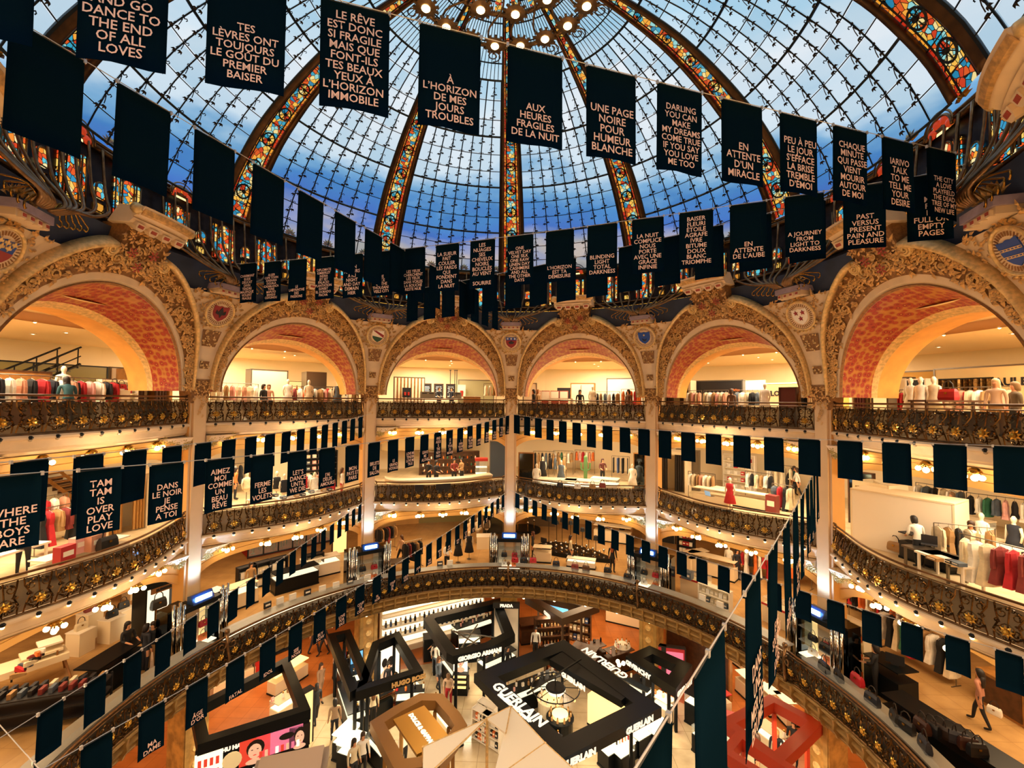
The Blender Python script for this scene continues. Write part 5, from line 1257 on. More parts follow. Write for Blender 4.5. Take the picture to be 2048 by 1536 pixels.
for x in (935, 952):
    p = {935: (-2.93, 15.53, 13.5), 952: (-2.38, 15.62, 13.5)}[x]; plinth(p, fc(p), .55, .5, 1.25, WOODM, 'timber box at the %s end of the cafe counter' % ('near' if x == 935 else 'far'))
p = (-5.0, 16.56, 13.65); person(p, fc(p, 20), 'desk', '#15161a', '#15161a', '#2a1a12', 'barista in black bending behind the cafe counter'); p = (-4.2, 16.88, 13.65); person(p, fc(p, -20), 'desk', '#1c1f2a', '#15161a', '#1c1411', 'second barista, in navy, behind the cafe counter')
for x in (848, 862, 915):
    p = {848: (-5.75, 15.36, 14.64), 862: (-5.35, 15.61, 14.64), 915: (-3.67, 16.09, 14.64)}[x]; r = thing('coffee_machine', 'steel coffee machine on the cafe counter', 'machine', p, fc(p), 'machines on the cafe counter'); b = MB(); b.box((0, 0, .2), (.5, .35, .4)); b.build('housing', STEEL, r); b = MB(); b.box((0, -.2, .3), (.3, .06, .06)); b.build('spout', IRON, r)
for x in (900, 909, 913):
    p = {900: (-3.99, 14.98, 16.45), 909: (-3.69, 14.95, 16.45), 913: (-3.57, 14.98, 16.45)}[x]; r = thing('ceiling_pole', 'thin black pole hanging from the cafe ceiling', 'pole', p, 0, 'black poles over the cafe'); b = MB(); b.tube([(0, 0, 0), (0, 0, -1.7 if x != 900 else -2.2)], .022, 6); b.build('tube', INK, r); b = MB(); b.lathe([(.06, 0), (.06, -.04)], 8); b.build('ceiling_plate', INK, r)
p = (-1.43, 15.13, 13.5); r = rack(p, fc(p), .8, 4, ['shirt'], BEI, 'at the east end of the cafe', 2.1)
p = (-2.78, 19.3, 13.5); panelwall(p, fc(p), 2.6, 2.5, mat('sage_panel', '#a39c74', .5), 'sage green rear wall of the cafe', .1)
# bay 18
p = (4.83, 17.34, 13.5); w = panelwall(p, fc(p), 1.6, 2.25, IVORY, 'cream double-leaf cabinet with brown edges on the top gallery', .5, 0, WOODM, 'cabinet', 'tall_cabinet'); b = MB(); b.box((-.1, -.27, 1.1), (.03, .03, 2.1)); b.build('gap_strip', WOODD, w)
p = (3.78, 18.62, 13.5); panelwall(p, fc(p), 1.2, .75, INK, 'black wall screen beside the cream double cabinet', .06, 1.2, INK, 'screen', 'wall_screen')
p = (7.6, 16.87, 13.5); panelwall(p, fc(p), 2.4, 2.6, WHITE, 'plain white wall beside the blue-shield column, top gallery', .2)
p = (1.17, 16.96, 13.5); panelwall(p, fc(p), .9, 2.2, IVORY, 'ivory pier beside the central column, top gallery', .6); 
p = (2.47, 15.81, 13.5); r = thing('display_grid', 'red-edged display frames in a row, top gallery', 'display', p, fc(p))
for k in range(4):
    b = MB(); b.box((-.9+.6*k, 0, 1.35), (.5, .04, .6)); b.build('frame_panel', WHITE, r); b = MB(); b.box((-.9+.6*k, .03, .9), (.56, .04, 1.6)); b.build('post', REDP, r)
p = (1.36, 14.84, 13.5); person(p, fc(p, -70), 'stand', '#1c1f2a', '#15161a', '#1c1411', 'man in a dark jacket by the railing next to the central column')
p = (1.65, 15.01, 13.5); person(p, fc(p, 60), 'stand', '#a07a4c', '#55606c', '#a87a48', 'woman in a striped tan top beside the man in the dark jacket', True)
p = (4.25, 14.39, 13.5); person(p, fc(p, 20), 'stand', '#15161a', '#15161a', '#1c1411', 'person in black in front of the cream double cabinet', True)
p = (6.94, 13.07, 13.5); person(p, fc(p, -30), 'stand', '#5a3a26', '#15161a', '#1c1411', 'person in brown at the railing by the blue-shield column')
p = (5.8, 14.37, 13.5); rack(p, fc(p), 1.8, 11, ['jacket', 'shirt'], ['#ece4d6', '#15161a', '#d9b24a' if False else '#a07a4c', '#55606c'], 'with pale and dark jackets in the bay east of the centre', 1.65)
p = (7.34, 14.1, 13.5); rack(p, fc(p), 1.2, 8, ['dress'], ['#d36a2c', '#15161a', '#d36a2c', '#b3222a'], 'with orange dresses beside the blue-shield column', 1.8)
p = (3.12, 14.98, 13.5); table(p, fc(p), 1.6, .8, 1.2, WHITE, 'tall white display table in the bay east of the centre'); p = (5.02, 14.35, 13.75); mannequin(p, fc(p), '#d8c7a6', 'bust in beige in the bay east of the centre'); plinth((5.02, 14.35, 13.5), 0, .5, .5, .23, WHITE, 'plinth of the beige bust')
# bay 54
p = (11.94, 12.79, 13.5); w = panelwall(p, fc(p), 3.0, 2.3, INK, 'large black screen wall in the bay before the three-star column', .4, 0, GREYWALL, 'screen', 'screen_wall'); sign(w, '3 Suites', .16, mat('orange_letters', '#c0642a', .5), (1.1, -.22, 1.75))
p = (13.8, 12.32, 13.5); panelwall(p, fc(p), 1.3, .55, LITW, 'lit white sign panel over the light clothes', .08, 1.75, WHITE, 'lightbox', 'lightbox'); p = (13.84, 11.97, 13.5); panelwall(p, fc(p), .9, .45, WOODD, 'dark picture below the lit white panel', .06, 1.1, INK, 'picture', 'picture')
p = (14.55, 10.6, 13.5); w = panelwall(p, fc(p), 1.8, 1.0, mat('beige_sign', '#cdb083', .5), 'beige sign lettered FLOH on the top gallery', .08, 1.1, WHITE, 'sign', 'shop_sign'); sign(w, 'FLOH', .36, INK, (-.35, -.06, 1.55))
for x, w_, cols, t in ((1385, 1.0, BEI, 'pale garments at the foot of the black screen'), (1432, 1.3, BEI, 'pale shirts in front of the black screen'), (1500, 1.5, ['#55606c', '#ece4d6', '#d8c7a6', '#15161a'], 'grey and white tops below the lit panel'), (1600, 1.2, ['#1c1f2a', '#d8c7a6', '#15161a', '#a07a4c'], 'dark and tan coats by the three-star column')):
    p = {1385: (10.29, 11.99, 13.5), 1432: (11.05, 10.72, 13.5), 1500: (12.39, 9.81, 13.5), 1600: (13.35, 7.26, 13.5)}[x]; rack(p, fc(p), w_, 9, ['jacket', 'shirt'], cols, 'with '+t, 1.7)
p = (11.37, 9.63, 13.5); person(p, fc(p, 170), 'stand', '#6a4a34', '#15161a', '#3a2416', 'person in brown seen from behind before the black screen')
p = (12.35, 8.33, 13.75); mannequin(p, fc(p), '#ece4d6', 'headless-looking bust in white below the beige sign'); plinth((12.35, 8.33, 13.5), 0, .5, .5, .22, WHITE, 'plinth of the white bust below the beige sign')
p = (12.94, 7.39, 13.5); panelwall(p, fc(p), .75, 1.75, mat('maroon_panel', '#5a2016', .5), 'maroon standing panel beside the three-star column', .2, 0, WOODD)
p = (9.65, 12.76, 13.5); booth(p, fc(p), 1.5, 2.3, 'ivory fitting booth beside the blue-shield column, top gallery', '#4a2f22')
# bay 90
p = (17.16, 6.91, 13.5); w = panelwall(p, fc(p), 1.5, 2.2, IVORY, 'ivory wall lettered TWIN-SET on the top gallery', .5); sign(w, 'TWIN-SET', .20, INK, (0, -.27, 1.55))
p = (16.46, 7.28, 13.5); booth(p, fc(p), 1.5, 2.2, 'fitting booth with a dark red curtain beside the TWIN-SET wall', '#4f1f1c')
p = (18.99, 8.96, 13.5); panelwall(p, fc(p), 5.5, 2.6, mat('yellow_wall', '#d9a94e', .6), 'yellow pier wall behind the TWIN-SET wall', .5)
p = (17.55, 5.86, 13.5); panelwall(p, fc(p), .7, 2.1, INK, 'black pier with a white side, top gallery', .7, 0, WHITE)
p = (18.88, 6.6, 13.5); panelwall(p, fc(p), .9, 1.9, INK, 'narrow black screen beside the metallic curtain', .1)
p = (18.69, 5.57, 13.5); r = thing('metallic_curtain', 'shimmering bronze striped curtain on the top gallery', 'curtain', p, fc(p)); b = MB(); n = 40; b.sweep([[(-1.1+2.2*i/n, .1*sin(i*1.9), .2), (-1.1+2.2*i/n, .1*sin(i*1.9), 2.1)] for i in range(n+1)], 0, False, False); b.build('folds', mat('bronze_lame', '#8f6f42', .25, .8, var=.6, vscale=12), r); b = MB(); b.tube([(-1.2, 0, 2.12), (1.2, 0, 2.12)], .03, 6); b.build('curtain_rail', IRON, r)
p = (19.48, 4.54, 13.5); w = panelwall(p, fc(p), 4.5, 2.6, mat('cream_sign_wall', '#e8c98e', .6), 'cream wall lettered PAULE KA on the top gallery', .2); sign(w, 'PAULE KA', .42, INK, (.55, -.12, 1.95), rz=0)
for x, c, nm in ((1822, '#ece4d6', 'first'), (1842, '#ece4d6', 'second'), (1868, '#d8c7a6', 'third')):
    p = {1822: (15.18, 3.61, 13.8), 1842: (15.0, 2.99, 13.8), 1868: (15.17, 2.67, 13.8)}[x]; mannequin(p, fc(p), c, '%s of three pale mannequins by the TWIN-SET wall' % nm); plinth((p[0], p[1], Z3), 0, .5, .5, .28, WHITE, 'plinth of the %s pale mannequin by the TWIN-SET wall' % nm)
p = (15.23, 4.22, 13.5); rack(p, fc(p), 1.3, 9, ['jacket'], ['#b3222a', '#7d2f2b', '#c88f74', '#b3222a'], 'with red jackets below the TWIN-SET wall', 1.6)
p = (16.88, 3.81, 13.5); rack(p, fc(p), 2.4, 14, ['jacket', 'shirt'], BEI, 'with beige tops below the bronze curtain', 1.7); p = (17.22, 3.14, 13.5); rack(p, fc(p), 1.9, 11, ['shirt'], ['#d8c7a6', '#c88f74', '#b3222a', '#ece4d6', '#a07a4c'], 'with peach tops below the PAULE KA wall', 1.7)
p = (14.99, 0.46, 13.6); person(p, fc(p, 20), 'stand', '#d8b79a', '#a07a4c', '#d9b48a', 'woman in a pale headscarf and beige top by the east bay railing', True)
p = (15.3, 0.23, 13.5); person(p, fc(p, -20), 'stand', '#6a5a44', '#15161a', '#8a6a44', 'person in olive near the PAULE KA wall')
p = (15.06, 2.03, 14.7); handbag(p, fc(p), '#b3222a', 'large red handbag on the table of the east bay', s=1.6); table((15.07, 1.98, 13.5), 0, 2.2, .7, 1.2, WOODD, 'dark table carrying the large red handbag')
p = (14.47, 3.95, 13.5); panelwall(p, fc(p), .55, 1.7, LITY, 'small glass case in front of the dark red curtain', .4)
# spotlights on the pink beam and ceiling spots
for k in range(40):
    a = -112+224*k/39; r = 16.86; x, y = pol(r, a); o = thing('spotlight', 'small white spotlight on the ceiling beam of the top gallery', 'spotlight', (x, y, EYE+2.66), fc((x, y)), 'spotlights on the top gallery beam'); b = MB(); b.lathe([(.05, 0), (.06, -.05), (.03, -.07)], 8); b.build('housing', WHITE, o); b = MB(); b.lathe([(.045, -.06), (.02, -.085)], 8); b.build('lens', BULB, o)
for k in range(44):
    a = -110+220*(k % 22)/21; r = 18.6 if k < 22 else 20.6; x, y = pol(r, a+2); o = thing('downlight', 'recessed downlight in the top gallery ceiling', 'downlight', (x, y, EYE+2.6), 0, 'downlights of the top gallery ceiling'); b = MB(); b.lathe([(.11, 0), (.12, -.02), (.09, -.025)], 10); b.build('rim', WHITE, o); b = MB(); b.lathe([(.085, -.02), (.02, -.03)], 10); b.build('lens', BULB, o)
# ------------------------------------------------------------------ shops of the middle gallery
# bay -90
p = (-20.46, 6.6, 9.0); st = thing('staircase', 'timber staircase rising behind the west bay, middle gallery', 'stairs', (p[0], p[1]+2.0, Z2), fc(p, 20))
for k in range(11):
    b = MB(); b.box((0, .26*k, .18+.19*k), (2.0, .30, .06)); b.build('step', WOODM, st); b = MB(); b.box((0, .26*k+.14, .09+.19*k), (2.0, .03, .18)); b.build('riser', WOODD, st)
for s in (-1, 1):
    b = MB(); b.tube([(s*1.05, -.2, 1.0), (s*1.05, 2.9, 3.2)], .07, 6); b.tube([(s*1.05, -.2, .2), (s*1.05, 2.9, 2.4)], .1, 4); b.build('handrail', WOODM, st)
p = (-15.88, 2.39, 9.0); rack(p, fc(p), 1.5, 9, ['jacket', 'dress'], ['#15161a', '#b3222a', '#a07a4c', '#7d2f2b'], 'with black and red jackets below the timber staircase', 1.6); p = (-17.18, 3.15, 9.0); rack(p, fc(p), 1.2, 6, ['dress'], ['#15161a', '#b3222a', '#ece4d6', '#c88f74'], 'behind the black and red jackets, middle gallery', 1.75)
p = (-14.68, 0.18, 9.0); person(p, fc(p, 120), 'lean', '#15161a', '#15161a', '#5a3a20', 'person in black bending over a table, west bay of the middle gallery'); p = (-15.06, 0.16, 9.0); table(p, fc(p), 1.6, .8, .8, WHITE, 'white table under folded clothes, west bay')
for i, (c, t) in enumerate((('#b3222a', 'red'), ('#e3a9a0', 'rose'), ('#c88f74', 'pink'))):
    p = ((-12.99, -0.19, 9.55), (-13.26, 0.51, 9.6), (-12.99, 0.76, 9.6))[i]; carton(p, fc(p), c, 'large %s shopping box on the west counter of the middle gallery' % t, 'shopping boxes', (.45, .25, .5))
p = (-13.68, 1.07, 9.0); counter(p, fc(p), 2.6, .6, .55, WHITE, 'low white counter along the railing, west bay', False)
p = (-12.7, 0.88, 9.6); handbag(p, fc(p), '#15161a', 'big black handbag beside the curtained panels, middle gallery', s=1.7)
p = (-15.35, 4.53, 9.0); booth(p, fc(p), 1.5, 2.5, 'booth with pale curtains beside the red lily column, middle gallery', '#b98a4a')
# bay -54
p = (-11.78, 12.61, 9.0); shelves((p[0], p[1]+1.2, Z2), fc(p), 2.0, 2.3, 6, INK, 'black grid shelf with folded pastel tops', ['#ece4d6', '#d8c7a6', '#e3a9a0', '#55606c', '#2f6a4c'], 'the black grid shelf', per=5)
p = (-15.09, 15.32, 9.0); shelves((p[0], p[1]+2, Z2), fc(p), 3.4, 1.2, 2, WOODM, 'low timber shelf with shoes behind the mannequins', ['#a07a4c', '#7d2f2b', '#15161a'], 'the low timber shelf', per=9)
p = (-10.72, 10.73, 9.0); rack(p, fc(p), 1.6, 10, ['jacket', 'shirt'], ['#e3a9a0', '#b3222a', '#ece4d6', '#c88f74'], 'with rose jackets, middle gallery', 1.5); p = (-15.77, 12.31, 9.0); rack(p, fc(p), 1.4, 8, ['coat', 'jacket'], ['#a07a4c', '#ece4d6', '#15161a', '#d8c7a6'], 'with tan coats behind the AIMEZ banner', 1.7)
for x, y, c, t in ((552, 1010, '#15161a', 'black jacket'), (567, 1018, '#1c1f2a', 'navy suit'), (492, 1012, '#d8c7a6', 'beige coat'), (628, 1012, '#ece4d6', 'striped white top')):
    p = {552: (-12.03, 9.49, 9.0), 567: (-11.2, 8.71, 9.0), 492: (-13.41, 9.18, 9.0), 628: (-10.0, 9.42, 9.0)}[x]; mannequin(p, fc(p), c, 'mannequin in a %s on the middle gallery' % t, 'suit')
p = (-14.82, 10.44, 9.0); person(p, fc(p, 60), 'stand', '#d36a2c', '#1c1f2a', '#2a1a12', 'person in an orange top near the AIMEZ banner'); p = (-9.65, 10.81, 9.0); person(p, fc(p, -80), 'lean', '#c88f74', '#b3222a', '#a87a48', 'woman in a pink top bending over a rack, middle gallery', True); p = (-9.17, 10.85, 9.0); person(p, fc(p, 70), 'stand', '#ece4d6', '#b3222a', '#5a3a20', 'person in white and red beside the striped-shield column, middle gallery', True)
for x, y in ((530, 1030), (585, 1028), (640, 1015)):
    p = {530: (-11.45, 7.53, 9.0), 585: (-10.27, 7.8, 9.0), 640: (-9.56, 9.13, 9.0)}[x]; table(p, fc(p), 1.4, .7, .8, WHITE, 'white low table %s along the second bay railing' % {530: 'behind the FERME banner', 585: 'behind the DANCE banner', 640: 'behind the AMOURS banner'}[x])
    for k in range(4): q = (p[0]+.3*(k-1.5)*cos(fc(p)), p[1]+.3*(k-1.5)*sin(fc(p)), Z2+.8); carton(q, fc(p), ['#55606c', '#ece4d6', '#a07a4c', '#1c1f2a'][k], 'folded clothes pile on a white low table', 'folded piles on the low tables', (.22, .25, .12))
p = (-14.44, 15.93, 9.0); panelwall((p[0]*1.0, p[1], Z2), fc(p), 5.0, 2.6, mat('pale_back_wall', '#efe0c0', .6), 'pale rear partition of the second bay, middle gallery', .2)
# bay -18: curved bar
p = (-3.95, 11.85, 9.0); bar = thing('bar_counter', 'curved cream bar counter on the middle gallery', 'counter', p, fc(p))
pts = [(-3.0, .9), (-2.7, .2), (-2.0, -.15), (0, -.25), (1.6, -.1), (2.6, .5), (3.2, .6)]
for z0, z1, g, m, nm in ((0, 1.0, 0, mat('cream_bar', '#e3c490', .4), 'front'), (1.0, 1.08, .12, IVORY, 'bar_top')):
    b = MB(); n = 30; L1 = [interp(pts, 6*i/n) for i in range(n+1)]; b.sweep([[(x, y-g, z0), (x, y-g, z1), (x, y+.6+g*.3, z1), (x, y+.6+g*.3, z0)] for x, y in L1]); b.build(nm, m, bar)
b = MB(); b.sweep([[(interp(pts, 6*i/20)[0], interp(pts, 6*i/20)[1]-.02, .82), (interp(pts, 6*i/20)[0], interp(pts, 6*i/20)[1]-.02, .88)] for i in range(21)], 0, False, False); b.build('light_line', LITY, bar)
for i in range(7):
    p = ((-6.01, 11.08, 9.0), (-5.26, 11.45, 9.0), (-4.49, 11.77, 9.0), (-3.69, 12.05, 9.0), (-2.86, 12.27, 9.0), (-2.02, 12.44, 9.0), (-1.3, 12.53, 9.0))[i]; r = thing('bar_stool', 'slim bar stool at the curved cream bar', 'stool', p, fc(p), 'stools at the curved bar'); b = MB(); b.lathe([(.19, .72), (.2, .75), (.17, .78)], 12); b.build('seat', WOODM, r)
    for k in range(4):
        b = MB(); q = pi/4+k*pi/2; b.tube([(.12*cos(q), .12*sin(q), .72), (.2*cos(q), .2*sin(q), 0)], .014, 5); b.build('leg', STEEL, r)
for i, (c, t) in enumerate((('#15161a', 'first barman, in black,'), ('#1c1f2a', 'second barman, in navy,'), ('#7d2f2b', 'barmaid in maroon'), ('#a07a4c', 'waiter in tan'))):
    p = ((-5.2, 14.62, 9.0), (-4.64, 14.2, 9.0), (-3.69, 15.23, 9.0), (-3.25, 15.6, 9.0))[i]; person(p, fc(p, (-30, 40, 10, -60)[i]), 'desk', c, '#15161a', '#1c1411', t+' behind the curved cream bar')
p = (-4.74, 18.89, 9.0); shelves((p[0], p[1]+.8, Z2), fc(p), 4.4, 1.7, 3, WOODD, 'dark rear shelf of bottles behind the curved bar', ['#d36a2c', '#2f6a4c', '#ece4d6', '#15161a'], 'the rear shelf of the bar', per=14, kind='bottle')
p = (-1.91, 14.88, 9.0); r = thing('drinks_fridge', 'glass drinks fridge with a red top on the bar', 'fridge', (p[0], p[1], Z2), fc(p)); b = MB(); b.box((0, 0, .95), (.75, .6, 1.5)); b.build('body', CASEG, r); b = MB(); b.box((0, 0, 1.78), (.8, .65, .16)); b.build('red_top', mat('fridge_red', '#c2302a', .4), r); b = MB(); b.box((0, 0, .1), (.8, .65, .2)); b.build('base', WHITE, r)
for k in range(3):
    b = MB(); b.box((0, 0, .5+.4*k), (.7, .5, .03)); b.build('shelf', LITW, r)
for i in range(3):
    p = ((-4.22, 7.87, 10.1), (-3.27, 8.18, 10.1), (-2.98, 8.32, 10.1))[i]; r = thing('cash_screen', 'dark cash screen on the curved bar', 'screen', p, fc(p, 180*(i % 2)), 'cash screens on the curved bar'); b = MB(); b.box((0, 0, .22), (.4, .04, .28)); b.build('display', INK, r); b = MB(); b.box((0, .06, .05), (.2, .16, .1)); b.build('base', INK, r)
p = (-0.85, 17.61, 9.0); panelwall((p[0], p[1]+1, Z2), fc(p), 1.6, 2.6, mat('slate_panel', '#2a3440', .5), 'slate panel beside the central column, middle gallery', .3)
p = (-6.73, 20.42, 9.0); panelwall((p[0], p[1], Z2), fc(p), 6.5, 1.0, mat('mirror_strip', '#c9b58c', .2, .6), 'mirrored strip above the bar shelves', .1, 1.7)
# bay 18: bright clothes shop
for i, (w_, n_, kd, cols, t) in enumerate(((1.6, 10, ['dress', 'coat'], ['#15161a', '#a07a4c', '#1c1f2a', '#55606c'], 'with long dark dresses at the rear of the bright shop'), (1.5, 9, ['jacket', 'shirt'], ['#ece4d6', '#a07a4c', '#2f6a4c', '#d8c7a6'], 'with pale and green tops at the rear of the bright shop'), (1.5, 10, ['shirt', 'jacket'], ['#d36a2c', '#e3a9a0', '#b3222a', '#ece4d6', '#c88f74'], 'with orange and red tops at the rear of the bright shop'), (1.2, 7, ['trousers'], ['#1c1f2a', '#3b4f7a', '#15161a'], 'with jeans beside the blue-shield column'), (1.2, 7, ['jacket'], ['#15161a', '#a07a4c', '#55606c'], 'behind the white island counter'))):
    p = ((2.31, 18.47, 9.0), (3.78, 19.0, 9.0), (5.48, 19.57, 9.0), (7.48, 17.36, 9.0), (3.09, 17.0, 9.0))[i]; rack((p[0], p[1]+(1.5 if i < 3 else .3), Z2), fc(p), w_, n_, kd, cols, t, 1.75)
for i, (w_, t) in enumerate(((2.2, 'first'), (2.0, 'second'), (1.6, 'third'))):
    p = ((2.78, 13.02, 9.0), (4.23, 12.85, 9.0), (5.65, 13.51, 9.0))[i]; counter(p, fc(p), w_, .9, .9, WHITE, '%s white island counter from the central column' % t, True, IVORY)
p = (4.92, 16.61, 9.0); r = thing('potted_cactus', 'tall green column cactus in a pot, bright shop', 'cactus', p); b = MB(); b.lathe([(.16, 0), (.22, .3), (.2, .32), (.1, .3)], 12); b.build('pot', mat('terracotta', '#a8673a', .7), r)
b = MB(); b.sweep([[((.11+.02*(i % 2))*cos(2*pi*i/12), (.11+.02*(i % 2))*sin(2*pi*i/12), z) for i in range(12)] for z in (.3, 1.0, 1.8)]+[[(.03*cos(2*pi*i/12), .03*sin(2*pi*i/12), 1.92) for i in range(12)]]); b.build('stem', mat('cactus_green', '#4f7440', .7), r)
for s in (-1, 1):
    b = MB(); b.tube([(s*.1, 0, .9), (s*.28, 0, 1.0), (s*.3, 0, 1.4)], .06, 6); b.build('arm', mat('cactus_green', '#4f7440', .7), r)
for i, (c, t) in enumerate((('#ece4d6', 'white dress by the dark mirrors'), ('#ece4d6', 'white top by the blue-shield column'), ('#55606c', 'grey dress at the island counters'), ('#15161a', 'black dress at the rear of the bright shop'))):
    p = ((1.56, 13.63, 9.0), (7.43, 14.08, 9.0), (3.18, 15.29, 9.0), (2.07, 16.91, 9.0))[i]; mannequin(p, fc(p), c, 'mannequin in a '+t)
p = (0.93, 13.58, 9.0); w = panelwall((p[0], p[1]+.6, Z2), fc(p), .9, 2.3, MIRROR, 'dark mirror panel beside the central column, middle gallery', .2, 0, WOODM); p = (8.04, 14.12, 9.0); panelwall((p[0], p[1]+.6, Z2), fc(p), .7, 2.3, MIRROR, 'dark mirror panel beside the blue-shield column, middle gallery', .2, 0, WOODM)
p = (6.01, 16.35, 9.0); person(p, fc(p, 30), 'desk', '#5a2a22', '#15161a', '#3a1c12', 'shop assistant in maroon at the island counters', True); p = (6.19, 13.98, 9.0); table(p, fc(p), .8, .6, .8, STEEL, 'grey stool table with sandals, bright shop')
for i in range(4):
    p = ((2.71, 10.4, 9.95), (3.61, 10.2, 9.95), (4.4, 10.26, 9.95), (4.98, 10.58, 9.95))[i]; handbag(p, fc(p), ['#15161a', '#ece4d6', '#a07a4c', '#7d2f2b'][i], '%s handbag on the white island counters' % ['black', 'white', 'tan', 'maroon'][i])
# bay 54
p = (9.91, 14.27, 9.0); booth((p[0], p[1]+.3, Z2), fc(p), 1.8, 2.5, 'booth with dark curtains beside the blue-shield column, middle gallery', '#2a2018')
p = (11.22, 14.37, 9.0); w = panelwall((p[0], p[1]+.9, Z2), fc(p), 1.4, 2.5, mat('taupe_wall', '#6b5c48', .5), 'taupe wall lettered SOEUR on the middle gallery', .2); sign(w, 'SOEUR', .26, SIGNW, (0, -.12, 2.2))
p = (10.99, 12.56, 9.0); rack(p, fc(p), 1.5, 11, ['shirt', 'jacket'], ['#ece4d6', '#d8c7a6', '#a07a4c', '#c88f74'], 'with cream tops below the taupe wall', 1.5)
p = (10.75, 10.54, 9.0); counter(p, fc(p), 1.8, .6, .95, IVORY, 'ivory cash desk with a laptop, middle gallery', False); p = (9.85, 8.66, 9.99); r = thing('laptop', 'open laptop on the ivory cash desk', 'laptop', p, fc(p, 160)); b = MB(); b.box((0, 0, .012), (.34, .24, .02)); b.build('keyboard_base', STEEL, r); b = MB(); b.add([(-.17, .12, .02), (.17, .12, .02), (.17, .18, .25), (-.17, .18, .25), (-.17, .135, .02), (.17, .135, .02), (.17, .195, .25), (-.17, .195, .25)], [(0, 1, 2, 3), (7, 6, 5, 4), (0, 4, 5, 1), (3, 2, 6, 7), (0, 3, 7, 4), (1, 5, 6, 2)]); b.build('screen', mat('screen_blue', '#7fa0b4', .3, emit='#9fc0d8', estr=.6), r)
p = (11.25, 9.63, 9.0); mannequin(p, fc(p), '#b3222a', 'mannequin in a long red dress at the middle gallery railing'); p = (12.35, 10.98, 9.0); counter(p, fc(p), 2.8, .6, .8, IVORY, 'long ivory counter behind the red dress', False)
p = (14.62, 14.63, 9.0); shelves((p[0], p[1]+1.0, Z2), fc(p), 1.9, 2.2, 5, WHITE, 'white shelves with red bags behind the red dress', ['#b3222a', '#ece4d6', '#d8c7a6'], 'the white shelves of the red bags', per=4)
p = (14.23, 12.54, 9.0); rack(p, fc(p), 1.5, 10, ['shirt', 'jacket'], ['#ece4d6', '#15161a', '#d8c7a6', '#a07a4c'], 'with striped tops beside the white shelves', 1.55); p = (16.27, 14.05, 9.0); rack(p, fc(p), 1.4, 7, ['shirt', 'dress'], ['#ece4d6', '#e3a9a0', '#d8c7a6'], 'with white blouses near two shoppers', 1.8)
p = (16.53, 13.74, 9.0); person(p, fc(p, 100), 'lean', '#15161a', '#15161a', '#1c1411', 'shopper in black crouching near the three-star column'); p = (16.85, 13.35, 9.0); person(p, fc(p, -60), 'walk', '#ece4d6', '#15161a', '#3a2416', 'shopper in a white shirt near the three-star column'); p = (16.62, 13.64, 9.0); person((p[0]+.5, p[1]+.4, Z2), fc(p, 60), 'stand', '#2f6a6a', '#15161a', '#2a1a12', 'shopper in teal near the three-star column', True)
p = (14.22, 10.24, 9.0); rack(p, fc(p), 1.0, 6, ['coat', 'dress'], ['#55606c', '#b3222a', '#15161a', '#d8c7a6'], 'with grey coats at the railing by the three-star column', 1.3); p = (13.34, 9.57, 9.0); carton(p, fc(p), '#7d2f2b', 'maroon box stand beside the grey coats', 'box stands', (.5, .4, .9))
# bay 90
p = (14.65, 3.6, 9.0); b_ = panelwall((p[0]+.6, p[1]+.4, Z2), fc(p, 18), 3.0, 2.15, WHITE, 'white fitting-room block in the east bay, middle gallery', 1.4, 0, IVORY, 'fitting room', 'fitting_room_block')
p = (14.76, 4.85, 9.0); booth((p[0]+.3, p[1]+.6, Z2), fc(p), 1.3, 2.3, 'booth with brown curtains beside the white fitting-room block', '#7a5a34')
p = (15.47, 6.78, 9.0); panelwall((p[0]+.8, p[1]+.8, Z2), fc(p), 1.0, 2.4, MIRROR, 'tall mirror beside the three-star column, middle gallery', .15, 0, WOODD)
p = (15.49, 3.54, 9.0); rack(p, fc(p), 1.7, 13, ['jacket', 'dress'], ['#15161a', '#b3222a', '#d8c7a6', '#b3222a', '#1c1f2a', '#ece4d6'], 'with black and red dresses behind the seated cashier', 1.6)
p = (14.25, 2.36, 9.0); person(p, fc(p, -110), 'lean', '#ece4d6', '#15161a', '#1c1411', 'cashier in a white shirt bent over a laptop, east bay'); p = (14.94, 2.62, 9.0); counter(p, fc(p), 1.6, .8, .9, INK, 'black cash desk in the east bay, middle gallery', False)
p = (14.09, 1.78, 9.94); r = thing('laptop', 'open laptop on the black cash desk', 'laptop', p, fc(p, 40)); b = MB(); b.box((0, 0, .012), (.4, .26, .02)); b.build('keyboard_base', INK, r); b = MB(); b.box((0, .14, .15), (.4, .02, .28)); b.build('screen', INK, r)
p = (19.43, 6.66, 9.0); person(p, fc(p), 'desk', '#ece4d6', '#15161a', '#8a6a4a', 'bald man in a white shirt at the far pay desk'); p = (18.67, 5.71, 9.0); counter(p, fc(p), 2.2, .7, .95, IVORY, 'ivory pay desk in front of the bald man', True)
p = (15.44, 1.78, 9.0); person(p, fc(p, 30), 'desk', '#ece4d6', '#d8c7a6', '#3a2416', 'woman in white among the racks of the east bay', True); p = (15.19, 1.76, 9.0); rack(p, fc(p, 60), 1.5, 9, ['coat', 'dress'], ['#d8c7a6', '#a07a4c', '#15161a', '#d8c7a6'], 'with beige coats beside the woman in white', 1.6)
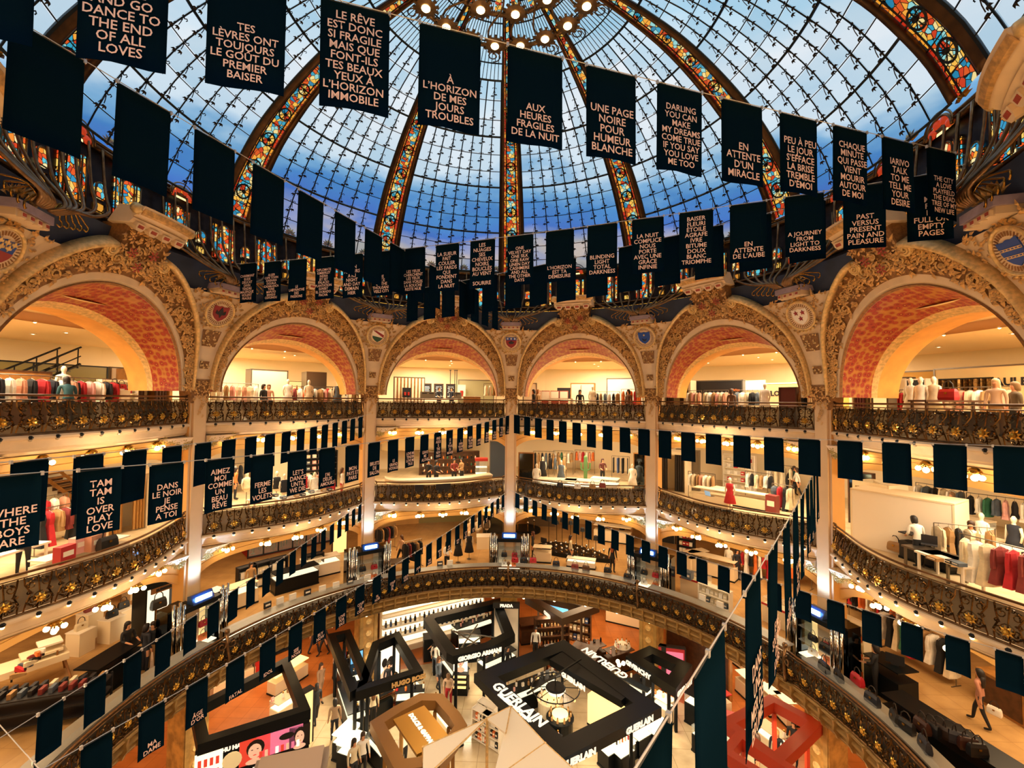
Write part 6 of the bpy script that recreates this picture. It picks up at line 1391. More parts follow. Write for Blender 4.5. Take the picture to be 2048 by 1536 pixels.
p = (14.4, 0.08, 9.0); rack(p, fc(p, 15), 1.6, 10, ['dress', 'coat'], ['#d8c7a6', '#ece4d6', '#d8c7a6', '#7d2f2b', '#b3222a', '#7d2f2b'], 'with a beige dress and red coats at the east railing', 1.6); p = (19.82, 5.02, 9.0); rack((p[0]+.5, p[1]+.5, Z2), fc(p, 20), 2.0, 12, ['jacket', 'shirt'], ['#15161a', '#ece4d6', '#2f6a4c', '#55606c', '#e3a9a0'], 'at the rear of the east bay', 1.8); p = (19.46, 7.03, 9.0); rack((p[0]+.5, p[1]+.8, Z2), fc(p), 1.8, 10, ['shirt'], ['#ece4d6', '#55606c', '#15161a', '#d8c7a6'], 'behind the far pay desk', 1.8)
for i in range(4):
    p = ((14.1, 1.11, 9.0), (17.49, 3.76, 9.0), (16.9, 2.73, 9.0), (14.19, 1.71, 9.0))[i]; table(p, fc(p), 1.5, .8, .75, (WHITE, IVORY, WHITE, STEEL)[i], ('white table with folded tops at the east railing', 'ivory table in the middle of the east bay', 'white table beside the white-dress mannequin', 'grey table next to the black cash desk')[i])
p = (16.97, 2.97, 9.0); mannequin(p, fc(p), '#ece4d6', 'mannequin in a white dress in the east bay'); p = (17.62, 2.54, 9.0); mannequin(p, fc(p), '#1c1f2a', 'mannequin in a dark spotted dress in the east bay')
for i in range(6):
    p = ((13.68, 0.64, 9.78), (13.7, 0.43, 9.78), (13.65, 0.84, 9.78), (16.73, 2.97, 9.78), (16.06, 1.89, 9.78), (13.41, 0.83, 9.78))[i]; carton(p, fc(p), ['#15161a', '#55606c', '#ece4d6', '#7d2f2b', '#15161a', '#a07a4c'][i], 'folded top on an east bay table', 'folded tops on the east tables', (.34, .26, .1))
p = (14.58, 3.73, 9.1); handbag(p, fc(p), '#a07a4c', 'tan handbag on the low shelf by the east railing', s=1.4)
# downlights under the middle ceiling
for k in range(46):
    a = -112+224*(k % 23)/22; r = 15.0 if k < 23 else 17.4; x, y = pol(r, a); o = thing('downlight', 'recessed downlight in the middle gallery ceiling', 'downlight', (x, y, Z3-.58), 0, 'downlights of the middle gallery ceiling'); b = MB(); b.lathe([(.11, 0), (.12, -.02), (.09, -.025)], 10); b.build('rim', WHITE, o); b = MB(); b.lathe([(.085, -.02), (.02, -.03)], 10); b.build('lens', BULB, o)
# ------------------------------------------------------------------ first floor: mirrored pedestals at the columns, counters along the ring, displays
BLUEL = mat('floodlight_glass', '#dff0ff', .2, emit='#6fb4ff', estr=30)
NB5 = {-72: 'red lily column', -36: 'striped-shield column', 0: 'central column', 36: 'blue-shield column', 72: 'three-star column'}
for phi, nm in NB5.items():
    r = root_at('display_pedestal', 'mirrored display case with chrome fins at the foot of the '+nm, 'display case', 12.45, phi, Z1, 'display cases at the columns')
    b = MB(); b.box((0, .1, .2), (1.3, .9, .4)); b.build('base', STEEL, r); b = MB(); b.box((0, .5, 1.15), (1.3, .1, 1.9)); b.build('rear_panel', LITY if phi in (-72, 72) else WHITE, r)
    b = MB(); b.box((0, .1, 2.1), (1.4, 1.0, .18)); b.build('roof', BLACK, r)
    for k in range(3):
        b = MB(); b.box((0, .1, .5+.52*k), (1.2, .8, .03)); b.build('glass_shelf', CASEG if k else LITW, r)
    for s in (-1, 1):
        for k in range(4):
            b = MB(); b.tube([(s*(.72+.11*k), -.32+.05*(k % 2), 0), (s*(.72+.11*k), -.32+.05*(k % 2), 2.35+.12*(k % 2))], .05, 8); b.build('chrome_fin', CHROME, r, True)
        b = MB(); b.box((s*.9, .2, 1.1), (.5, .6, 2.2)); b.build('side_case', MIRROR, r)
    x, y = pol(12.2, phi); z = Z1+2.2
    f = thing('floodlight', 'blue-white floodlight box on the display case of the '+nm, 'floodlight', (x, y, z), -radians(phi), 'floodlights at the columns')
    b = MB(); b.sweep([[(sx, -.12, 0), (sx, .22, 0), (sx, .22, .26), (sx, .05, .30)] for sx in (-.42, .42)]); b.build('housing', mat('blue_housing', '#0c2c55', .3), f)
    b = MB(); b.box((0, -.09, .15), (.62, .04, .16)); b.build('lamp_panel', BLUEL, f)
    x2, y2 = pol(12.0, phi); l = bpy.data.lights.new('floodlight_beam', 'SPOT'); l.energy = 260; l.color = (.42, .66, 1.0); l.spot_size = radians(95); l.spot_blend = .8; l.shadow_soft_size = .12
    o = bpy.data.objects.new('floodlight_beam', l); COL.objects.link(o); o.location = (x2, y2, z+.3); o.rotation_euler = (radians(165), 0, -radians(phi))
    for k in range(4):
        c = ['#15161a', '#b3222a', '#d36a2c', '#ece4d6'][k]; u = (-.3, .3, .3, -.3)[k]; zz = (1.04, 1.04, .52, .52)[k]; ca, sa = cos(-radians(phi)), sin(-radians(phi)); x, y = pol(12.5, phi)
        handbag((x+u*ca, y+u*sa, Z1+zz), -radians(phi), c, '%s handbag inside the case of the %s' % ({'#15161a': 'black', '#b3222a': 'red', '#d36a2c': 'orange', '#ece4d6': 'white'}[c], nm))
# grey counter tops running behind the balustrade, with glass fronts
CTOP = mat('grey_counter_top', '#8f8676', .3)
RB = [(-90, BLAB[-90]), (-54, BLAB[-54]), (-18, BLAB[-18]), (18, BLAB[18]), (54, BLAB[54]), (90, BLAB[90])]
for phi, nm in RB:
    r = root_at('ring_counter', 'curved grey counter behind the ring balustrade, '+nm, 'counter', 11.4, phi, Z1, 'curved counters of the first-floor ring')
    def Q(t, rr, h): a = radians(t); return (rr*sin(a), rr*cos(a)-11.4, h)
    for r0, r1, z0, z1, m, k in ((11.12, 11.72, .93, .98, CTOP, 'counter_top'), (11.18, 11.66, .62, .65, LITW if phi in (-54, 18) else STEEL, 'lit_shelf'), (11.2, 11.68, .0, .55, BLACK, 'cabinet_body')):
        b = MB(); b.sweep([[Q(t, r0, z0), Q(t, r1, z0), Q(t, r1, z1), Q(t, r0, z1)] for t in [-16+32*i/16 for i in range(17)]]); b.build(k, m, r)
    b = MB(); b.grid(lambda u, v: Q(-16+32*u, 11.14, .98+.22*v), 16, 1); b.build('glass_front', CASEG, r)
rb = random.Random(21)
def on_ring(x, c, t, s=1.15):
    handbag(x, fc(x, rb.uniform(-25, 25)), c, t, 'handbags on the ring counters', s)
for i, (c, t) in enumerate((('#b3222a', 'red handbag on the ring counter just west of the central column'), ('#15161a', 'black handbag between two red ones by the central column'), ('#b3222a', 'red handbag on the ring counter just east of the central column'), ('#7d2f2b', 'maroon handbag on the ring counter below the curved podium'), ('#5a3a26', 'brown handbag on the ring counter below the curved podium'), ('#15161a', 'black handbag near the red-haired assistant'), ('#1c1f2a', 'navy handbag left of the red-haired assistant'), ('#15161a', 'small black handbag before the blue-shield column'))):
    p = ((0.34, 11.86, 5.48), (0.81, 11.81, 5.48), (1.35, 11.84, 5.48), (3.59, 11.0, 5.48), (4.16, 10.83, 5.48), (5.26, 10.61, 5.48), (2.6, 11.38, 5.48), (6.13, 9.8, 5.48))[i]; on_ring(p, c, t)
for i in range(8):
    p = ((11.84, 3.48, 5.48), (11.01, 2.34, 5.48), (11.17, 1.87, 5.48), (11.63, 1.68, 5.48), (11.37, 0.73, 5.48), (11.41, -0.04, 5.48), (11.44, -0.36, 5.48), (11.36, -1.03, 5.48))[i]
    on_ring(p, ['#15161a', '#15161a', '#15161a', '#b3222a', '#1c1f2a', '#15161a', '#15161a', '#1c1f2a'][i], ('first', 'second', 'third', 'red', 'fifth', 'sixth', 'seventh', 'last')[i]+' bag along the east ring counter, '+('black' if i != 3 else 'large, with white straps'), 1.3)
for i in range(12):
    p = ((-3.74, 11.04, 5.48), (-3.22, 11.21, 5.48), (-6.99, 8.99, 5.48), (-7.67, 8.48, 5.48), (-8.18, 8.05, 5.48), (-8.65, 7.63, 5.48), (-9.14, 7.18, 5.48), (-9.58, 6.7, 5.48), (-9.93, 6.29, 5.48), (-10.23, 5.85, 5.48), (9.02, 7.57, 5.48), (9.51, 6.86, 5.48))[i]
    carton(p, fc(p), '#ece4d6' if i % 3 else '#15161a', 'white lit display card on the ring counter', 'display cards on the ring counter', (.3, .08, .26))
# bay -90
p = (-16.32, 1.86, 4.5); r = thing('display_table', 'long cream tiered table with shoes on slanted trestle legs', 'table', p, -.6, 'display tables'); b = MB(); b.box((0, 0, .78), (.9, 2.0, .22)); b.build('table_top', IVORY, r); b = MB(); b.box((0, .35, 1.05), (.7, 1.0, .08)); b.build('upper_tier', IVORY, r); b = MB(); b.box((0, .55, 1.3), (.6, .6, .06)); b.build('top_tier', WHITE, r)
for y in (.1, .7):
    for s in (-1, 1):
        b = MB(); b.box((s*.35, y, .95), (.05, .05, .22)); b.build('tier_post', WOODM, r)
for y in (-1, 1):
    for s in (-1, 1):
        b = MB(); b.tube([(s*.1, y*.9, .7), (s*.5, y*1.05, 0)], .04, 5); b.build('leg', WOODM, r)
def shoe(loc, rz, c, label):
    r = thing('shoe', label, 'shoe', loc, rz, 'shoes on the tiered table'); k = 'shoe'+c
    if k not in KIDS:
        b = MB(); b.sweep([[(-w, y, 0), (w, y, 0), (w*.8, y, h), (-w*.8, y, h)] for y, w, h in ((-.13, .02, .03), (-.09, .045, .05), (0, .04, .08), (.09, .038, .10), (.12, .02, .09))]); KIDS[k] = b.mesh('upper', mat('leather_'+c.lstrip('#'), c, .4, var=.1)); b = MB(); b.box((0, .09, -.03), (.03, .03, .07)); KIDS['heel'] = b.mesh('heel', INK)
    link('upper', KIDS[k], r, (0, 0, .06)); link('heel', KIDS['heel'], r, (0, 0, .06)); r.scale = (1.5, 1.5, 1.5)
for i in range(8):
    p = ((-15.69, 1.13, 5.41), (-15.77, 1.35, 5.41), (-15.42, 0.84, 5.41), (-15.41, 1.18, 5.6), (-15.53, 1.37, 5.6), (-15.36, 1.34, 5.83), (-15.43, 1.48, 5.83), (-15.71, 1.58, 5.6))[i]; shoe(p, fc(p, 30*i), ['#b3222a', '#55606c', '#a07a4c', '#d8c7a6', '#15161a', '#d36a2c', '#ece4d6', '#7d2f2b'][i], '%s shoe on the cream tiered table' % ['red', 'grey', 'tan', 'beige', 'black', 'orange', 'white', 'maroon'][i])
for i, (h, c, t) in enumerate(((.85, '#d8c7a6', 'nearest'), (1.05, '#7d2f2b', 'second'), (.9, '#15161a', 'third'), (.8, '#15161a', 'fourth'), (.9, '#a07a4c', 'farthest'))):
    p = ((-16.54, 3.96, 4.5), (-17.25, 5.02, 4.5), (-16.18, 4.88, 4.5), (-16.6, 5.86, 4.5), (-18.71, 8.68, 4.5))[i]; plinth(p, fc(p, 10), .6, .6, h, IVORY, '%s of five cream plinths in the west bay, with a bag on it' % t); handbag((p[0], p[1], Z1+h+.03), fc(p), c, '%s handbag on the %s cream plinth of the west bay' % ({'#d8c7a6': 'beige', '#7d2f2b': 'maroon', '#15161a': 'black', '#a07a4c': 'tan'}[c], t), s=1.2)
p = (-16.7, 5.57, 4.5); r = thing('light_column', 'slim standing lightbox between cream plinths', 'lightbox', (p[0]+.3, p[1]+.9, Z1), fc(p)); b = MB(); b.box((0, 0, 1.3), (.35, .14, 1.5)); b.build('lit_face', LITW, r); b = MB(); b.tube([(0, 0, 0), (0, 0, 2.3)], .04, 6); b.build('post', IRON, r); b = MB(); b.box((0, 0, .03), (.5, .4, .06)); b.build('base', IRON, r)
p = (-14.81, 5.53, 4.5); r = thing('showcase', 'tall lit showcase with a patterned handbag beside the red lily column', 'showcase', p, fc(p)); b = MB(); b.box((0, .4, 1.05), (1.3, .1, 2.1)); b.build('lit_back', LITW, r); b = MB(); b.box((0, 0, 2.2), (1.4, .9, .25)); b.build('top_box', BLACK, r); b = MB(); b.box((0, -.42, 1.95), (1.0, .06, .22)); sg = b.build('sign_board', WOODM, r); sign(sg, 'BURBERRY', .14, INK, (0, -.46, 1.95)); b = MB(); b.box((0, 0, .1), (1.4, .9, .2)); b.build('base', BLACK, r)
for s in (-1, 1):
    b = MB(); b.box((s*.68, 0, 1.1), (.06, .9, 2.2)); b.build('side', BLACK, r)
b = MB(); b.tube([(0, .1, .2), (0, .1, .95)], .05, 6); b.build('bag_stand', BRASS, r); q = Vector(p)+Vector((0, .05, 1.0)); handbag(tuple(q), fc(p), '#2a2a26', 'patterned handbag held up in the tall lit showcase', s=1.7)
p = (-13.6, 2.25, 4.5); counter(p, fc(p, 10), 2.0, .8, 1.0, BLACK, 'black desk with papers in the west bay of the first floor', False); p = (-13.77, 2.96, 4.5); person(p, fc(p), 'desk', '#15161a', '#15161a', '#1c1411', 'woman with dark hair in a black jacket behind the black desk', True); p = (-12.96, 2.84, 4.5); person(p, fc(p, 80), 'stand', '#1c1f2a', '#1c1f2a', '#1c1411', 'man in a dark suit beside the black desk'); p = (-12.85, 3.0, 4.5); person(p, fc(p, -60), 'stand', '#15161a', '#a07a4c', '#2a1a12', 'second man in black beside the black desk')
p = (-14.08, 0.24, 4.5); r = thing('accessory_rack', 'long dark rack packed with small leather goods, lower west corner', 'rack', p, fc(p, 22))
for k in range(3):
    b = MB(); b.box((0, 0, .2+.38*k), (.75, 3.4, .04)); b.build('shelf', INK, r)
for y in (-1, 1):
    for s in (-1, 1):
        b = MB(); b.box((s*.36, y*1.68, .52), (.05, .05, 1.04)); b.build('post', INK, r)
ca, sa = cos(fc(p, 22)), sin(fc(p, 22))
for k in range(26):
    u, v = (-.12 if k % 2 else .16), -1.5+3.0*k/25; carton((p[0]+u*ca-v*sa, p[1]+u*sa+v*ca, Z1+.98), fc(p, 22)+pi/2, rb.choice(['#15161a', '#a07a4c', '#55606c', '#7d2f2b', '#d8c7a6', '#1c1f2a']), 'small leather case on the dark rack', 'leather cases on the dark rack', (.1, .28, .16))
# bay -54: glass boutique with red chairs and a neon heart
p = (-14.51, 14.53, 4.5); r = thing('glass_boutique', 'black-framed glass boutique with a red interior', 'boutique', (p[0], p[1]+1.5, Z1), fc(p)); W = 5.2
b = MB(); b.box((0, 1.8, 1.2), (W, .1, 2.4)); b.build('red_rear_wall', mat('boutique_red', '#b5431f', .5), r); b = MB(); b.box((0, .9, .03), (W, 1.9, .05)); b.build('red_carpet', mat('boutique_carpet', '#b4331c', .8), r)
for k in range(7):
    b = MB(); b.box((-W/2+W*k/6, 0, 1.25), (.07, .07, 2.5)); b.build('black_mullion', INK, r)
for k in range(6):
    b = MB(); b.box((-W/2+W*(k+.5)/6, 0, 1.25), (W/6-.08, .02, 2.4)); b.build('pane', CASEG, r)
b = MB(); b.box((0, 0, 2.5), (W, .1, .1)); b.build('top_rail', INK, r); b = MB(); b.box((0, 0, .06), (W, .1, .12)); b.build('bottom_rail', INK, r)
ps = Vector((p[0], p[1]+1.5, Z1)); rr = fc(p)
def loc_(u, v, z): return (ps.x+u*cos(rr)-v*sin(rr), ps.y+u*sin(rr)+v*cos(rr), ps.z+z)
hs = thing('neon_sign', 'red neon lips sign in the glass boutique', 'sign', loc_(1.55, 1.6, 1.7), rr); b = MB(); b.tube([(.35*cos(q)*(1+.2*cos(2*q)), -.05, .2*sin(q)-.06*abs(cos(q))) for q in [2*pi*i/28 for i in range(28)]], .03, 5, 0, True); b.build('neon_tube', mat('neon_red', '#ff5040', .4, emit='#ff3a28', estr=6), hs); b = MB(); b.box((0, 0, 0), (1.1, .06, .7)); b.build('panel', REDP, hs)
def chair(loc, rz, c, label):
    r = thing('chair', label, 'chair', loc, rz, 'red chairs of the boutique'); m = mat('chair_'+c.lstrip('#'), c, .5)
    b = MB(); b.box((0, 0, .46), (.45, .45, .06)); b.build('seat', m, r); b = MB(); b.box((0, .21, .75), (.43, .05, .5)); b.build('backrest', m, r)
    for s in (-1, 1):
        for q in (-1, 1):
            b = MB(); b.box((s*.19, q*.19, .22), (.04, .04, .44)); b.build('leg', IRON, r)
for k in range(6): chair(loc_(-1.9+.7*k, 1.0+.25*(k % 2), .06), rr+.4*k, '#b3321e' if k % 2 else '#7d2f2b', ('red' if k % 2 else 'maroon')+' chair inside the glass boutique, %s from its west end' % ORD[k])
b = MB(); t_ = table(loc_(-.3, .7, .06), rr, 1.6, .6, .75, INK, 'black table among the red chairs')
person(loc_(.9, 1.3, .06), rr+1, 'walk', '#15161a', '#15161a', '#1c1411', 'person in black inside the glass boutique'); mannequin(loc_(-2.2, .6, .06), rr, '#b3321e', 'mannequin in red at the west end of the glass boutique')
for i, (w_, t) in enumerate(((1.8, 'west'), (2.2, 'middle'), (2.0, 'east'))):
    p = ((-12.98, 7.89, 4.5), (-11.3, 10.24, 4.5), (-10.75, 11.94, 4.5))[i]; counter(p, fc(p), w_, .7, 1.0, (IVORY, BLACK, WHITE)[i], '%s counter with a lit glass top in front of the glass boutique' % t, True)
for i in range(4):
    p = ((-13.6, 9.22, 4.5), (-13.2, 9.83, 4.5), (-12.65, 10.48, 4.5), (-10.98, 11.23, 4.5))[i]; shelves((p[0], p[1]+.5, Z1), fc(p), .9, 1.3, 2, INK, '%s black glass-topped stand of jewellery in the second bay' % ORD[i], ['#ece4d6', '#d8c7a6'], 'the jewellery stands', per=4)
p = (-12.92, 8.97, 4.5); person(p, fc(p), 'stand', '#a07a4c', '#15161a', '#2a1a12', 'assistant in tan among the black jewellery stands', True)
p = (-11.21, 15.17, 4.5); panelwall((p[0], p[1]+.5, Z1), fc(p), .9, 2.2, LITY, 'glowing amber panel beside the striped-shield column', .15, 0, WOODD, 'lightbox', 'light_panel')
# bay -18: escalator, coat stands
p = (-6.09, 17.96, 4.5); e = thing('escalator', 'steel escalator with glass sides climbing behind the first floor', 'escalator', (p[0]-1.2, p[1]+6.5, Z1), fc(p))
L_ = 7.5; H_ = 4.0
for y in (0, 1.2):
    b = MB(); b.sweep([[(0, y-.08, 0), (0, y+.08, 0), (0, y+.08, .5), (0, y-.08, .5)], [(L_, y-.08, H_), (L_, y+.08, H_), (L_, y+.08, H_+.5), (L_, y-.08, H_+.5)]]); b.build('side_truss', STEEL, e); b = MB(); b.sweep([[(0, y-.02, .5), (0, y+.02, .5), (0, y+.02, 1.3), (0, y-.02, 1.3)], [(L_, y-.02, H_+.5), (L_, y+.02, H_+.5), (L_, y+.02, H_+1.3), (L_, y-.02, H_+1.3)]]); b.build('glass_side', CASEG, e); b = MB(); b.tube([(-.4, y, 1.2), (0, y, 1.35), (L_, y, H_+1.35)], .06, 6); b.build('handrail', INK, e)
    b = MB(); b.tube([(0, y-.1, .55), (L_, y-.1, H_+.55)], .05, 4); b.build('light_strip', mat('cool_strip', '#ddffff', .4, emit='#cfe4ff', estr=2), e)
for k in range(20):
    b = MB(); b.box((.2+L_*k/20, .6, .35+H_*k/20), (.4, 1.0, .12)); b.build('step', STEEL, e)
p = (-4.44, 18.62, 4.5); panelwall((p[0]+.3, p[1]+5.0, Z1), fc(p), 8.5, 3.4, OLIVE, 'wide olive wall under the escalator', .1); panelwall((p[0]-6.5, p[1]+4, Z1), fc(p), 2.5, 3.0, MIRROR, 'dark mirror panel at the foot of the escalator', .1)
p = (-8.33, 16.28, 4.5); rack(p, fc(p, 30), 1.5, 9, ['coat', 'jacket'], ['#15161a', '#a07a4c', '#15161a', '#7d2f2b'], 'with tartan and black coats beside the striped-shield column', 1.6); p = (-5.81, 13.34, 4.5); rack(p, fc(p, 20), 1.2, 8, ['coat', 'jacket'], ['#15161a', '#7d2f2b', '#15161a', '#a07a4c'], 'with black coats in front of the escalator', 1.6)
p = (-6.64, 13.86, 4.5); person(p, fc(p, -70), 'walk', '#d8b08c', '#15161a', '#5a3a20', 'woman in shorts striding past the black coats', True, skirt=False); p = (-3.66, 11.61, 4.5); person((p[0], p[1]+1.2, Z1), fc(p, 20), 'desk', '#ece4d6', '#15161a', '#1c1411', 'woman in a white blouse at the ring counter west of the centre', True)
for i, (c, t) in enumerate((('#15161a', 'long black dress'), ('#15161a', 'black skirt and grey top'), ('#c9a47a', 'tan coat'), ('#d8c7a6', 'beige coat'), ('#5a4630', 'brown coat'))):
    p = ((-3.22, 14.29, 4.5), (-2.62, 14.93, 4.5), (-2.91, 17.82, 4.5), (-2.42, 18.18, 4.5), (-1.83, 18.77, 4.5))[i]; mannequin(p, fc(p), c, 'mannequin in a %s west of the central column' % t, 'dress' if i < 2 else 'suit')
p = (-1.87, 17.15, 4.5); plinth(p, fc(p), 1.0, .8, .8, IVORY, 'low ivory plinth near the tan coats'); p = (-6.52, 12.17, 4.5); table(p, fc(p), 1.5, .8, .8, STEEL, 'grey table of shoes beside the striped-shield column'); p = (-1.45, 19.37, 4.5); panelwall((p[0], p[1]+.6, Z1), fc(p), 1.5, 2.2, MIRROR, 'mirror with brown coats reflected near the central column', .1)
# bay 18: curved black podium of globes
p = (4.04, 16.21, 4.5); pd = thing('podium', 'low black curved podium with rows of globes', 'podium', (p[0], p[1], Z1), fc(p, -8)); out_ = [(-2.6, .1), (-2.2, -.5), (-1.2, -.85), (.2, -.95), (1.6, -.8), (2.7, -.6), (2.8, -.3), (1.6, .5), (.2, 1.2), (-1.2, 1.35), (-2.3, .9)]
b = MB(); b.prism(out_, 0, .22); b.build('slab', BLACK, pd); b = MB(); b.prism([(x*.97, y*.96) for x, y in out_], .22, .25); b.build('gloss_top', mat('gloss_black', '#1a1412', .1), pd)
ps = Vector((p[0], p[1], Z1)); rr = fc(p, -8)
for k in range(22):
    u, v = -2.0+.72*(k % 6)+.2*(k//6), -.55+.42*(k//6)
    if (k // 6) == 3 and k % 6 > 3: continue
    q = loc_(u, v, .25); o = thing('globe', 'small shiny globe on the black curved podium', 'globe', q, 0, 'globes on the black podium'); b = MB(); b.lathe([(.05, 0), (.02, .03), (.02, .12)], 8); b.build('foot', BRASS, o); b = MB(); b.ball((0, 0, .2), .09, 8, 6); b.build('ball', CHROME, o, True)
for k in range(8):
    u, v = -1.9+.5*k, (.75, .95, .6, .9, .55, .2, -.1, -.3)[k]; o = thing('hat_stand', 'tall stand with a dark hat on the black curved podium, %s from its west end' % ORD[k], 'stand', loc_(u, v, .25), 0, 'stands on the black podium'); b = MB(); hh = (1.5, 1.3, 1.6, 1.4, 1.2, 1.25, .9, 1.0)[k]; b.lathe([(.1, 0), (.02, .03), (.018, hh)], 8); b.build('pole', IRON, o); b = MB(); b.lathe([(.16, hh), (.14, hh+.05), (.12, hh+.22), (.03, hh+.26)], 10); b.build('hat', mat('hat_felt', ['#15161a', '#7d2f2b'][k % 2], .8), o)
p = (3.72, 14.42, 4.5); person(p, fc(p, 90), 'walk', '#cdbf9e', '#15161a', '#2a1a12', 'woman in a long pale coat walking in front of the podium', True)
p = (1.4, 14.13, 4.5); person((p[0], p[1]+1.0, Z1), fc(p, -90), 'stand', '#15161a', '#15161a', '#5a2f1c', 'curly-haired assistant in black by the pay desk east of the centre', True); p = (2.0, 14.58, 4.5); counter((p[0], p[1]+.2, Z1), fc(p), 1.1, .6, .9, IVORY, 'ivory pay desk just east of the central column', False)
p = (2.4, 15.03, 4.5); r = thing('cash_screen', 'black cash screen on the ivory pay desk', 'screen', (p[0]-.3, p[1]+.2, Z1+.94), fc(p, 150)); b = MB(); b.box((0, 0, .22), (.45, .04, .3)); b.build('display', INK, r); b = MB(); b.box((0, .06, .04), (.2, .18, .08)); b.build('base', INK, r)
p = (6.03, 12.12, 4.5); person((p[0], p[1]+1.0, Z1), fc(p, 170), 'stand', '#15161a', '#15161a', '#a5552a', 'red-haired assistant seen from behind at the ring counter', True)
p = (3.82, 14.26, 4.5); counter((p[0]+.5, p[1]-.3, Z1), fc(p), 1.7, .45, .5, WHITE, 'white display case of wallets below the curved podium', True)
p = (0.93, 20.36, 4.5); pd2 = thing('podium', 'small round black podium beside a wall panel', 'podium', (p[0], p[1]+.8, Z1), 0); b = MB(); b.lathe([(1.2, 0), (1.2, .2), (1.1, .24)], 24); b.build('slab', BLACK, pd2)
for k in range(5): q = 2*pi*k/5; o = thing('globe', 'globe on the small round podium', 'globe', (p[0]+.7*cos(q), p[1]+.8+.7*sin(q), Z1+.24), 0, 'globes on the small round podium'); b = MB(); b.lathe([(.05, 0), (.02, .03), (.02, .5)], 8); b.build('foot', BRASS, o); b = MB(); b.ball((0, 0, .58), .1, 8, 6); b.build('ball', CHROME, o, True)
p = (2.06, 20.43, 4.5); panelwall((p[0]+.2, p[1]+2.2, Z1), fc(p), 2.2, 2.6, mat('brown_panel', '#5f4a30', .5), 'brown wall panel behind the small round podium', .3); p = (7.23, 18.42, 4.5); counter((p[0], p[1]+.6, Z1), fc(p), 2.6, .7, 1.1, IVORY, 'long ivory counter at the rear of the podium bay', False); p = (7.09, 20.3, 4.5); person((p[0]+.2, p[1]+1.6, Z1), fc(p), 'desk', '#15161a', '#15161a', '#1c1411', 'assistant in black behind the long ivory counter')  # wall panel in its own plain dark brown
p = (8.7, 18.83, 4.5); rack((p[0], p[1]+1, Z1), fc(p), 1.5, 9, ['jacket', 'dress'], ['#15161a', '#7d2f2b', '#ece4d6', '#a07a4c'], 'with printed dresses beside the blue-shield column, first floor', 1.8); p = (5.77, 20.17, 4.5); rack((p[0], p[1]+2.5, Z1), fc(p), 2.4, 9, ['jacket'], ['#15161a', '#1c1f2a', '#15161a', '#7d2f2b'], 'with dark jackets behind the podium', 1.8)
# bay 54
p = (10.76, 17.88, 4.5); panelwall((p[0]+.3, p[1]+1.2, Z1), fc(p), 1.2, 2.2, INK, 'black garment panel beside the blue-shield column, first floor', .3); p = (11.43, 15.98, 4.5); shelves((p[0]+.2, p[1]+.8, Z1), fc(p), 1.1, 1.9, 4, INK, 'black shelf stand with patterned scarves', ['#b3222a', '#ece4d6', '#7d2f2b', '#d8c7a6'], 'the black shelf stand of scarves', per=4)
p = (11.39, 18.23, 4.5); w = panelwall((p[0]+.5, p[1]+2.6, Z1), fc(p), 5.0, 2.6, mat('tan_rear_wall', '#c59a5c', .6), 'tan rear wall lettered GANNI behind the black shelf stand', .2); sign(w, 'GANNI', .26, SIGNW, (-1.6, -.12, 2.3))
p = (11.82, 13.14, 4.5); counter(p, fc(p), 2.6, .7, 1.05, IVORY, 'ivory counter with a screen in the bay before the three-star column', False); p = (11.24, 13.86, 4.5); counter((p[0], p[1]+.2, Z1), fc(p, 60), 1.4, .6, 1.05, IVORY, 'short ivory counter wing beside the black shelf stand', False)
for i, (c, t) in enumerate((('#ece4d6', 'white top and printed trousers'), ('#c9a47a', 'printed tan dress'))):
    p = ((12.8, 13.19, 4.5), (14.13, 14.02, 4.5))[i]; mannequin(p, fc(p), c, 'mannequin in a %s, bay before the three-star column' % t, 'suit' if i == 0 else 'dress')
p = (12.92, 12.48, 4.5); person(p, fc(p, 60), 'stand', '#1c1f2a', '#1c1f2a', '#1c1411', 'man in a dark suit near the printed dresses'); p = (15.04, 14.87, 4.5); person(p, fc(p), 'stand', '#15161a', '#15161a', '#d0a860', 'blonde woman in black behind the printed rack', True)
p = (14.28, 12.9, 4.5); rack(p, fc(p, 15), 1.8, 12, ['dress', 'shirt'], ['#b3222a', '#ece4d6', '#15161a', '#d36a2c', '#ece4d6', '#b3222a'], 'with red and white prints before the three-star column', 1.4); p = (10.01, 8.02, 4.5); shelves((p[0]-.1, p[1]+.3, Z1), fc(p), 1.5, 1.3, 3, WHITE, 'white shelf stand of boxes at the ring, east of the blue-shield column', ['#ece4d6', '#55606c', '#d8c7a6'], 'the white shelf stand', per=6)
p = (8.17, 10.02, 4.5); person((p[0]+.3, p[1]+.9, Z1), fc(p, 60), 'lean', '#ece4d6', '#15161a', '#1c1411', 'assistant in a white jacket bent over the ring counter', True); p = (9.26, 10.07, 4.5); carton((p[0], p[1], Z1+.98), fc(p), '#55606c', 'grey boxed till on the ring counter', 'tills', (.5, .4, .35))
p = (16.3, 11.33, 4.5); rack((p[0]-.3, p[1]+.5, Z1), fc(p), 1.2, 9, ['dress', 'jacket'], ['#b3222a', '#d36a2c', '#ece4d6', '#b3222a', '#15161a'], 'with red striped clothes beside the three-star column', 1.7); p = (13.45, 13.22, 4.5); r = thing('floor_mat', 'grey blue mat under the man in the dark suit', 'mat', p, fc(p)); b = MB(); b.box((0, 0, .01), (2.2, 1.6, .02)); b.build('pile', mat('mat_grey', '#6f6d72', .9), r); b = MB(); b.box((0, -.8, .012), (2.2, .05, .024)); b.build('hem', STEEL, r)
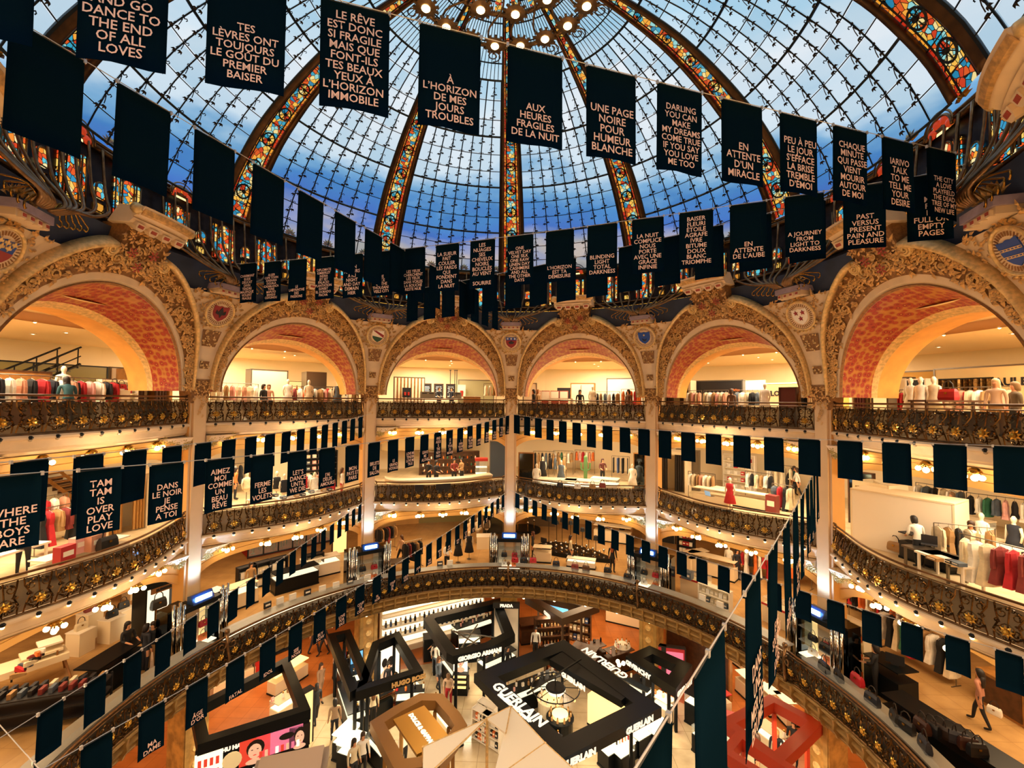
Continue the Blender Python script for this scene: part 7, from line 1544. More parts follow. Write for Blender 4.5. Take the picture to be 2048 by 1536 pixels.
for i in range(3):
    p = ((9.41, 9.8, 4.5), (12.06, 6.78, 4.5), (13.16, 5.84, 4.5))[i]; r = thing('red_edge_counter', '%s glass case with a red edge along the ring' % ORD[i], 'counter', (p[0]+.4, p[1]+.6, Z1), fc(p), 'red-edged cases'); b = MB(); b.box((0, 0, .4), (1.4, .6, .8)); b.build('body', IVORY, r); b = MB(); b.box((0, 0, .95), (1.4, .6, .3)); b.build('glass_case', CASEG, r); b = MB(); b.box((0, -.3, .8), (1.44, .04, .08)); b.build('red_edge', mat('signal_red', '#b3221e', .4), r)
# bay 90
p = (12.99, 3.47, 4.5); shelves((p[0]+.1, p[1]+.5, Z1), fc(p), 1.2, 2.0, 3, IVORY, 'cream shelf case of red and orange bags beside the three-star column', ['#d36a2c', '#b3222a', '#d36a2c'], 'the cream shelf case', per=3, kind='bag')
p = (13.39, 2.6, 4.5); counter((p[0]+.1, p[1]+.1, Z1), fc(p), 1.2, .8, 1.1, BLACK, 'black till desk with a screen in the east bay', False); p = (12.96, 2.66, 4.5); person(p, fc(p, -60), 'desk', '#15161a', '#15161a', '#1c1411', 'man in black working at the black till desk'); p = (14.43, 3.45, 4.5); r = thing('cash_screen', 'black screen on the till desk of the east bay', 'screen', (13.51, 2.52, 5.64), fc(p, 30)); b = MB(); b.box((0, 0, .2), (.5, .04, .3)); b.build('display', INK, r); b = MB(); b.box((0, .06, .04), (.2, .18, .08)); b.build('base', INK, r)
p = (15.16, 1.35, 4.5); person(p, fc(p, -75), 'walk', '#b07a62', '#15161a', '#1c1411', 'woman with long dark hair in a brown top striding with a white bag', True); q = (p[0]+.2, p[1]-.22, Z1+.50); handbag(q, fc(p, 20), '#ece4d6', 'white carrier bag held by the striding woman', s=1.0)
p = (15.94, 3.95, 4.5); rack((p[0], p[1]+.6, Z1), fc(p), 2.6, 14, ['dress', 'coat'], ['#ece4d6', '#15161a', '#d8c7a6', '#2f6a4c', '#b3222a', '#a07a4c'], 'with pale dresses in the east bay, first floor', 1.6); p = (16.5, 6.18, 4.5); rack((p[0], p[1]+.5, Z1), fc(p), 3.0, 18, ['jacket', 'shirt'], ['#b3222a', '#15161a', '#d36a2c', '#ece4d6', '#a07a4c'], 'with red jackets under the middle gallery, east bay', 1.7); p = (16.68, 7.2, 4.5); rack((p[0]-.2, p[1]+1.2, Z1), fc(p), 1.8, 8, ['jacket', 'coat'], ['#ece4d6', '#15161a', '#a07a4c'], 'with black and white coats beside the dark curtain', 1.7)
p = (16.59, 8.09, 4.5); r = thing('dark_curtain', 'black pleated curtain beside the three-star column, first floor', 'curtain', (p[0]+.3, p[1]+1, Z1), fc(p)); b = MB(); n = 24; b.sweep([[(-.8+1.6*i/n, .08*sin(i*2.2), .05), (-.8+1.6*i/n, .08*sin(i*2.2), 2.3)] for i in range(n+1)], 0, False, False); b.build('pleats', mat('black_velvet', '#181a20', .9), r); b = MB(); b.tube([(-.9, 0, 2.32), (.9, 0, 2.32)], .03, 6); b.build('curtain_rail', IRON, r)
p = (12.82, -0.05, 4.5); counter((p[0], p[1], Z1), fc(p, 12), 3.0, .8, .9, BLACK, 'black table crowded with dark handbags, lower east corner', False)
for i in range(7):
    p = ((11.95, -0.28, 5.44), (12.09, -0.39, 5.44), (12.27, -0.45, 5.44), (12.41, -0.59, 5.44), (12.52, -0.73, 5.44), (12.58, -0.93, 5.44), (12.61, -1.12, 5.44))[i]; handbag(p, fc(p, 15*i), ['#3a1c14', '#15161a', '#2a1a12', '#15161a', '#1c1f2a', '#3a1c14', '#15161a'][i], '%s dark handbag from the west end of the black table, lower east corner' % ORD[i], s=1.3)
p = (16.53, 1.66, 4.5); r = thing('timber_cabinet', 'timber panelled cabinet at the east edge of the first floor', 'cabinet', (p[0]+.3, p[1]+.3, Z1), fc(p)); b = MB(); b.box((0, 0, .55), (1.4, 1.0, 1.1)); b.build('body', WOODM, r); b = MB(); b.box((0, -.51, .55), (1.2, .03, .9)); b.build('front_panel', WOODD, r)
for k in range(46):
    a = -112+224*(k % 23)/22; rd = 14.2 if k < 23 else 17.2; x, y = pol(rd, a); o = thing('downlight', 'recessed downlight in the first-floor ceiling', 'downlight', (x, y, Z2-.58), 0, 'downlights of the first-floor ceiling'); b = MB(); b.lathe([(.11, 0), (.12, -.02), (.09, -.025)], 10); b.build('rim', WHITE, o); b = MB(); b.lathe([(.085, -.02), (.02, -.03)], 10); b.build('lens', BULB, o)
# ------------------------------------------------------------------ ground floor: perfume stalls under framed canopies
ZC = 2.9
GOLDC = mat('bronze_canopy', '#8a6330', .35, .5); BRNC = mat('brown_canopy', '#4a3522', .45); REDC = mat('red_canopy', '#a83219', .45); BLKC = mat('black_canopy', '#070d12', .45, spec=.2)
PHOTO = {'skin': mat('print_skin', '#e0b494', .5, emit='#e0b494', estr=.7), 'red': mat('print_red', '#c8382a', .5, emit='#d0402c', estr=.8), 'pink': mat('print_pink', '#d06a86', .5, emit='#d87090', estr=.8), 'dark': mat('print_dark', '#1a1214', .5), 'white': LITW, 'blue': mat('print_blue', '#4f8fc0', .4, emit='#68b0e0', estr=.9), 'green': mat('print_green', '#2f7a4a', .5, emit='#3a8a52', estr=.5)}
def stall(pts, wd, m, label, th=.38, posts=True, z=ZC, inner_beam=None):
    """square ring canopy on posts; pts are its outer corners in order, world coordinates"""
    P = [Vector((x, y, 0)) for x, y, *_ in pts]; c = sum(P, Vector())/len(P); n = len(P)
    if sum((P[i]-c).cross(P[(i+1) % n]-c).z for i in range(n)) < 0: P = P[::-1]
    r = thing('perfume_stall', label, 'stall', (c.x, c.y, 0), 0, 'perfume stalls'); Q = []
    for i in range(n):
        a, b_, d = P[i-1], P[i], P[(i+1) % n]; e0 = (b_-a).normalized(); e1 = (d-b_).normalized(); n0 = Vector((-e0.y, e0.x, 0)); n1 = Vector((-e1.y, e1.x, 0)); h = (n0+n1); h = h/max(h.dot(n0), .3); Q.append(b_+h*wd)
    for i in range(n):
        j = (i+1) % n; b = MB(); q = [P[i]-c, P[j]-c, Q[j]-c, Q[i]-c]
        b.prism([(v.x, v.y) for v in q], z-th, z); bm_ = b.build('canopy_beam', m, r)
        if posts:
            v = (Q[i]-c)*.97; b = MB(); b.box((v.x, v.y, (z-th)/2), (.12, .12, z-th)); b.build('post', m, r)
        # row of small lit spots under the beam edge
        b = MB(); e = (P[j]-P[i]); L_ = e.length; e.normalize(); nn = Vector((-e.y, e.x, 0))
        for k in range(max(2, int(L_/.8))):
            s_ = P[i]-c+e*(L_*(k+.5)/max(2, int(L_/.8)))+nn*wd*.5; b.box((s_.x, s_.y, z-th-.01), (.09, .09, .03))
        b.build('spot_row', LITY, bm_)
    l = area('stall_fill_light', (c.x, c.y, z-th-.15), max(1.0, (P[1]-P[0]).length*.5), 130, WARMW)  # unseen area lamp added under the canopy to brighten the ground floor
    return r, c, P, Q
def counter_between(a, b_, d, h, m, label, lit=True, inset=0.0, goods=None, where='', top=None):
    a, b_ = Vector((a[0], a[1], 0)), Vector((b_[0], b_[1], 0)); e = b_-a; L_ = e.length; rz = atan2(e.y, e.x); mid = (a+b_)/2; o = counter((mid.x, mid.y, 0), rz, L_*.94, d, h, m, label, lit, top, 'perfume counters')
    if goods:
        rnd = random.Random(int(mid.x*100)); n_ = max(3, int(L_/.28)); e.normalize(); nn = Vector((-e.y, e.x, 0))
        for k in range(n_):
            p = a+e*(L_*(.06+.88*k/(n_-1)))+nn*rnd.uniform(-d*.3, d*.3); col = rnd.choice(goods)
            if rnd.random() < .7: bottle((p.x, p.y, h+.04), col, 'perfume bottle on '+where, 'perfume bottles on '+where, 1.5)
            else: carton((p.x, p.y, h+.04), rz, col, 'perfume box on '+where, 'perfume boxes on '+where, (.12, .08, .16))
    return o
def flat_sign(r, c, t, a, b_, size, z=ZC+.012, m=None):
    a, b_ = Vector(a), Vector(b_); e = b_-a; o = link('lettering', words_mesh(t, size, m or SIGNW, .02), r, ((a.x+b_.x)/2-c.x, (a.y+b_.y)/2-c.y, z)); o.rotation_euler = (-pi/2, 0, atan2(e.y, e.x)); return o
def front_sign(r, c, t, a, b_, size, z, m=None, off=.02):
    a, b_ = Vector(a), Vector(b_); e = b_-a; e.z = 0; e.normalize(); nn = Vector((e.y, -e.x, 0)); o = link('lettering', words_mesh(t, size, m or SIGNW, .02), r, ((a.x+b_.x)/2-c.x+nn.x*off, (a.y+b_.y)/2-c.y+nn.y*off, z)); o.rotation_euler = (0, 0, atan2(e.y, e.x)); return o
GL = ['#d8c7a6', '#ece4d6', '#a07a4c', '#e3a9a0']; MX = ['#15161a', '#ece4d6', '#d36a2c', '#d8c7a6', '#b3222a']
def face_print(r, x, z, w, h, hair, bg, y):
    """flat lit portrait poster: face, hair, lips, eyes as flat printed fields"""
    b = MB(); b.box((x, y, z), (w, .03, h)); f = b.build('poster', PHOTO[bg], r)
    def el(cx, cz, rx, rz_, m, nm, d):
        b = MB(); n = 14; b.add([(x+cx*w+rx*w*cos(2*pi*i/n), y-d, z+cz*h+rz_*h*sin(2*pi*i/n)) for i in range(n)], [tuple(range(n))]); b.build(nm, m, f)
    el(.02, .10, .30, .34, PHOTO[hair] if hair in PHOTO else PHOTO['dark'], 'printed_hair', .018); el(0, -.02, .22, .30, PHOTO['skin'], 'printed_face', .021); el(0, -.42, .30, .12, PHOTO['skin'], 'printed_shoulder', .020)
    for s in (-1, 1): el(s*.09, .05, .035, .02, PHOTO['dark'], 'printed_eye', .024)
    el(0, -.17, .06, .02, PHOTO['red'], 'printed_lips', .024); return f
# 1: the big black stall in front, with the chandelier
g, c, P, Q = stall([(-1.27, 5.94, 2.9), (2.82, 8.8, 2.9), (6.11, 4.19, 2.9), (2.04, 1.55, 2.9)], .72, BLKC, 'large black square perfume stall lettered GUERLAIN with a ring chandelier')
flat_sign(g, c, 'GUERLAIN', (0.06, 4.8, 2.9), (1.19, 3.51, 2.9), .62); flat_sign(g, c, 'UNIVERSE PARFUM & MAKE UP', (-0.09, 4.56, 2.9), (1.02, 3.27, 2.9), .14)
b = MB(); a_, b_ = (P[0]+P[1])/2-c, (P[2]+P[3])/2-c
ax_, bx_ = Vector((2.33, 7.47, 2.9)), Vector((4.97, 4.83, 2.9)); e_ = (bx_-ax_); nn_ = Vector((-e_.y, e_.x, 0)).normalized()*.45
b.prism([((v-c).x, (v-c).y) for v in (ax_-nn_, bx_-nn_, bx_+nn_, ax_+nn_)], ZC-.3, ZC-.01); b.build('inner_beam', BLKC, g)
flat_sign(g, c, 'GUERLAIN', (4.98, 6.25, 2.9), (3.92, 7.74, 2.9), .55)
for a_, b_, s_, t in (((2.04, 1.55, 2.9), (3.27, 2.26, 2.9), .3, 'GUERLAIN'), ((4.59, 3.2, 2.9), (5.58, 3.85, 2.9), .3, 'GUERLAIN'), ((2.59, 6.35, 2.9), (3.34, 5.51, 2.9), .28, 'GUERLAIN')): front_sign(g, c, t, a_, b_, s_, ZC-.19, off=.05)
ch = thing('ring_chandelier', 'black ring chandelier with a lit bowl hanging inside the large black stall', 'chandelier', (2.18, 5.64, 2.6))
b = MB(); b.tube([(1.0*cos(q), 1.0*sin(q), 0) for q in [2*pi*i/36 for i in range(36)]], .025, 6, 0, True); b.build('outer_ring', IRON, ch); b = MB(); b.lathe([(.05, -.25), (.3, -.2), (.42, -.05), (.40, 0)], 20); b.build('lit_bowl', LITW, ch, True); b = MB(); b.lathe([(.42, .0), (.36, .06), (.05, .07)], 20); b.build('bowl_cover', IRON, ch)
for k in range(8):
    q = 2*pi*k/8; b = MB(); b.tube([(.4*cos(q), .4*sin(q), .02), (1.0*cos(q), 1.0*sin(q), 0)], .016, 5); b.build('spoke', IRON, ch); b = MB(); b.lathe([(.04, .0), (.05, -.06), (.02, -.1)], 8, (1.0*cos(q), 1.0*sin(q), 0)); b.build('lamp_cup', LITY, ch)
b = MB(); b.tube([(0, 0, .07), (0, 0, .5)], .02, 6); b.build('hanging_rod', IRON, ch); b = MB(); b.box((0, 0, .5), (3.4, .06, .06), atan2(e_.y, e_.x)+pi/2); b.build('carrier_bar', IRON, ch)
counter_between((-0.54, 7.35, 0.0), (2.56, 9.37, 0.0), .7, 1.0, BLACK, 'lit black counter along the rear side of the GUERLAIN stall', True, 0, GL, 'the rear GUERLAIN counter'); counter_between((0.06, 6.47, 0.0), (2.32, 4.86, 0.0), .6, 1.0, BLACK, 'lit black counter below the large GUERLAIN letters', True, 0, GL, 'the west GUERLAIN counter'); counter_between((3.9, 7.53, 0.0), (5.63, 5.87, 0.0), .6, 1.9, LITY, 'glowing amber display wall inside the GUERLAIN stall', False); counter_between((4.7, 7.57, 0.0), (6.23, 6.16, 0.0), .3, 2.2, mat('dark_glass_wall', '#3a4044', .1), 'dark glass wall of the GUERLAIN stall', False)
for i in range(2):
    p = ((2.43, 6.29, 0.0), (2.07, 7.46, 0.0))[i]; r = thing('round_counter', ('round tiered counter with golden bottles inside the GUERLAIN stall', 'round pale table under the chandelier')[i], 'counter', p, 0, 'round perfume counters'); b = MB(); b.lathe([(.55, 0), (.55, .9), (.6, .92), (.6, .97), (.02, .98)], 20); b.build('drum', (BLACK, IVORY)[i], r); b = MB(); b.lathe([(.35, .98), (.35, 1.12), (.02, 1.13)], 16); b.build('tier', LITY, r)
    for k in range(10): q = 2*pi*k/10; bottle((p[0]+.46*cos(q), p[1]+.46*sin(q), .98), '#a07a4c' if i == 0 else '#ece4d6', 'golden bottle on the round tiered counter' if i == 0 else 'pale bottle on the round table', 'bottles on the round counters', 1.3)
for i in range(5):
    p = ((4.33, 5.06, 0.0), (5.02, 5.46, 0.0), (5.73, 5.88, 0.0), (6.46, 6.23, 0.0), (4.8, 4.96, 0.0))[i]; counter(p, radians(35), .8, .6, .95, BLACK, '%s white tray counter of testers east of the GUERLAIN stall' % ORD[i], True, LITW, 'tester counters')
    for k in range(5): bottle((p[0]+(k-2)*.13, p[1]+(k-2)*.07, .99), MX[k % 5], 'tester bottle on a white tray counter', 'tester bottles on the tray counters', 1.2)
for i in range(3):
    p = ((-0.5, 6.74, 0.0), (-0.69, 6.3, 0.0), (-0.24, 6.04, 0.0))[i]; shelves((p[0]-.2, p[1]-.2, 0), radians(-35), .9, 1.3, 3, WHITE, '%s white make-up stand west of the GUERLAIN stall' % ORD[i], ['#15161a', '#d36a2c', '#ece4d6'], 'the white make-up stands', per=5)
# 2: bronze octagonal stall
g, c, P, Q = stall([(-4.7, 2.99, 2.9), (-4.04, 3.83, 2.9), (-3.27, 4.6, 2.9), (-2.37, 4.61, 2.9), (-1.53, 3.58, 2.9), (-1.17, 2.96, 2.9), (-1.82, 1.2, 2.9), (-3.2, 0.95, 2.9)], .42, GOLDC, 'bronze eight-sided stall lettered DOLCE & GABBANA')
ax_, bx_ = Vector((-3.43, 3.55, 2.9)), Vector((-2.18, 2.0, 2.9)); e_ = (bx_-ax_).normalized(); nn_ = Vector((-e_.y, e_.x, 0))*.62
b = MB(); b.prism([((v-c).x, (v-c).y) for v in (ax_-nn_, bx_-nn_, bx_+nn_, ax_+nn_)][::1], ZC-.12, ZC-.02); b.build('sign_board', mat('gold_board', '#b08434', .3, .7), g); flat_sign(g, c, 'DOLCE & GABBANA', (-3.15, 3.18, 2.9), (-2.31, 2.13, 2.9), .22, ZC-.006)
counter_between((-3.15, 7.24, 0.0), (-1.87, 5.57, 0.0), .6, 1.0, IVORY, 'lit pale counter on the east side of the bronze stall', True, 0, GL, 'the east counter of the bronze stall'); counter_between((-5.3, 5.18, 0.0), (-4.43, 4.36, 0.0), .6, 1.0, BLACK, 'lit black counter on the west side of the bronze stall', True, 0, MX, 'the west counter of the bronze stall'); counter_between((-5.05, 7.48, 0.0), (-3.71, 7.7, 0.0), .5, 1.1, BLACK, 'black counter on the rear side of the bronze stall', True, 0, MX, 'the rear counter of the bronze stall')
p = (-3.84, 4.5, 0.0); person(p, 1.0, 'stand', '#ece4d6', '#15161a', '#1c1411', 'assistant in white inside the bronze stall'); p = (-5.21, 4.33, 0.0); person((p[0]-.1, p[1]-.3, 0), .5, 'stand', '#ece4d6', '#15161a', '#3a2416', 'woman in a white T-shirt west of the bronze stall', True); p = (-5.32, 3.99, 0.0); person((p[0]-.2, p[1]-.3, 0), .9, 'stand', '#d8c7a6', '#1c1f2a', '#1c1411', 'dark-haired shopper beside the woman in the white T-shirt', True)
# 3: faceted white pavilion roof in the middle
FP = [(-2.38, 1.27, 3.4), (-0.43, 2.46, 3.5), (0.4, 2.38, 4.0), (1.54, 1.59, 3.4), (2.39, 0.56, 3.4), (-0.06, -0.13, 3.6), (-2.15, 0.15, 3.3)]
r = thing('white_pavilion', 'faceted white pavilion roof with gilt edges in the middle of the hall', 'pavilion', (FP[2][0], FP[2][1]-1.6, 0)); o_ = Vector((FP[2][0], FP[2][1]-1.6, 0)); V_ = [Vector(q)-o_ for q in FP]
def facet(i, j, k, nm='white_facet'):
    b = MB(); t = [V_[i], V_[j], V_[k]]; d = Vector((0, 0, -.06)); b.add([tuple(v) for v in t]+[tuple(v+d) for v in t], [(0, 1, 2), (5, 4, 3), (0, 3, 4, 1), (1, 4, 5, 2), (2, 5, 3, 0)]); b.build(nm, mat('white_canvas', '#fbeed6', .6), r)
    for u, w_ in ((i, j), (j, k)): b = MB(); b.tube([V_[u], V_[w_]], .022, 4); b.build('gilt_edge', GOLD2, r)
V_.append((V_[1]+V_[5])/2+Vector((0, 0, .5))); facet(0, 1, 6); facet(1, 7, 6) if False else facet(2, 3, 5); facet(3, 4, 5)
V_ += [V_[2]*.5+V_[5]*.5+Vector((.1, 0, .2))]; facet(1, 2, 8)
for i in (0, 1, 3, 4):
    b = MB(); v = V_[i]; b.tube([(v.x*.96, v.y*.96, 0), (v.x, v.y, v.z)], .05, 6); b.build('post', GOLD2, r)
b = MB(); b.box((0, .2, .5), (2.6, 1.4, 1.0)); b.build('counter_base', IVORY, r); b = MB(); b.box((0, .2, 1.03), (2.8, 1.6, .06)); b.build('counter_top', WHITE, r)
# 4: black rounded stall behind
g, c, P, Q = stall([(-4.48, 10.53, 2.9), (-4.18, 11.04, 2.9), (-0.55, 13.16, 2.9), (0.42, 9.15, 2.9), (-0.71, 7.95, 2.9), (-2.37, 7.18, 2.9), (-2.71, 7.44, 2.9)], .5, BLKC, 'black round-cornered stall lettered GIORGIO ARMANI')
front_sign(g, c, 'GIORGIO ARMANI', (-1.74, 7.45, 2.9), (-0.62, 7.99, 2.9), .26, ZC-.2)
counter_between((-3.35, 13.38, 0.0), (-1.09, 15.08, 0.0), .7, 1.0, BLACK, 'lit counter at the rear of the GIORGIO ARMANI stall', True, 0, GL, 'the rear ARMANI counter'); counter_between((-3.19, 10.74, 0.0), (-2.17, 9.17, 0.0), .8, 1.0, BLACK, 'black make-up counter at the west end of the ARMANI stall', True, 0, MX, 'the west ARMANI counter'); counter_between((-1.39, 10.19, 0.0), (0.26, 11.56, 0.0), .8, 1.0, BLACK, 'black counter with green-lit glass south of the ARMANI stall', True, 0, GL, 'the south ARMANI counter'); counter_between((-0.83, 13.5, 0.0), (-0.17, 12.01, 0.0), .3, 2.0, BLACK, 'black picture wall of the ARMANI stall', False)
p = (-2.18, 11.92, 0.0); counter(p, .2, 1.2, .5, 1.5, BLACK, 'black cabinet with a lit white top inside the ARMANI stall', True)
for i in range(4):
    b = MB(); u, w_ = Q[i % len(Q)]-c, Q[(i+3) % len(Q)]-c; b.tube([(u.x, u.y, ZC-.3), (w_.x*.4, w_.y*.4, ZC-.3)], .035, 5); b.build('cross_tube', STEEL, g)
p = (-2.27, 9.06, 0.0); r = thing('advert_stand', 'standing lit portrait poster above lipstick trays at the ARMANI stall', 'stand', p, .0); b = MB(); b.box((0, .1, .5), (.75, .5, 1.0)); b.build('body', BLACK, r); face_print(r, 0, 1.65, .7, 1.1, 'dark', 'white', 0)
for k in range(3): b = MB(); b.box((0, -.1, .45+.25*k), (.62, .35, .05)); b.build('tray', LITY, r)
# 5: MUGLER wall along the back, bottles on lit shelves
p = (-4.36, 12.44, 2.6); r = thing('perfume_wall', 'long lit perfume wall lettered MUGLER', 'shelving', (p[0], p[1]+1.0, 0), fc(p, 12)); b = MB(); b.box((0, .2, 1.5), (6.5, .2, 3.0)); b.build('rear_panel', IVORY, r); b = MB(); b.box((-.6, -.1, 3.1), (3.0, .16, .45)); sg = b.build('sign_board', mat('beige_sign2', '#c9b48c', .5), r); sign(sg, 'MUGLER', .34, INK, (-.6, -.19, 3.1))
for k in range(4): b = MB(); b.box((0, -.05, .5+.6*k), (6.4, .4, .05)); sh = b.build('shelf', WHITE, r); b = MB(); b.box((0, .08, .8+.6*k), (6.3, .02, .4)); b.build('lit_strip', LITW, sh)
ca, sa = cos(fc(p, 12)), sin(fc(p, 12))
for k in range(2):
    for i in range(22): u = -3.0+.28*i; bottle((p[0]+u*ca+.1*sa, p[1]+1.0+u*sa-.1*ca, 1.13+.6*(k+1)-.6+.0), ['#1c1f2a', '#3b4f7a', '#15161a', '#ece4d6'][i % 4], 'bottle on the lit MUGLER wall', 'bottles on the MUGLER wall', 2.0)
p = (-6.3, 12.73, 0.0); panelwall((p[0], p[1]+1.2, 0), fc(p), 1.7, 3.0, INK, 'black poster wall with a perfume flask picture beside the MUGLER wall', .3, 0, INK, 'poster wall', 'poster_wall'); r = thing('flask_poster', 'lit poster of a perfume flask and a flower', 'poster', (p[0], p[1]+1.0, 1.0), fc(p)); b = MB(); b.box((0, 0, .8), (1.2, .04, 1.6)); b.build('backing', PHOTO['dark'], r); b = MB(); b.box((-.1, -.03, .7), (.5, .02, .9)); b.build('printed_flask', LITW, r); b = MB(); b.lathe([(.2, 0), (.02, .02)], 10, (.25, -.03, .3), 0, Matrix.Rotation(pi/2, 3, 'X')); b.build('printed_flower', PHOTO['skin'], r)
p = (-0.12, 12.01, 0.0); panelwall(p, fc(p), 1.4, 3.0, WHITE, 'white wall board under a black PRADA sign', .2, 0, INK, 'wall board', 'wall_board'); r = thing('shop_sign', 'black PRADA sign by the central ground-floor pillar', 'sign', (p[0], p[1]-.15, 2.95), fc(p)); b = MB(); b.box((0, 0, .15), (1.5, .2, .3)); b.build('sign_board', INK, r); sign(r, 'PRADA', .22, SIGNW, (0, -.11, .15))
# 6: brown stall with shelves of bottles
g, c, P, Q = stall([(0.93, 13.37, 2.9), (1.99, 13.97, 2.9), (5.17, 12.49, 2.9), (2.9, 10.88, 2.9)], .5, BRNC, 'brown square stall with golden bottles right of the central pillar', posts=True)
for a_, b_, t in (((2.41, 11.19, 2.9), (1.91, 12.21, 2.9), 'CREED'), ((3.37, 11.29, 2.9), (4.57, 12.1, 2.9), 'CREED')): front_sign(g, c, t, a_, b_, .24, ZC-.2) if a_[0] < b_[0] else front_sign(g, c, t, b_, a_, .24, ZC-.2)
p = (2.07, 12.11, 0.0); shelves((p[0]+.4, p[1]+.6, 0), fc(p, 20), 2.0, 2.1, 4, WOODD, 'brown shelf unit of golden bottles at the brown stall', ['#a07a4c', '#d36a2c', '#2a1a12', '#d8c7a6'], 'the brown shelf unit', per=9, kind='bottle'); p = (3.58, 13.17, 0.0); shelves((p[0]+.2, p[1]+1.2, 0), fc(p, -5), 2.4, 1.7, 3, WOODD, 'second brown shelf unit of the brown stall, with blue boxes', ['#3b4f7a', '#a07a4c', '#d8c7a6'], 'the second brown shelf unit', per=9)
p = (2.46, 11.21, 0.0); shelves((p[0], p[1], 0), fc(p, 30), .9, 1.3, 3, WOODD, 'small open stand of amber boxes', ['#a07a4c', '#d36a2c'], 'the small amber stand', per=4)
counter_between((3.11, 11.24, 0.0), (3.89, 11.05, 0.0), .7, 1.1, WOODD, 'dark timber desk with bottles before the brown stall', False, 0, GL, 'the dark timber desk'); p = (4.16, 11.06, 0.0); r = counter(p, fc(p, -8), 1.3, .7, 1.3, WOODD, 'dark brown desk with a gold crest', False); b = MB(); b.lathe([(.1, 0), (.02, .03)], 8, (-.3, -.37, .8), 0, Matrix.Rotation(pi/2, 3, 'X')); b.build('gold_crest', GOLD2, r); counter_between((4.53, 11.75, 0.0), (5.29, 12.16, 0.0), .7, 1.0, WOODD, 'dark counter of red boxes beside the gold crest desk', False, 0, ['#b3222a', '#d36a2c', '#15161a'], 'the counter of red boxes')
p = (2.99, 14.0, 2.4); r = thing('wall_screen', 'bright blue landscape screen inside the brown stall', 'screen', (p[0], p[1], 1.75), fc(p, -20)); b = MB(); b.box((0, 0, .45), (1.4, .08, .9)); b.build('casing', INK, r); b = MB(); b.box((0, -.05, .45), (1.28, .02, .78)); b.build('display', PHOTO['blue'], r); b = MB(); b.box((0, .02, -.85), (.1, .08, 1.75)); b.build('post', INK, r)
p = (1.4, 13.6, 0.0); counter((p[0], p[1]+.6, 0), fc(p, 20), 1.6, 1.0, 1.1, WOODD, 'dark box counter beside the central pillar', False); p = (1.34, 13.33, 0.0); person((p[0]+.2, p[1]-1.1, 0), fc(p), 'stand', '#ece4d6', '#15161a', '#2a1a12', 'shopper in white walking beside the brown stall', True)
# 7: back counters in the middle right
counter_between((5.37, 11.12, 0.0), (6.75, 11.85, 0.0), .8, 1.0, WOODD, 'brown counter with a white tiered bottle stand', False, 0, GL, 'the brown rear counter'); p = (6.31, 11.98, 1.0); r = thing('tier_stand', 'white round tier stand of candles', 'stand', (p[0], p[1]-.2, 1.04), 0); b = MB(); b.lathe([(.45, 0), (.45, .05), (.02, .06)], 18); b.build('lower_tier', WHITE, r); b = MB(); b.lathe([(.25, .06), (.25, .18), (.02, .19)], 18); b.build('upper_tier', WHITE, r)
for k in range(9): q = 2*pi*k/9; bottle((p[0]+.36*cos(q), p[1]-.2+.36*sin(q), 1.1), '#ece4d6', 'white candle on the round tier stand', 'candles on the tier stand', 1.4)
counter_between((4.69, 9.46, 0.0), (5.2, 8.93, 0.0), .7, 1.0, BLACK, 'black counter of golden flasks beside the upside-down letters', False, 0, GL, 'the counter of golden flasks'); p = (5.61, 9.13, 0.0); r = thing('floor_lamp', 'brass lamp stand with three globes by the rear counter', 'lamp', p); b = MB(); b.lathe([(.18, 0), (.03, .05), (.03, 1.6)], 10); b.build('post', BRASS, r)
for k in range(3): b = MB(); b.ball((.16*cos(2.1*k), .16*sin(2.1*k), 1.65), .1, 8, 5); b.build('globe', BULB, r, True)
# 8: GIVENCHY
g, c, P, Q = stall([(5.51, 7.53, 2.9), (6.86, 8.46, 2.9), (8.34, 7.01, 2.9), (7.03, 5.28, 2.9)], .55, BLKC, 'black stall lettered GIVENCHY with a red and pink wall')
front_sign(g, c, 'GIVENCHY', (5.61, 7.3, 2.9), (6.2, 6.44, 2.9), .28, ZC-.2); front_sign(g, c, 'GIVENCHY', (6.99, 5.16, 2.9), (8.06, 6.24, 2.9), .28, ZC-.2)
counter_between((6.15, 9.15, 0.0), (6.84, 8.31, 0.0), .8, 1.0, BLACK, 'lit black counter of GIVENCHY testers', True, 0, MX, 'the GIVENCHY tester counter'); counter_between((6.98, 7.98, 0.0), (7.56, 7.31, 0.0), .6, 1.0, IVORY, 'white lit case at the corner of the GIVENCHY stall', True, 0, MX, 'the white GIVENCHY case'); p = (8.26, 9.43, 0.0); r = panelwall((p[0], p[1]+.3, 0), fc(p, 30), 1.4, 2.2, mat('print_red_wall', '#c22a3a', .4), 'red and pink picture wall inside the GIVENCHY stall', .2, 0, INK, 'picture wall', 'picture_wall'); b = MB(); b.box((.2, -.12, 1.1), (.8, .02, 1.8)); b.build('pink_print', PHOTO['pink'], r); p = (7.77, 9.41, 0.0); panelwall((p[0]-.1, p[1]+.5, 0), fc(p, 10), .8, 2.2, mat('green_black_wall', '#1f2a24', .4), 'dark green picture wall inside the GIVENCHY stall', .2, 0, INK, 'picture wall', 'picture_wall')
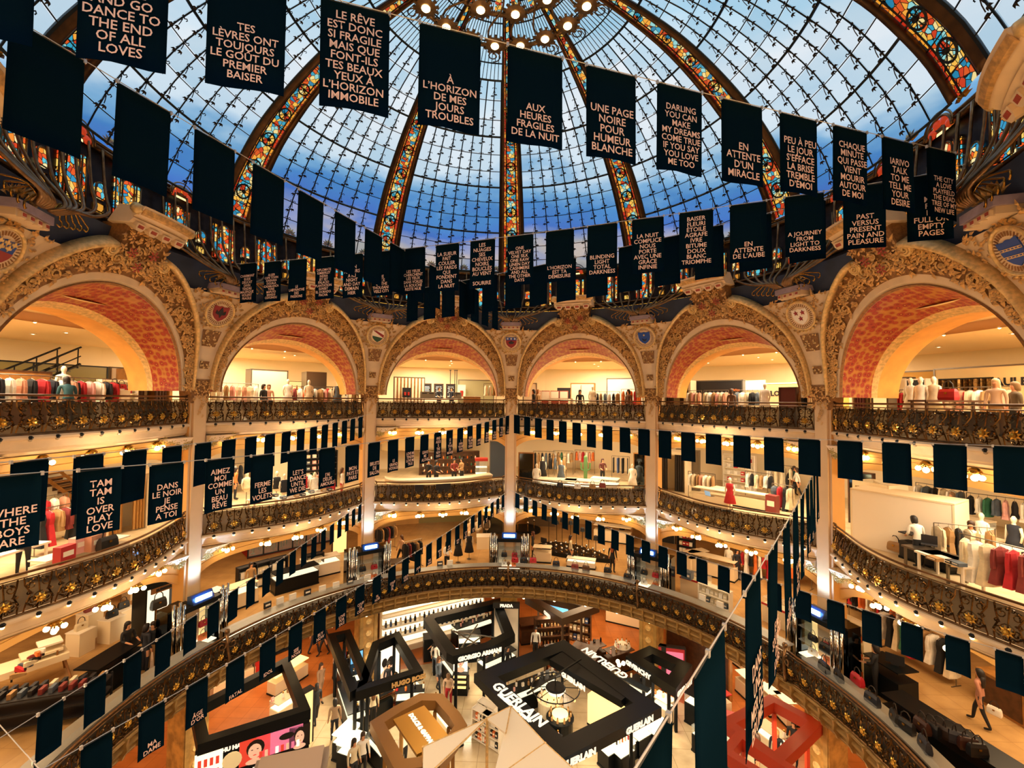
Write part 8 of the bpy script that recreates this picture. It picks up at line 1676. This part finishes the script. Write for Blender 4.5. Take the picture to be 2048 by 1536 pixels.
p = (8.75, 9.08, 0.0); panelwall((p[0]+1.0, p[1]+1.0, 0), fc(p), 3.2, 2.4, WOODD, 'brown slanted shop front right of the GIVENCHY stall', .3, 0, WOODM, 'shop front', 'shop_facade'); p = (10.36, 12.01, 0.0); shelves((p[0]+.2, p[1]+.8, 0), fc(p), 1.7, 2.3, 4, WHITE, 'white rear shelves with red boxes right of the GIVENCHY stall', ['#b3222a', '#15161a', '#ece4d6'], 'the white rear shelves', per=5); p = (9.81, 8.43, 0.0); counter(p, fc(p, -20), 1.6, .7, 1.1, IVORY, 'cream drawer counter with a red edge, right side', False, mat('signal_red', '#b3221e', .4))
# 9: left black stalls
g, c, P, Q = stall([(-5.83, 4.55, 2.9), (-6.4, 8.16, 2.9), (-5.42, 9.22, 2.9), (-3.46, 6.05, 2.9)], .35, BLKC, 'black stall with a couple poster and bronze spots lettered HUGO BOSS'); front_sign(g, c, 'HUGO BOSS', (-4.49, 5.37, 2.9), (-3.48, 5.98, 2.9), .26, ZC-.2, GOLD2)
p = (-5.95, 8.47, 0.0); r = panelwall((p[0], p[1]+.7, 0), fc(p, 15), 1.3, 2.3, LITW, 'lit poster of two people embracing at the HUGO BOSS stall', .2, 0, INK, 'poster wall', 'poster_wall')
for x, z, rx, rz_, k in ((-.25, 1.5, .16, .22, 'dark'), (.1, 1.45, .2, .24, 'dark'), (-.2, 1.35, .15, .2, 'skin'), (.12, 1.28, .16, .2, 'skin'), (-.1, .9, .4, .3, 'skin'), (.2, .6, .35, .25, 'dark')):
    b = MB(); n = 14; b.add([(x+rx*cos(2*pi*i/n), -.12-.004*z, z+rz_*sin(2*pi*i/n)) for i in range(n)], [tuple(range(n))]); b.build('printed_figure', PHOTO[k], r)
counter_between((-6.2, 7.12, 0.0), (-5.4, 7.87, 0.0), .7, 1.0, BLACK, 'black counter with a blue screen at the HUGO BOSS stall', False, 0, MX, 'the HUGO BOSS counter'); counter_between((-5.2, 7.98, 0.0), (-4.31, 8.71, 0.0), .9, 1.1, WOODD, 'shelf counter of orange boxes at the HUGO BOSS stall', True, 0, ['#d36a2c', '#b3222a', '#a07a4c', '#ece4d6'], 'the counter of orange boxes'); p = (-5.01, 8.15, 0.0); shelves((p[0]-.2, p[1]-.3, 0), fc(p, 10), 1.7, 1.3, 3, WOODD, 'low dark shelves of orange cartons below the HUGO BOSS sign', ['#d36a2c', '#b3222a', '#a07a4c'], 'the low orange shelves', per=8)
p = (-5.71, 8.48, 0.0); person((p[0], p[1]+.1, 0), fc(p, 10), 'stand', '#15161a', '#15161a', '#1c1411', 'assistant in black inside the HUGO BOSS stall'); p = (-5.82, 6.68, 0.0); person(p, fc(p, 170), 'stand', '#d8c7a6', '#15161a', '#6b4526', 'shopper in beige west of the HUGO BOSS stall', True)
g, c, P, Q = stall([(-8.85, 8.77, 2.9), (-7.93, 9.29, 2.9), (-5.42, 5.33, 2.9), (-6.04, 4.52, 2.9)], .32, BLKC, 'narrow dark stall with rows of make-up beside the couple poster stall'); counter_between((-7.75, 8.39, 0.0), (-6.26, 6.08, 0.0), .8, 1.0, BLACK, 'long dark make-up counter in the aisle', True, 0, MX, 'the long dark make-up counter'); counter_between((-8.79, 10.29, 0.0), (-7.39, 8.4, 0.0), .8, 1.1, BLACK, 'dark rear make-up counter in the aisle', True, 0, MX, 'the dark rear make-up counter'); p = (-7.75, 9.51, 0.0); r = thing('wall_screen', 'small blue screen at the narrow dark stall', 'screen', (p[0]+.1, p[1], 1.1), fc(p)); b = MB(); b.box((0, 0, .3), (.7, .06, .6)); b.build('casing', INK, r); b = MB(); b.box((0, -.04, .3), (.6, .02, .5)); b.build('display', PHOTO['blue'], r); b = MB(); b.box((0, .02, -.5), (.1, .06, 1.0)); b.build('post', INK, r)
for i in range(2):
    p = ((-6.36, 5.14, 0.0), (-5.98, 4.66, 0.0))[i]; counter(p, fc(p, 20), .9, .7, 1.0, BLACK, '%s black tester block at the end of the aisle' % ORD[i], True, LITW, 'tester counters')
# 10: black stall with picture panels, lower west
g, c, P, Q = stall([(-11.73, 3.5, 2.9), (-9.77, 6.85, 2.9), (-7.13, 3.53, 2.9), (-10.08, 1.69, 2.9)], .35, BLKC, 'wide black stall with beauty posters lettered SHU UEMURA', posts=False)
A_, B_ = Vector((-10.22, 1.72, 2.9)), Vector((-7.1, 3.48, 2.9)); e_ = B_-A_; e_.z = 0; L_ = e_.length; rz = atan2(e_.y, e_.x); mid = (A_+B_)/2
w = thing('beauty_wall', 'black beauty wall with lit portraits, lettered SHU UEMURA', 'wall display', (mid.x, mid.y, 0), rz); b = MB(); b.box((0, .12, 1.3), (L_*.98, .16, 2.6)); b.build('black_panel', BLKC, w)
u0 = -L_/2
face_print(w, u0+.50*L_, 2.05, .95, .85, 'dark', 'red', .03); b = MB(); b.box((u0+.72*L_, .03, 2.1), (1.5, .03, .75)); f = b.build('poster', PHOTO['pink'], w)
for k in range(8): b = MB(); b.box((u0+.72*L_-.6+.17*k, .0, 1.85), (.1, .02, .22)); b.build('printed_lipstick', PHOTO[['red', 'skin', 'pink', 'white'][k % 4]], f)
b = MB(); n = 14; b.add([(u0+.78*L_+.25*cos(2*pi*i/n), .005, 2.22+.12*sin(2*pi*i/n)) for i in range(n)], [tuple(range(n))]); b.build('printed_eye', PHOTO['dark'], f)
b = MB(); b.box((u0+.12*L_, .03, 2.0), (.8, .03, .95)); f = b.build('poster', LITW, w)
for k in range(2):
    for i in range(4): b = MB(); b.box((u0+.12*L_-.26+.17*i, .0, 1.75+.4*k), (.1, .02, .25)); b.build('printed_bottle', PHOTO['red'], f)
b = MB(); b.lathe([(.3, 0), (.28, .02), (.02, .04)], 16, (u0+.31*L_, .02, 1.95), 0, Matrix.Rotation(pi/2, 3, 'X')); b.build('printed_blonde_wig', mat('print_blonde', '#d8c08a', .5, emit='#d8c08a', estr=.6), w); sign(w, 'SHU HAIR', .18, SIGNW, (u0+.31*L_, .02, 2.38)); sign(w, 'shu uemura', .34, SIGNW, (u0+.55*L_, .02, 1.42)); face_print(w, u0+.90*L_, 2.05, .7, .8, 'dark', 'dark', .03)
for k in range(9):
    b = MB(); b.box((u0+L_*(.12+.09*k), -.02, 1.0), (.42, .06, .32)); b.build('lit_niche', [LITW, PHOTO['red'], LITY][k % 3], w)
for k in range(3): b = MB(); b.box((0, -.2, .25+.28*k), (L_*.9, .5, .05)); b.build('shelf', WOODD, w)
for k in range(28): u = -L_*.42+L_*.84*k/27; bottle((mid.x+u*cos(rz)+.25*sin(rz), mid.y+u*sin(rz)-.25*cos(rz), .84), MX[k % 5], 'make-up bottle on the black beauty wall', 'make-up bottles on the beauty wall', 1.5)
counter_between((-11.45, 4.32, 0.0), (-10.02, 5.25, 0.0), .5, .9, IVORY, 'cream counter behind the black beauty wall', False); counter_between((-10.21, 6.5, 0.0), (-9.68, 7.62, 0.0), .6, 1.0, IVORY, 'cream lit case of make-up inside the beauty stall', True, 0, GL, 'the cream lit case')
p = (-8.48, 5.31, 0.0); r = thing('stool', 'black round stool with a green cushion at the beauty stall', 'stool', p); b = MB(); b.lathe([(.2, .6), (.22, .64), (.18, .7)], 12); b.build('green_cushion', PHOTO['green'], r); b = MB(); b.lathe([(.22, 0), (.03, .04), (.03, .6)], 10); b.build('post', INK, r)
p = (-8.4, 5.58, 0.0); r = panelwall(p, fc(p), .7, 2.2, LITY, 'lit end panel of the beauty stall', .3, 0, INK, 'lightbox', 'light_panel'); p = (-8.19, 4.57, 0.0); r = thing('price_board', 'small white notice board on a stand near the beauty stall', 'sign', p, fc(p)); b = MB(); b.box((0, 0, 1.1), (.45, .04, .6)); b.build('board', WHITE, r); b = MB(); b.lathe([(.2, 0), (.02, .03), (.02, .85)], 10); b.build('post', INK, r)
p = (-6.23, -0.03, 2.75); r = thing('stall_roof', 'flat grey stall roof at the lower edge beside the beauty wall', 'stall', (p[0], p[1], 0), fc(p, 18)); b = MB(); b.box((0, 0, 2.62), (3.6, 2.2, .25)); b.build('grey_slab', mat('grey_roof', '#a08d7c', .5), r); b = MB(); b.box((0, 0, 2.9), (3.3, 1.9, .06)); b.build('raised_edge', mat('grey_roof2', '#b7a08c', .5), r)
for s in (-1, 1):
    for q in (-1, 1): b = MB(); b.box((s*1.6, q*.9, 1.32), (.15, .15, 2.64)); b.build('post', BLACK, r)
p = (-14.71, 3.62, 0.0); person((p[0]+.2, p[1]+1.2, 0), fc(p), 'stand', '#15161a', '#15161a', '#1c1411', 'assistant in black at the lower west corner of the hall'); p = (-12.46, 3.71, 0.0); person((p[0], p[1]+.9, 0), fc(p, 30), 'desk', '#55606c', '#15161a', '#2a1a12', 'shopper in grey bending under the MA DAME banner')
# 11: red-framed stalls, right
g, c, P, Q = stall([(8.05, 3.59, 2.9), (10.69, 5.13, 2.9), (11.82, 3.61, 2.9), (9.1, 1.63, 2.9)], .38, REDC, 'red-framed stall under the east side of the ring, nearer the centre'); counter_between((10.93, 6.35, 0.0), (11.38, 5.34, 0.0), .6, 1.0, IVORY, 'cream lit tester table inside the red-framed stall', True, 0, ['#d36a2c', '#b3222a', '#ece4d6', '#e3a9a0'], 'the red stall table')
p = (11.75, 5.35, 0.0); person((p[0], p[1], 0), fc(p, 20), 'stand', '#15161a', '#15161a', '#1c1411', 'man in a black suit inside the red-framed stall'); p = (10.77, 4.61, 0.0); person((p[0], p[1]+.2, 0), fc(p, 40), 'stand', '#15161a', '#15161a', '#d0a860', 'blonde shopper in black at the red-framed stall', True); p = (10.07, 4.36, 0.0); person((p[0]-.2, p[1]+.2, 0), fc(p, -40), 'stand', '#1c1f2a', '#15161a', '#3a2416', 'dark-haired woman beside the blonde shopper', True)
g, c, P, Q = stall([(8.41, 3.02, 3.0), (9.55, 1.33, 3.0), (8.55, 0.66, 3.0), (7.37, 2.04, 3.0)], .3, REDC, 'red canopy frame at the lower edge, below the first red-framed stall', z=3.0); p = (12.97, 5.65, 0.0); r = thing('red_canopy', 'small pointed red canopy beside the ground pillar', 'canopy', (p[0], p[1]+.3, 0), fc(p)); b = MB(); b.sweep([[(-.8*k, -.6*k, z), (.8*k, -.6*k, z), (.8*k, .6*k, z), (-.8*k, .6*k, z)] for k, z in ((1, 2.5), (1, 2.62), (.25, 2.95))]); b.build('roof', REDC, r); b = MB(); b.box((0, 0, 1.25), (.5, .4, 2.5)); b.build('counter_post', IVORY, r)
for i in range(3):
    p = ((11.95, 9.22, 0.0), (12.48, 8.21, 0.0), (12.92, 7.59, 0.0))[i]; counter((p[0], p[1]+.3, 0), fc(p, -25), .9, .6, 1.0, IVORY, '%s of three cream cases on the brown carpet, right side' % ORD[i], False, WHITE, 'cream cases on the carpet')
p = (12.92, 11.67, 0.0); counter((p[0], p[1]+.6, 0), fc(p, -25), 1.6, .8, 1.2, IVORY, 'cream box counter on castors below the ring, right side', False); p = (8.66, 5.48, 0.0); counter((p[0], p[1], 0), fc(p), 1.6, .8, 1.0, BLACK, 'black glass-topped counter near the edge-on banners', True, CASEG); p = (8.72, 7.73, 0.0); counter((p[0], p[1]-.2, 0), fc(p), .8, .7, 1.3, BLACK, 'black stand of bottles beside the GIVENCHY letters', True); p = (9.66, 6.58, 0.0); counter((p[0], p[1], 0), fc(p, 30), 1.6, .7, 1.0, WHITE, 'white drawer counter with a red top near the red frames', False, mat('signal_red', '#b3221e', .4))
# visitors in the aisles
for x, a, kd, tp, lg, hr, lh, lab in ((0, 170, 'walk', '#15161a', '#15161a', '#1c1411', False, 'man in black walking away down the aisle'), (1, 160, 'stand', '#a5876a', '#1c1f2a', '#1c1411', False, 'man in a beige jacket and dark jeans in the aisle'), (2, 10, 'walk', '#8a6a50', '#8a6a50', '#3a2416', True, 'woman in a short brown dress walking towards the camera'), (3, 90, 'walk', '#1c1f2a', '#1c1f2a', '#1c1411', False, 'man in navy striding on the orange floor'), (4, -80, 'walk', '#15161a', '#15161a', '#2a1a12', True, 'woman in black striding beside the man in navy'),
        (5, -70, 'desk', '#15161a', '#15161a', '#1c1411', False, 'man in black at the west ARMANI counter'), (6, 140, 'stand', '#ece4d6', '#55606c', '#1c1411', False, 'man in a white shirt seen from behind near the ARMANI stall'), (7, 30, 'walk', '#55606c', '#1c1f2a', '#6b4526', True, 'woman in grey with a blue folder near the portrait stand'), (8, -20, 'lean', '#d8b79a', '#b3222a', '#8a6a4a', False, 'bald man in a pale shirt near the portrait stand'), (9, 20, 'stand', '#55606c', '#15161a', '#2a1a12', False, 'shopper behind the rear GUERLAIN counter'), (10, 40, 'stand', '#15161a', '#15161a', '#1c1411', True, 'assistant in black by the south ARMANI counter')):
    p = ((-8.42, 6.81, 0.0), (-7.18, 5.85, 0.0), (-8.93, 8.34, 0.0), (-11.08, 12.11, 0.0), (-10.45, 12.04, 0.0), (-3.89, 11.15, 0.0), (-3.81, 10.5, 0.0), (-3.36, 9.12, 0.0), (-2.68, 8.08, 0.0), (-0.15, 8.71, 0.0), (0.03, 10.25, 0.0))[x]
    person(p, fc(p, a), kd, tp, lg, hr, lab, lh)
p = (-4.08, 11.84, 0.0); r = thing('black_counter_block', 'black block counter with a covered top at the ARMANI entrance', 'counter', (p[0]-.2, p[1]+.2, 0), .3); b = MB(); b.box((0, 0, .6), (1.0, .7, 1.2)); b.build('body', BLACK, r); b = MB(); b.box((0, 0, 1.22), (1.04, .74, .05)); b.build('counter_top', INK, r)
# stores seen across the orange floor at the far left and right
p = (-13.72, 7.45, 0.0); counter((p[0], p[1]+1.5, 0), fc(p), 2.0, .7, 1.0, IVORY, 'cream shelf of shoes beyond the FATAL banner', False, None); p = (-13.97, 8.49, 0.0); shelves((p[0]-.6, p[1]+.4, 0), fc(p), 1.3, 1.4, 3, WOODM, 'timber shelf of shoes behind the FATAL banner', ['#d36a2c', '#15161a', '#ece4d6'], 'the timber shoe shelf', per=5); p = (-11.28, 8.79, 0.0); counter((p[0]+.2, p[1]+.6, 0), fc(p, 15), 1.9, .6, .9, IVORY, 'cream tray of make-up behind the IDOL banner', False, LITY); p = (-12.86, 9.3, 0.0); panelwall((p[0], p[1]+.6, 0), fc(p), .6, 1.4, mat('signal_red', '#b3221e', .4), 'red standing board between the FATAL and IDOL banners', .15); p = (-13.77, 13.45, 0.0); table((p[0], p[1]+.4, 0), fc(p), 1.2, .8, .8, WHITE, 'white round-edged table beside the SEE NOW banner'); p = (-13.61, 10.29, 0.0); shelves((p[0]+.3, p[1]+1.6, 0), fc(p), 2.2, 1.2, 2, INK, 'black open shelf behind the IDOL banner', ['#b3222a', '#15161a'], 'the black open shelf', per=4)
p = (7.47, 16.23, 0.0); counter((p[0], p[1]+.3, 0), fc(p), 2.2, .8, 1.1, IVORY, 'cream box counter on the orange floor beyond the brown stall', False); p = (6.85, 17.19, 0.0); rack((p[0]-.3, p[1]+.8, 0), fc(p), 1.4, 6, ['jacket'], ['#7d2f2b', '#15161a', '#5a3a26' if False else '#a07a4c', '#7d2f2b'], 'on the orange floor beyond the brown stall', 1.3)
p = (-8.7, 12.88, 0.0); panelwall((p[0]+1.2, p[1]+1.6, 0), fc(p), 1.5, 2.6, STEEL, 'steel escalator flank behind the west ground pillar', .3); p = (-7.62, 13.19, 0.0); panelwall((p[0]+.7, p[1]+1.2, 0), fc(p, 40), 1.6, 2.2, WOODM, 'timber board leaning beside the west ground pillar', .1)
# round lamps on the underside of the ring and small ceiling globes
for k in range(26):
    a = -105+210*k/25; x, y = pol(11.5, a); o = thing('ring_lamp', 'round globe lamp under the first-floor ring', 'lamp', (x, y, Z1-.62), 0, 'globe lamps under the ring'); b = MB(); b.lathe([(.08, 0), (.1, -.04), (.05, -.06)], 10); b.build('mount', BRASS, o); b = MB(); b.ball((0, 0, -.14), .11, 8, 6); b.build('globe', BULB, o, True)

# ------------------------------------------------------------------ tell look-alikes apart by their order across the view
_by = {}
for o in bpy.data.objects:
    if o.parent is None and o.get('category') and o.get('label'): _by.setdefault(o['label'], []).append(o)
for lab, v in _by.items():
    if 2 <= len(v) <= 24 and len(lab.split()) <= 12:
        v.sort(key=lambda o: atan2(o.location.x-.736, o.location.y+13.25))
        for k, o in enumerate(v): o['label'] = '%s, %s from the west' % (lab, ORD[k])
_cut = {'the', 'of', 'in', 'on', 'and', 'a', 'with', 'to', 'beside', 'under', 'over', 'from', 'between', 'at', 'by', 'below', 'next'}
for o in bpy.data.objects:
    w = (o.get('label') or '').split()
    if len(w) > 16:
        w = w[:16]
        while w[-1].strip(',') in _cut: w.pop()
        o['label'] = ' '.join(w).rstrip(',')
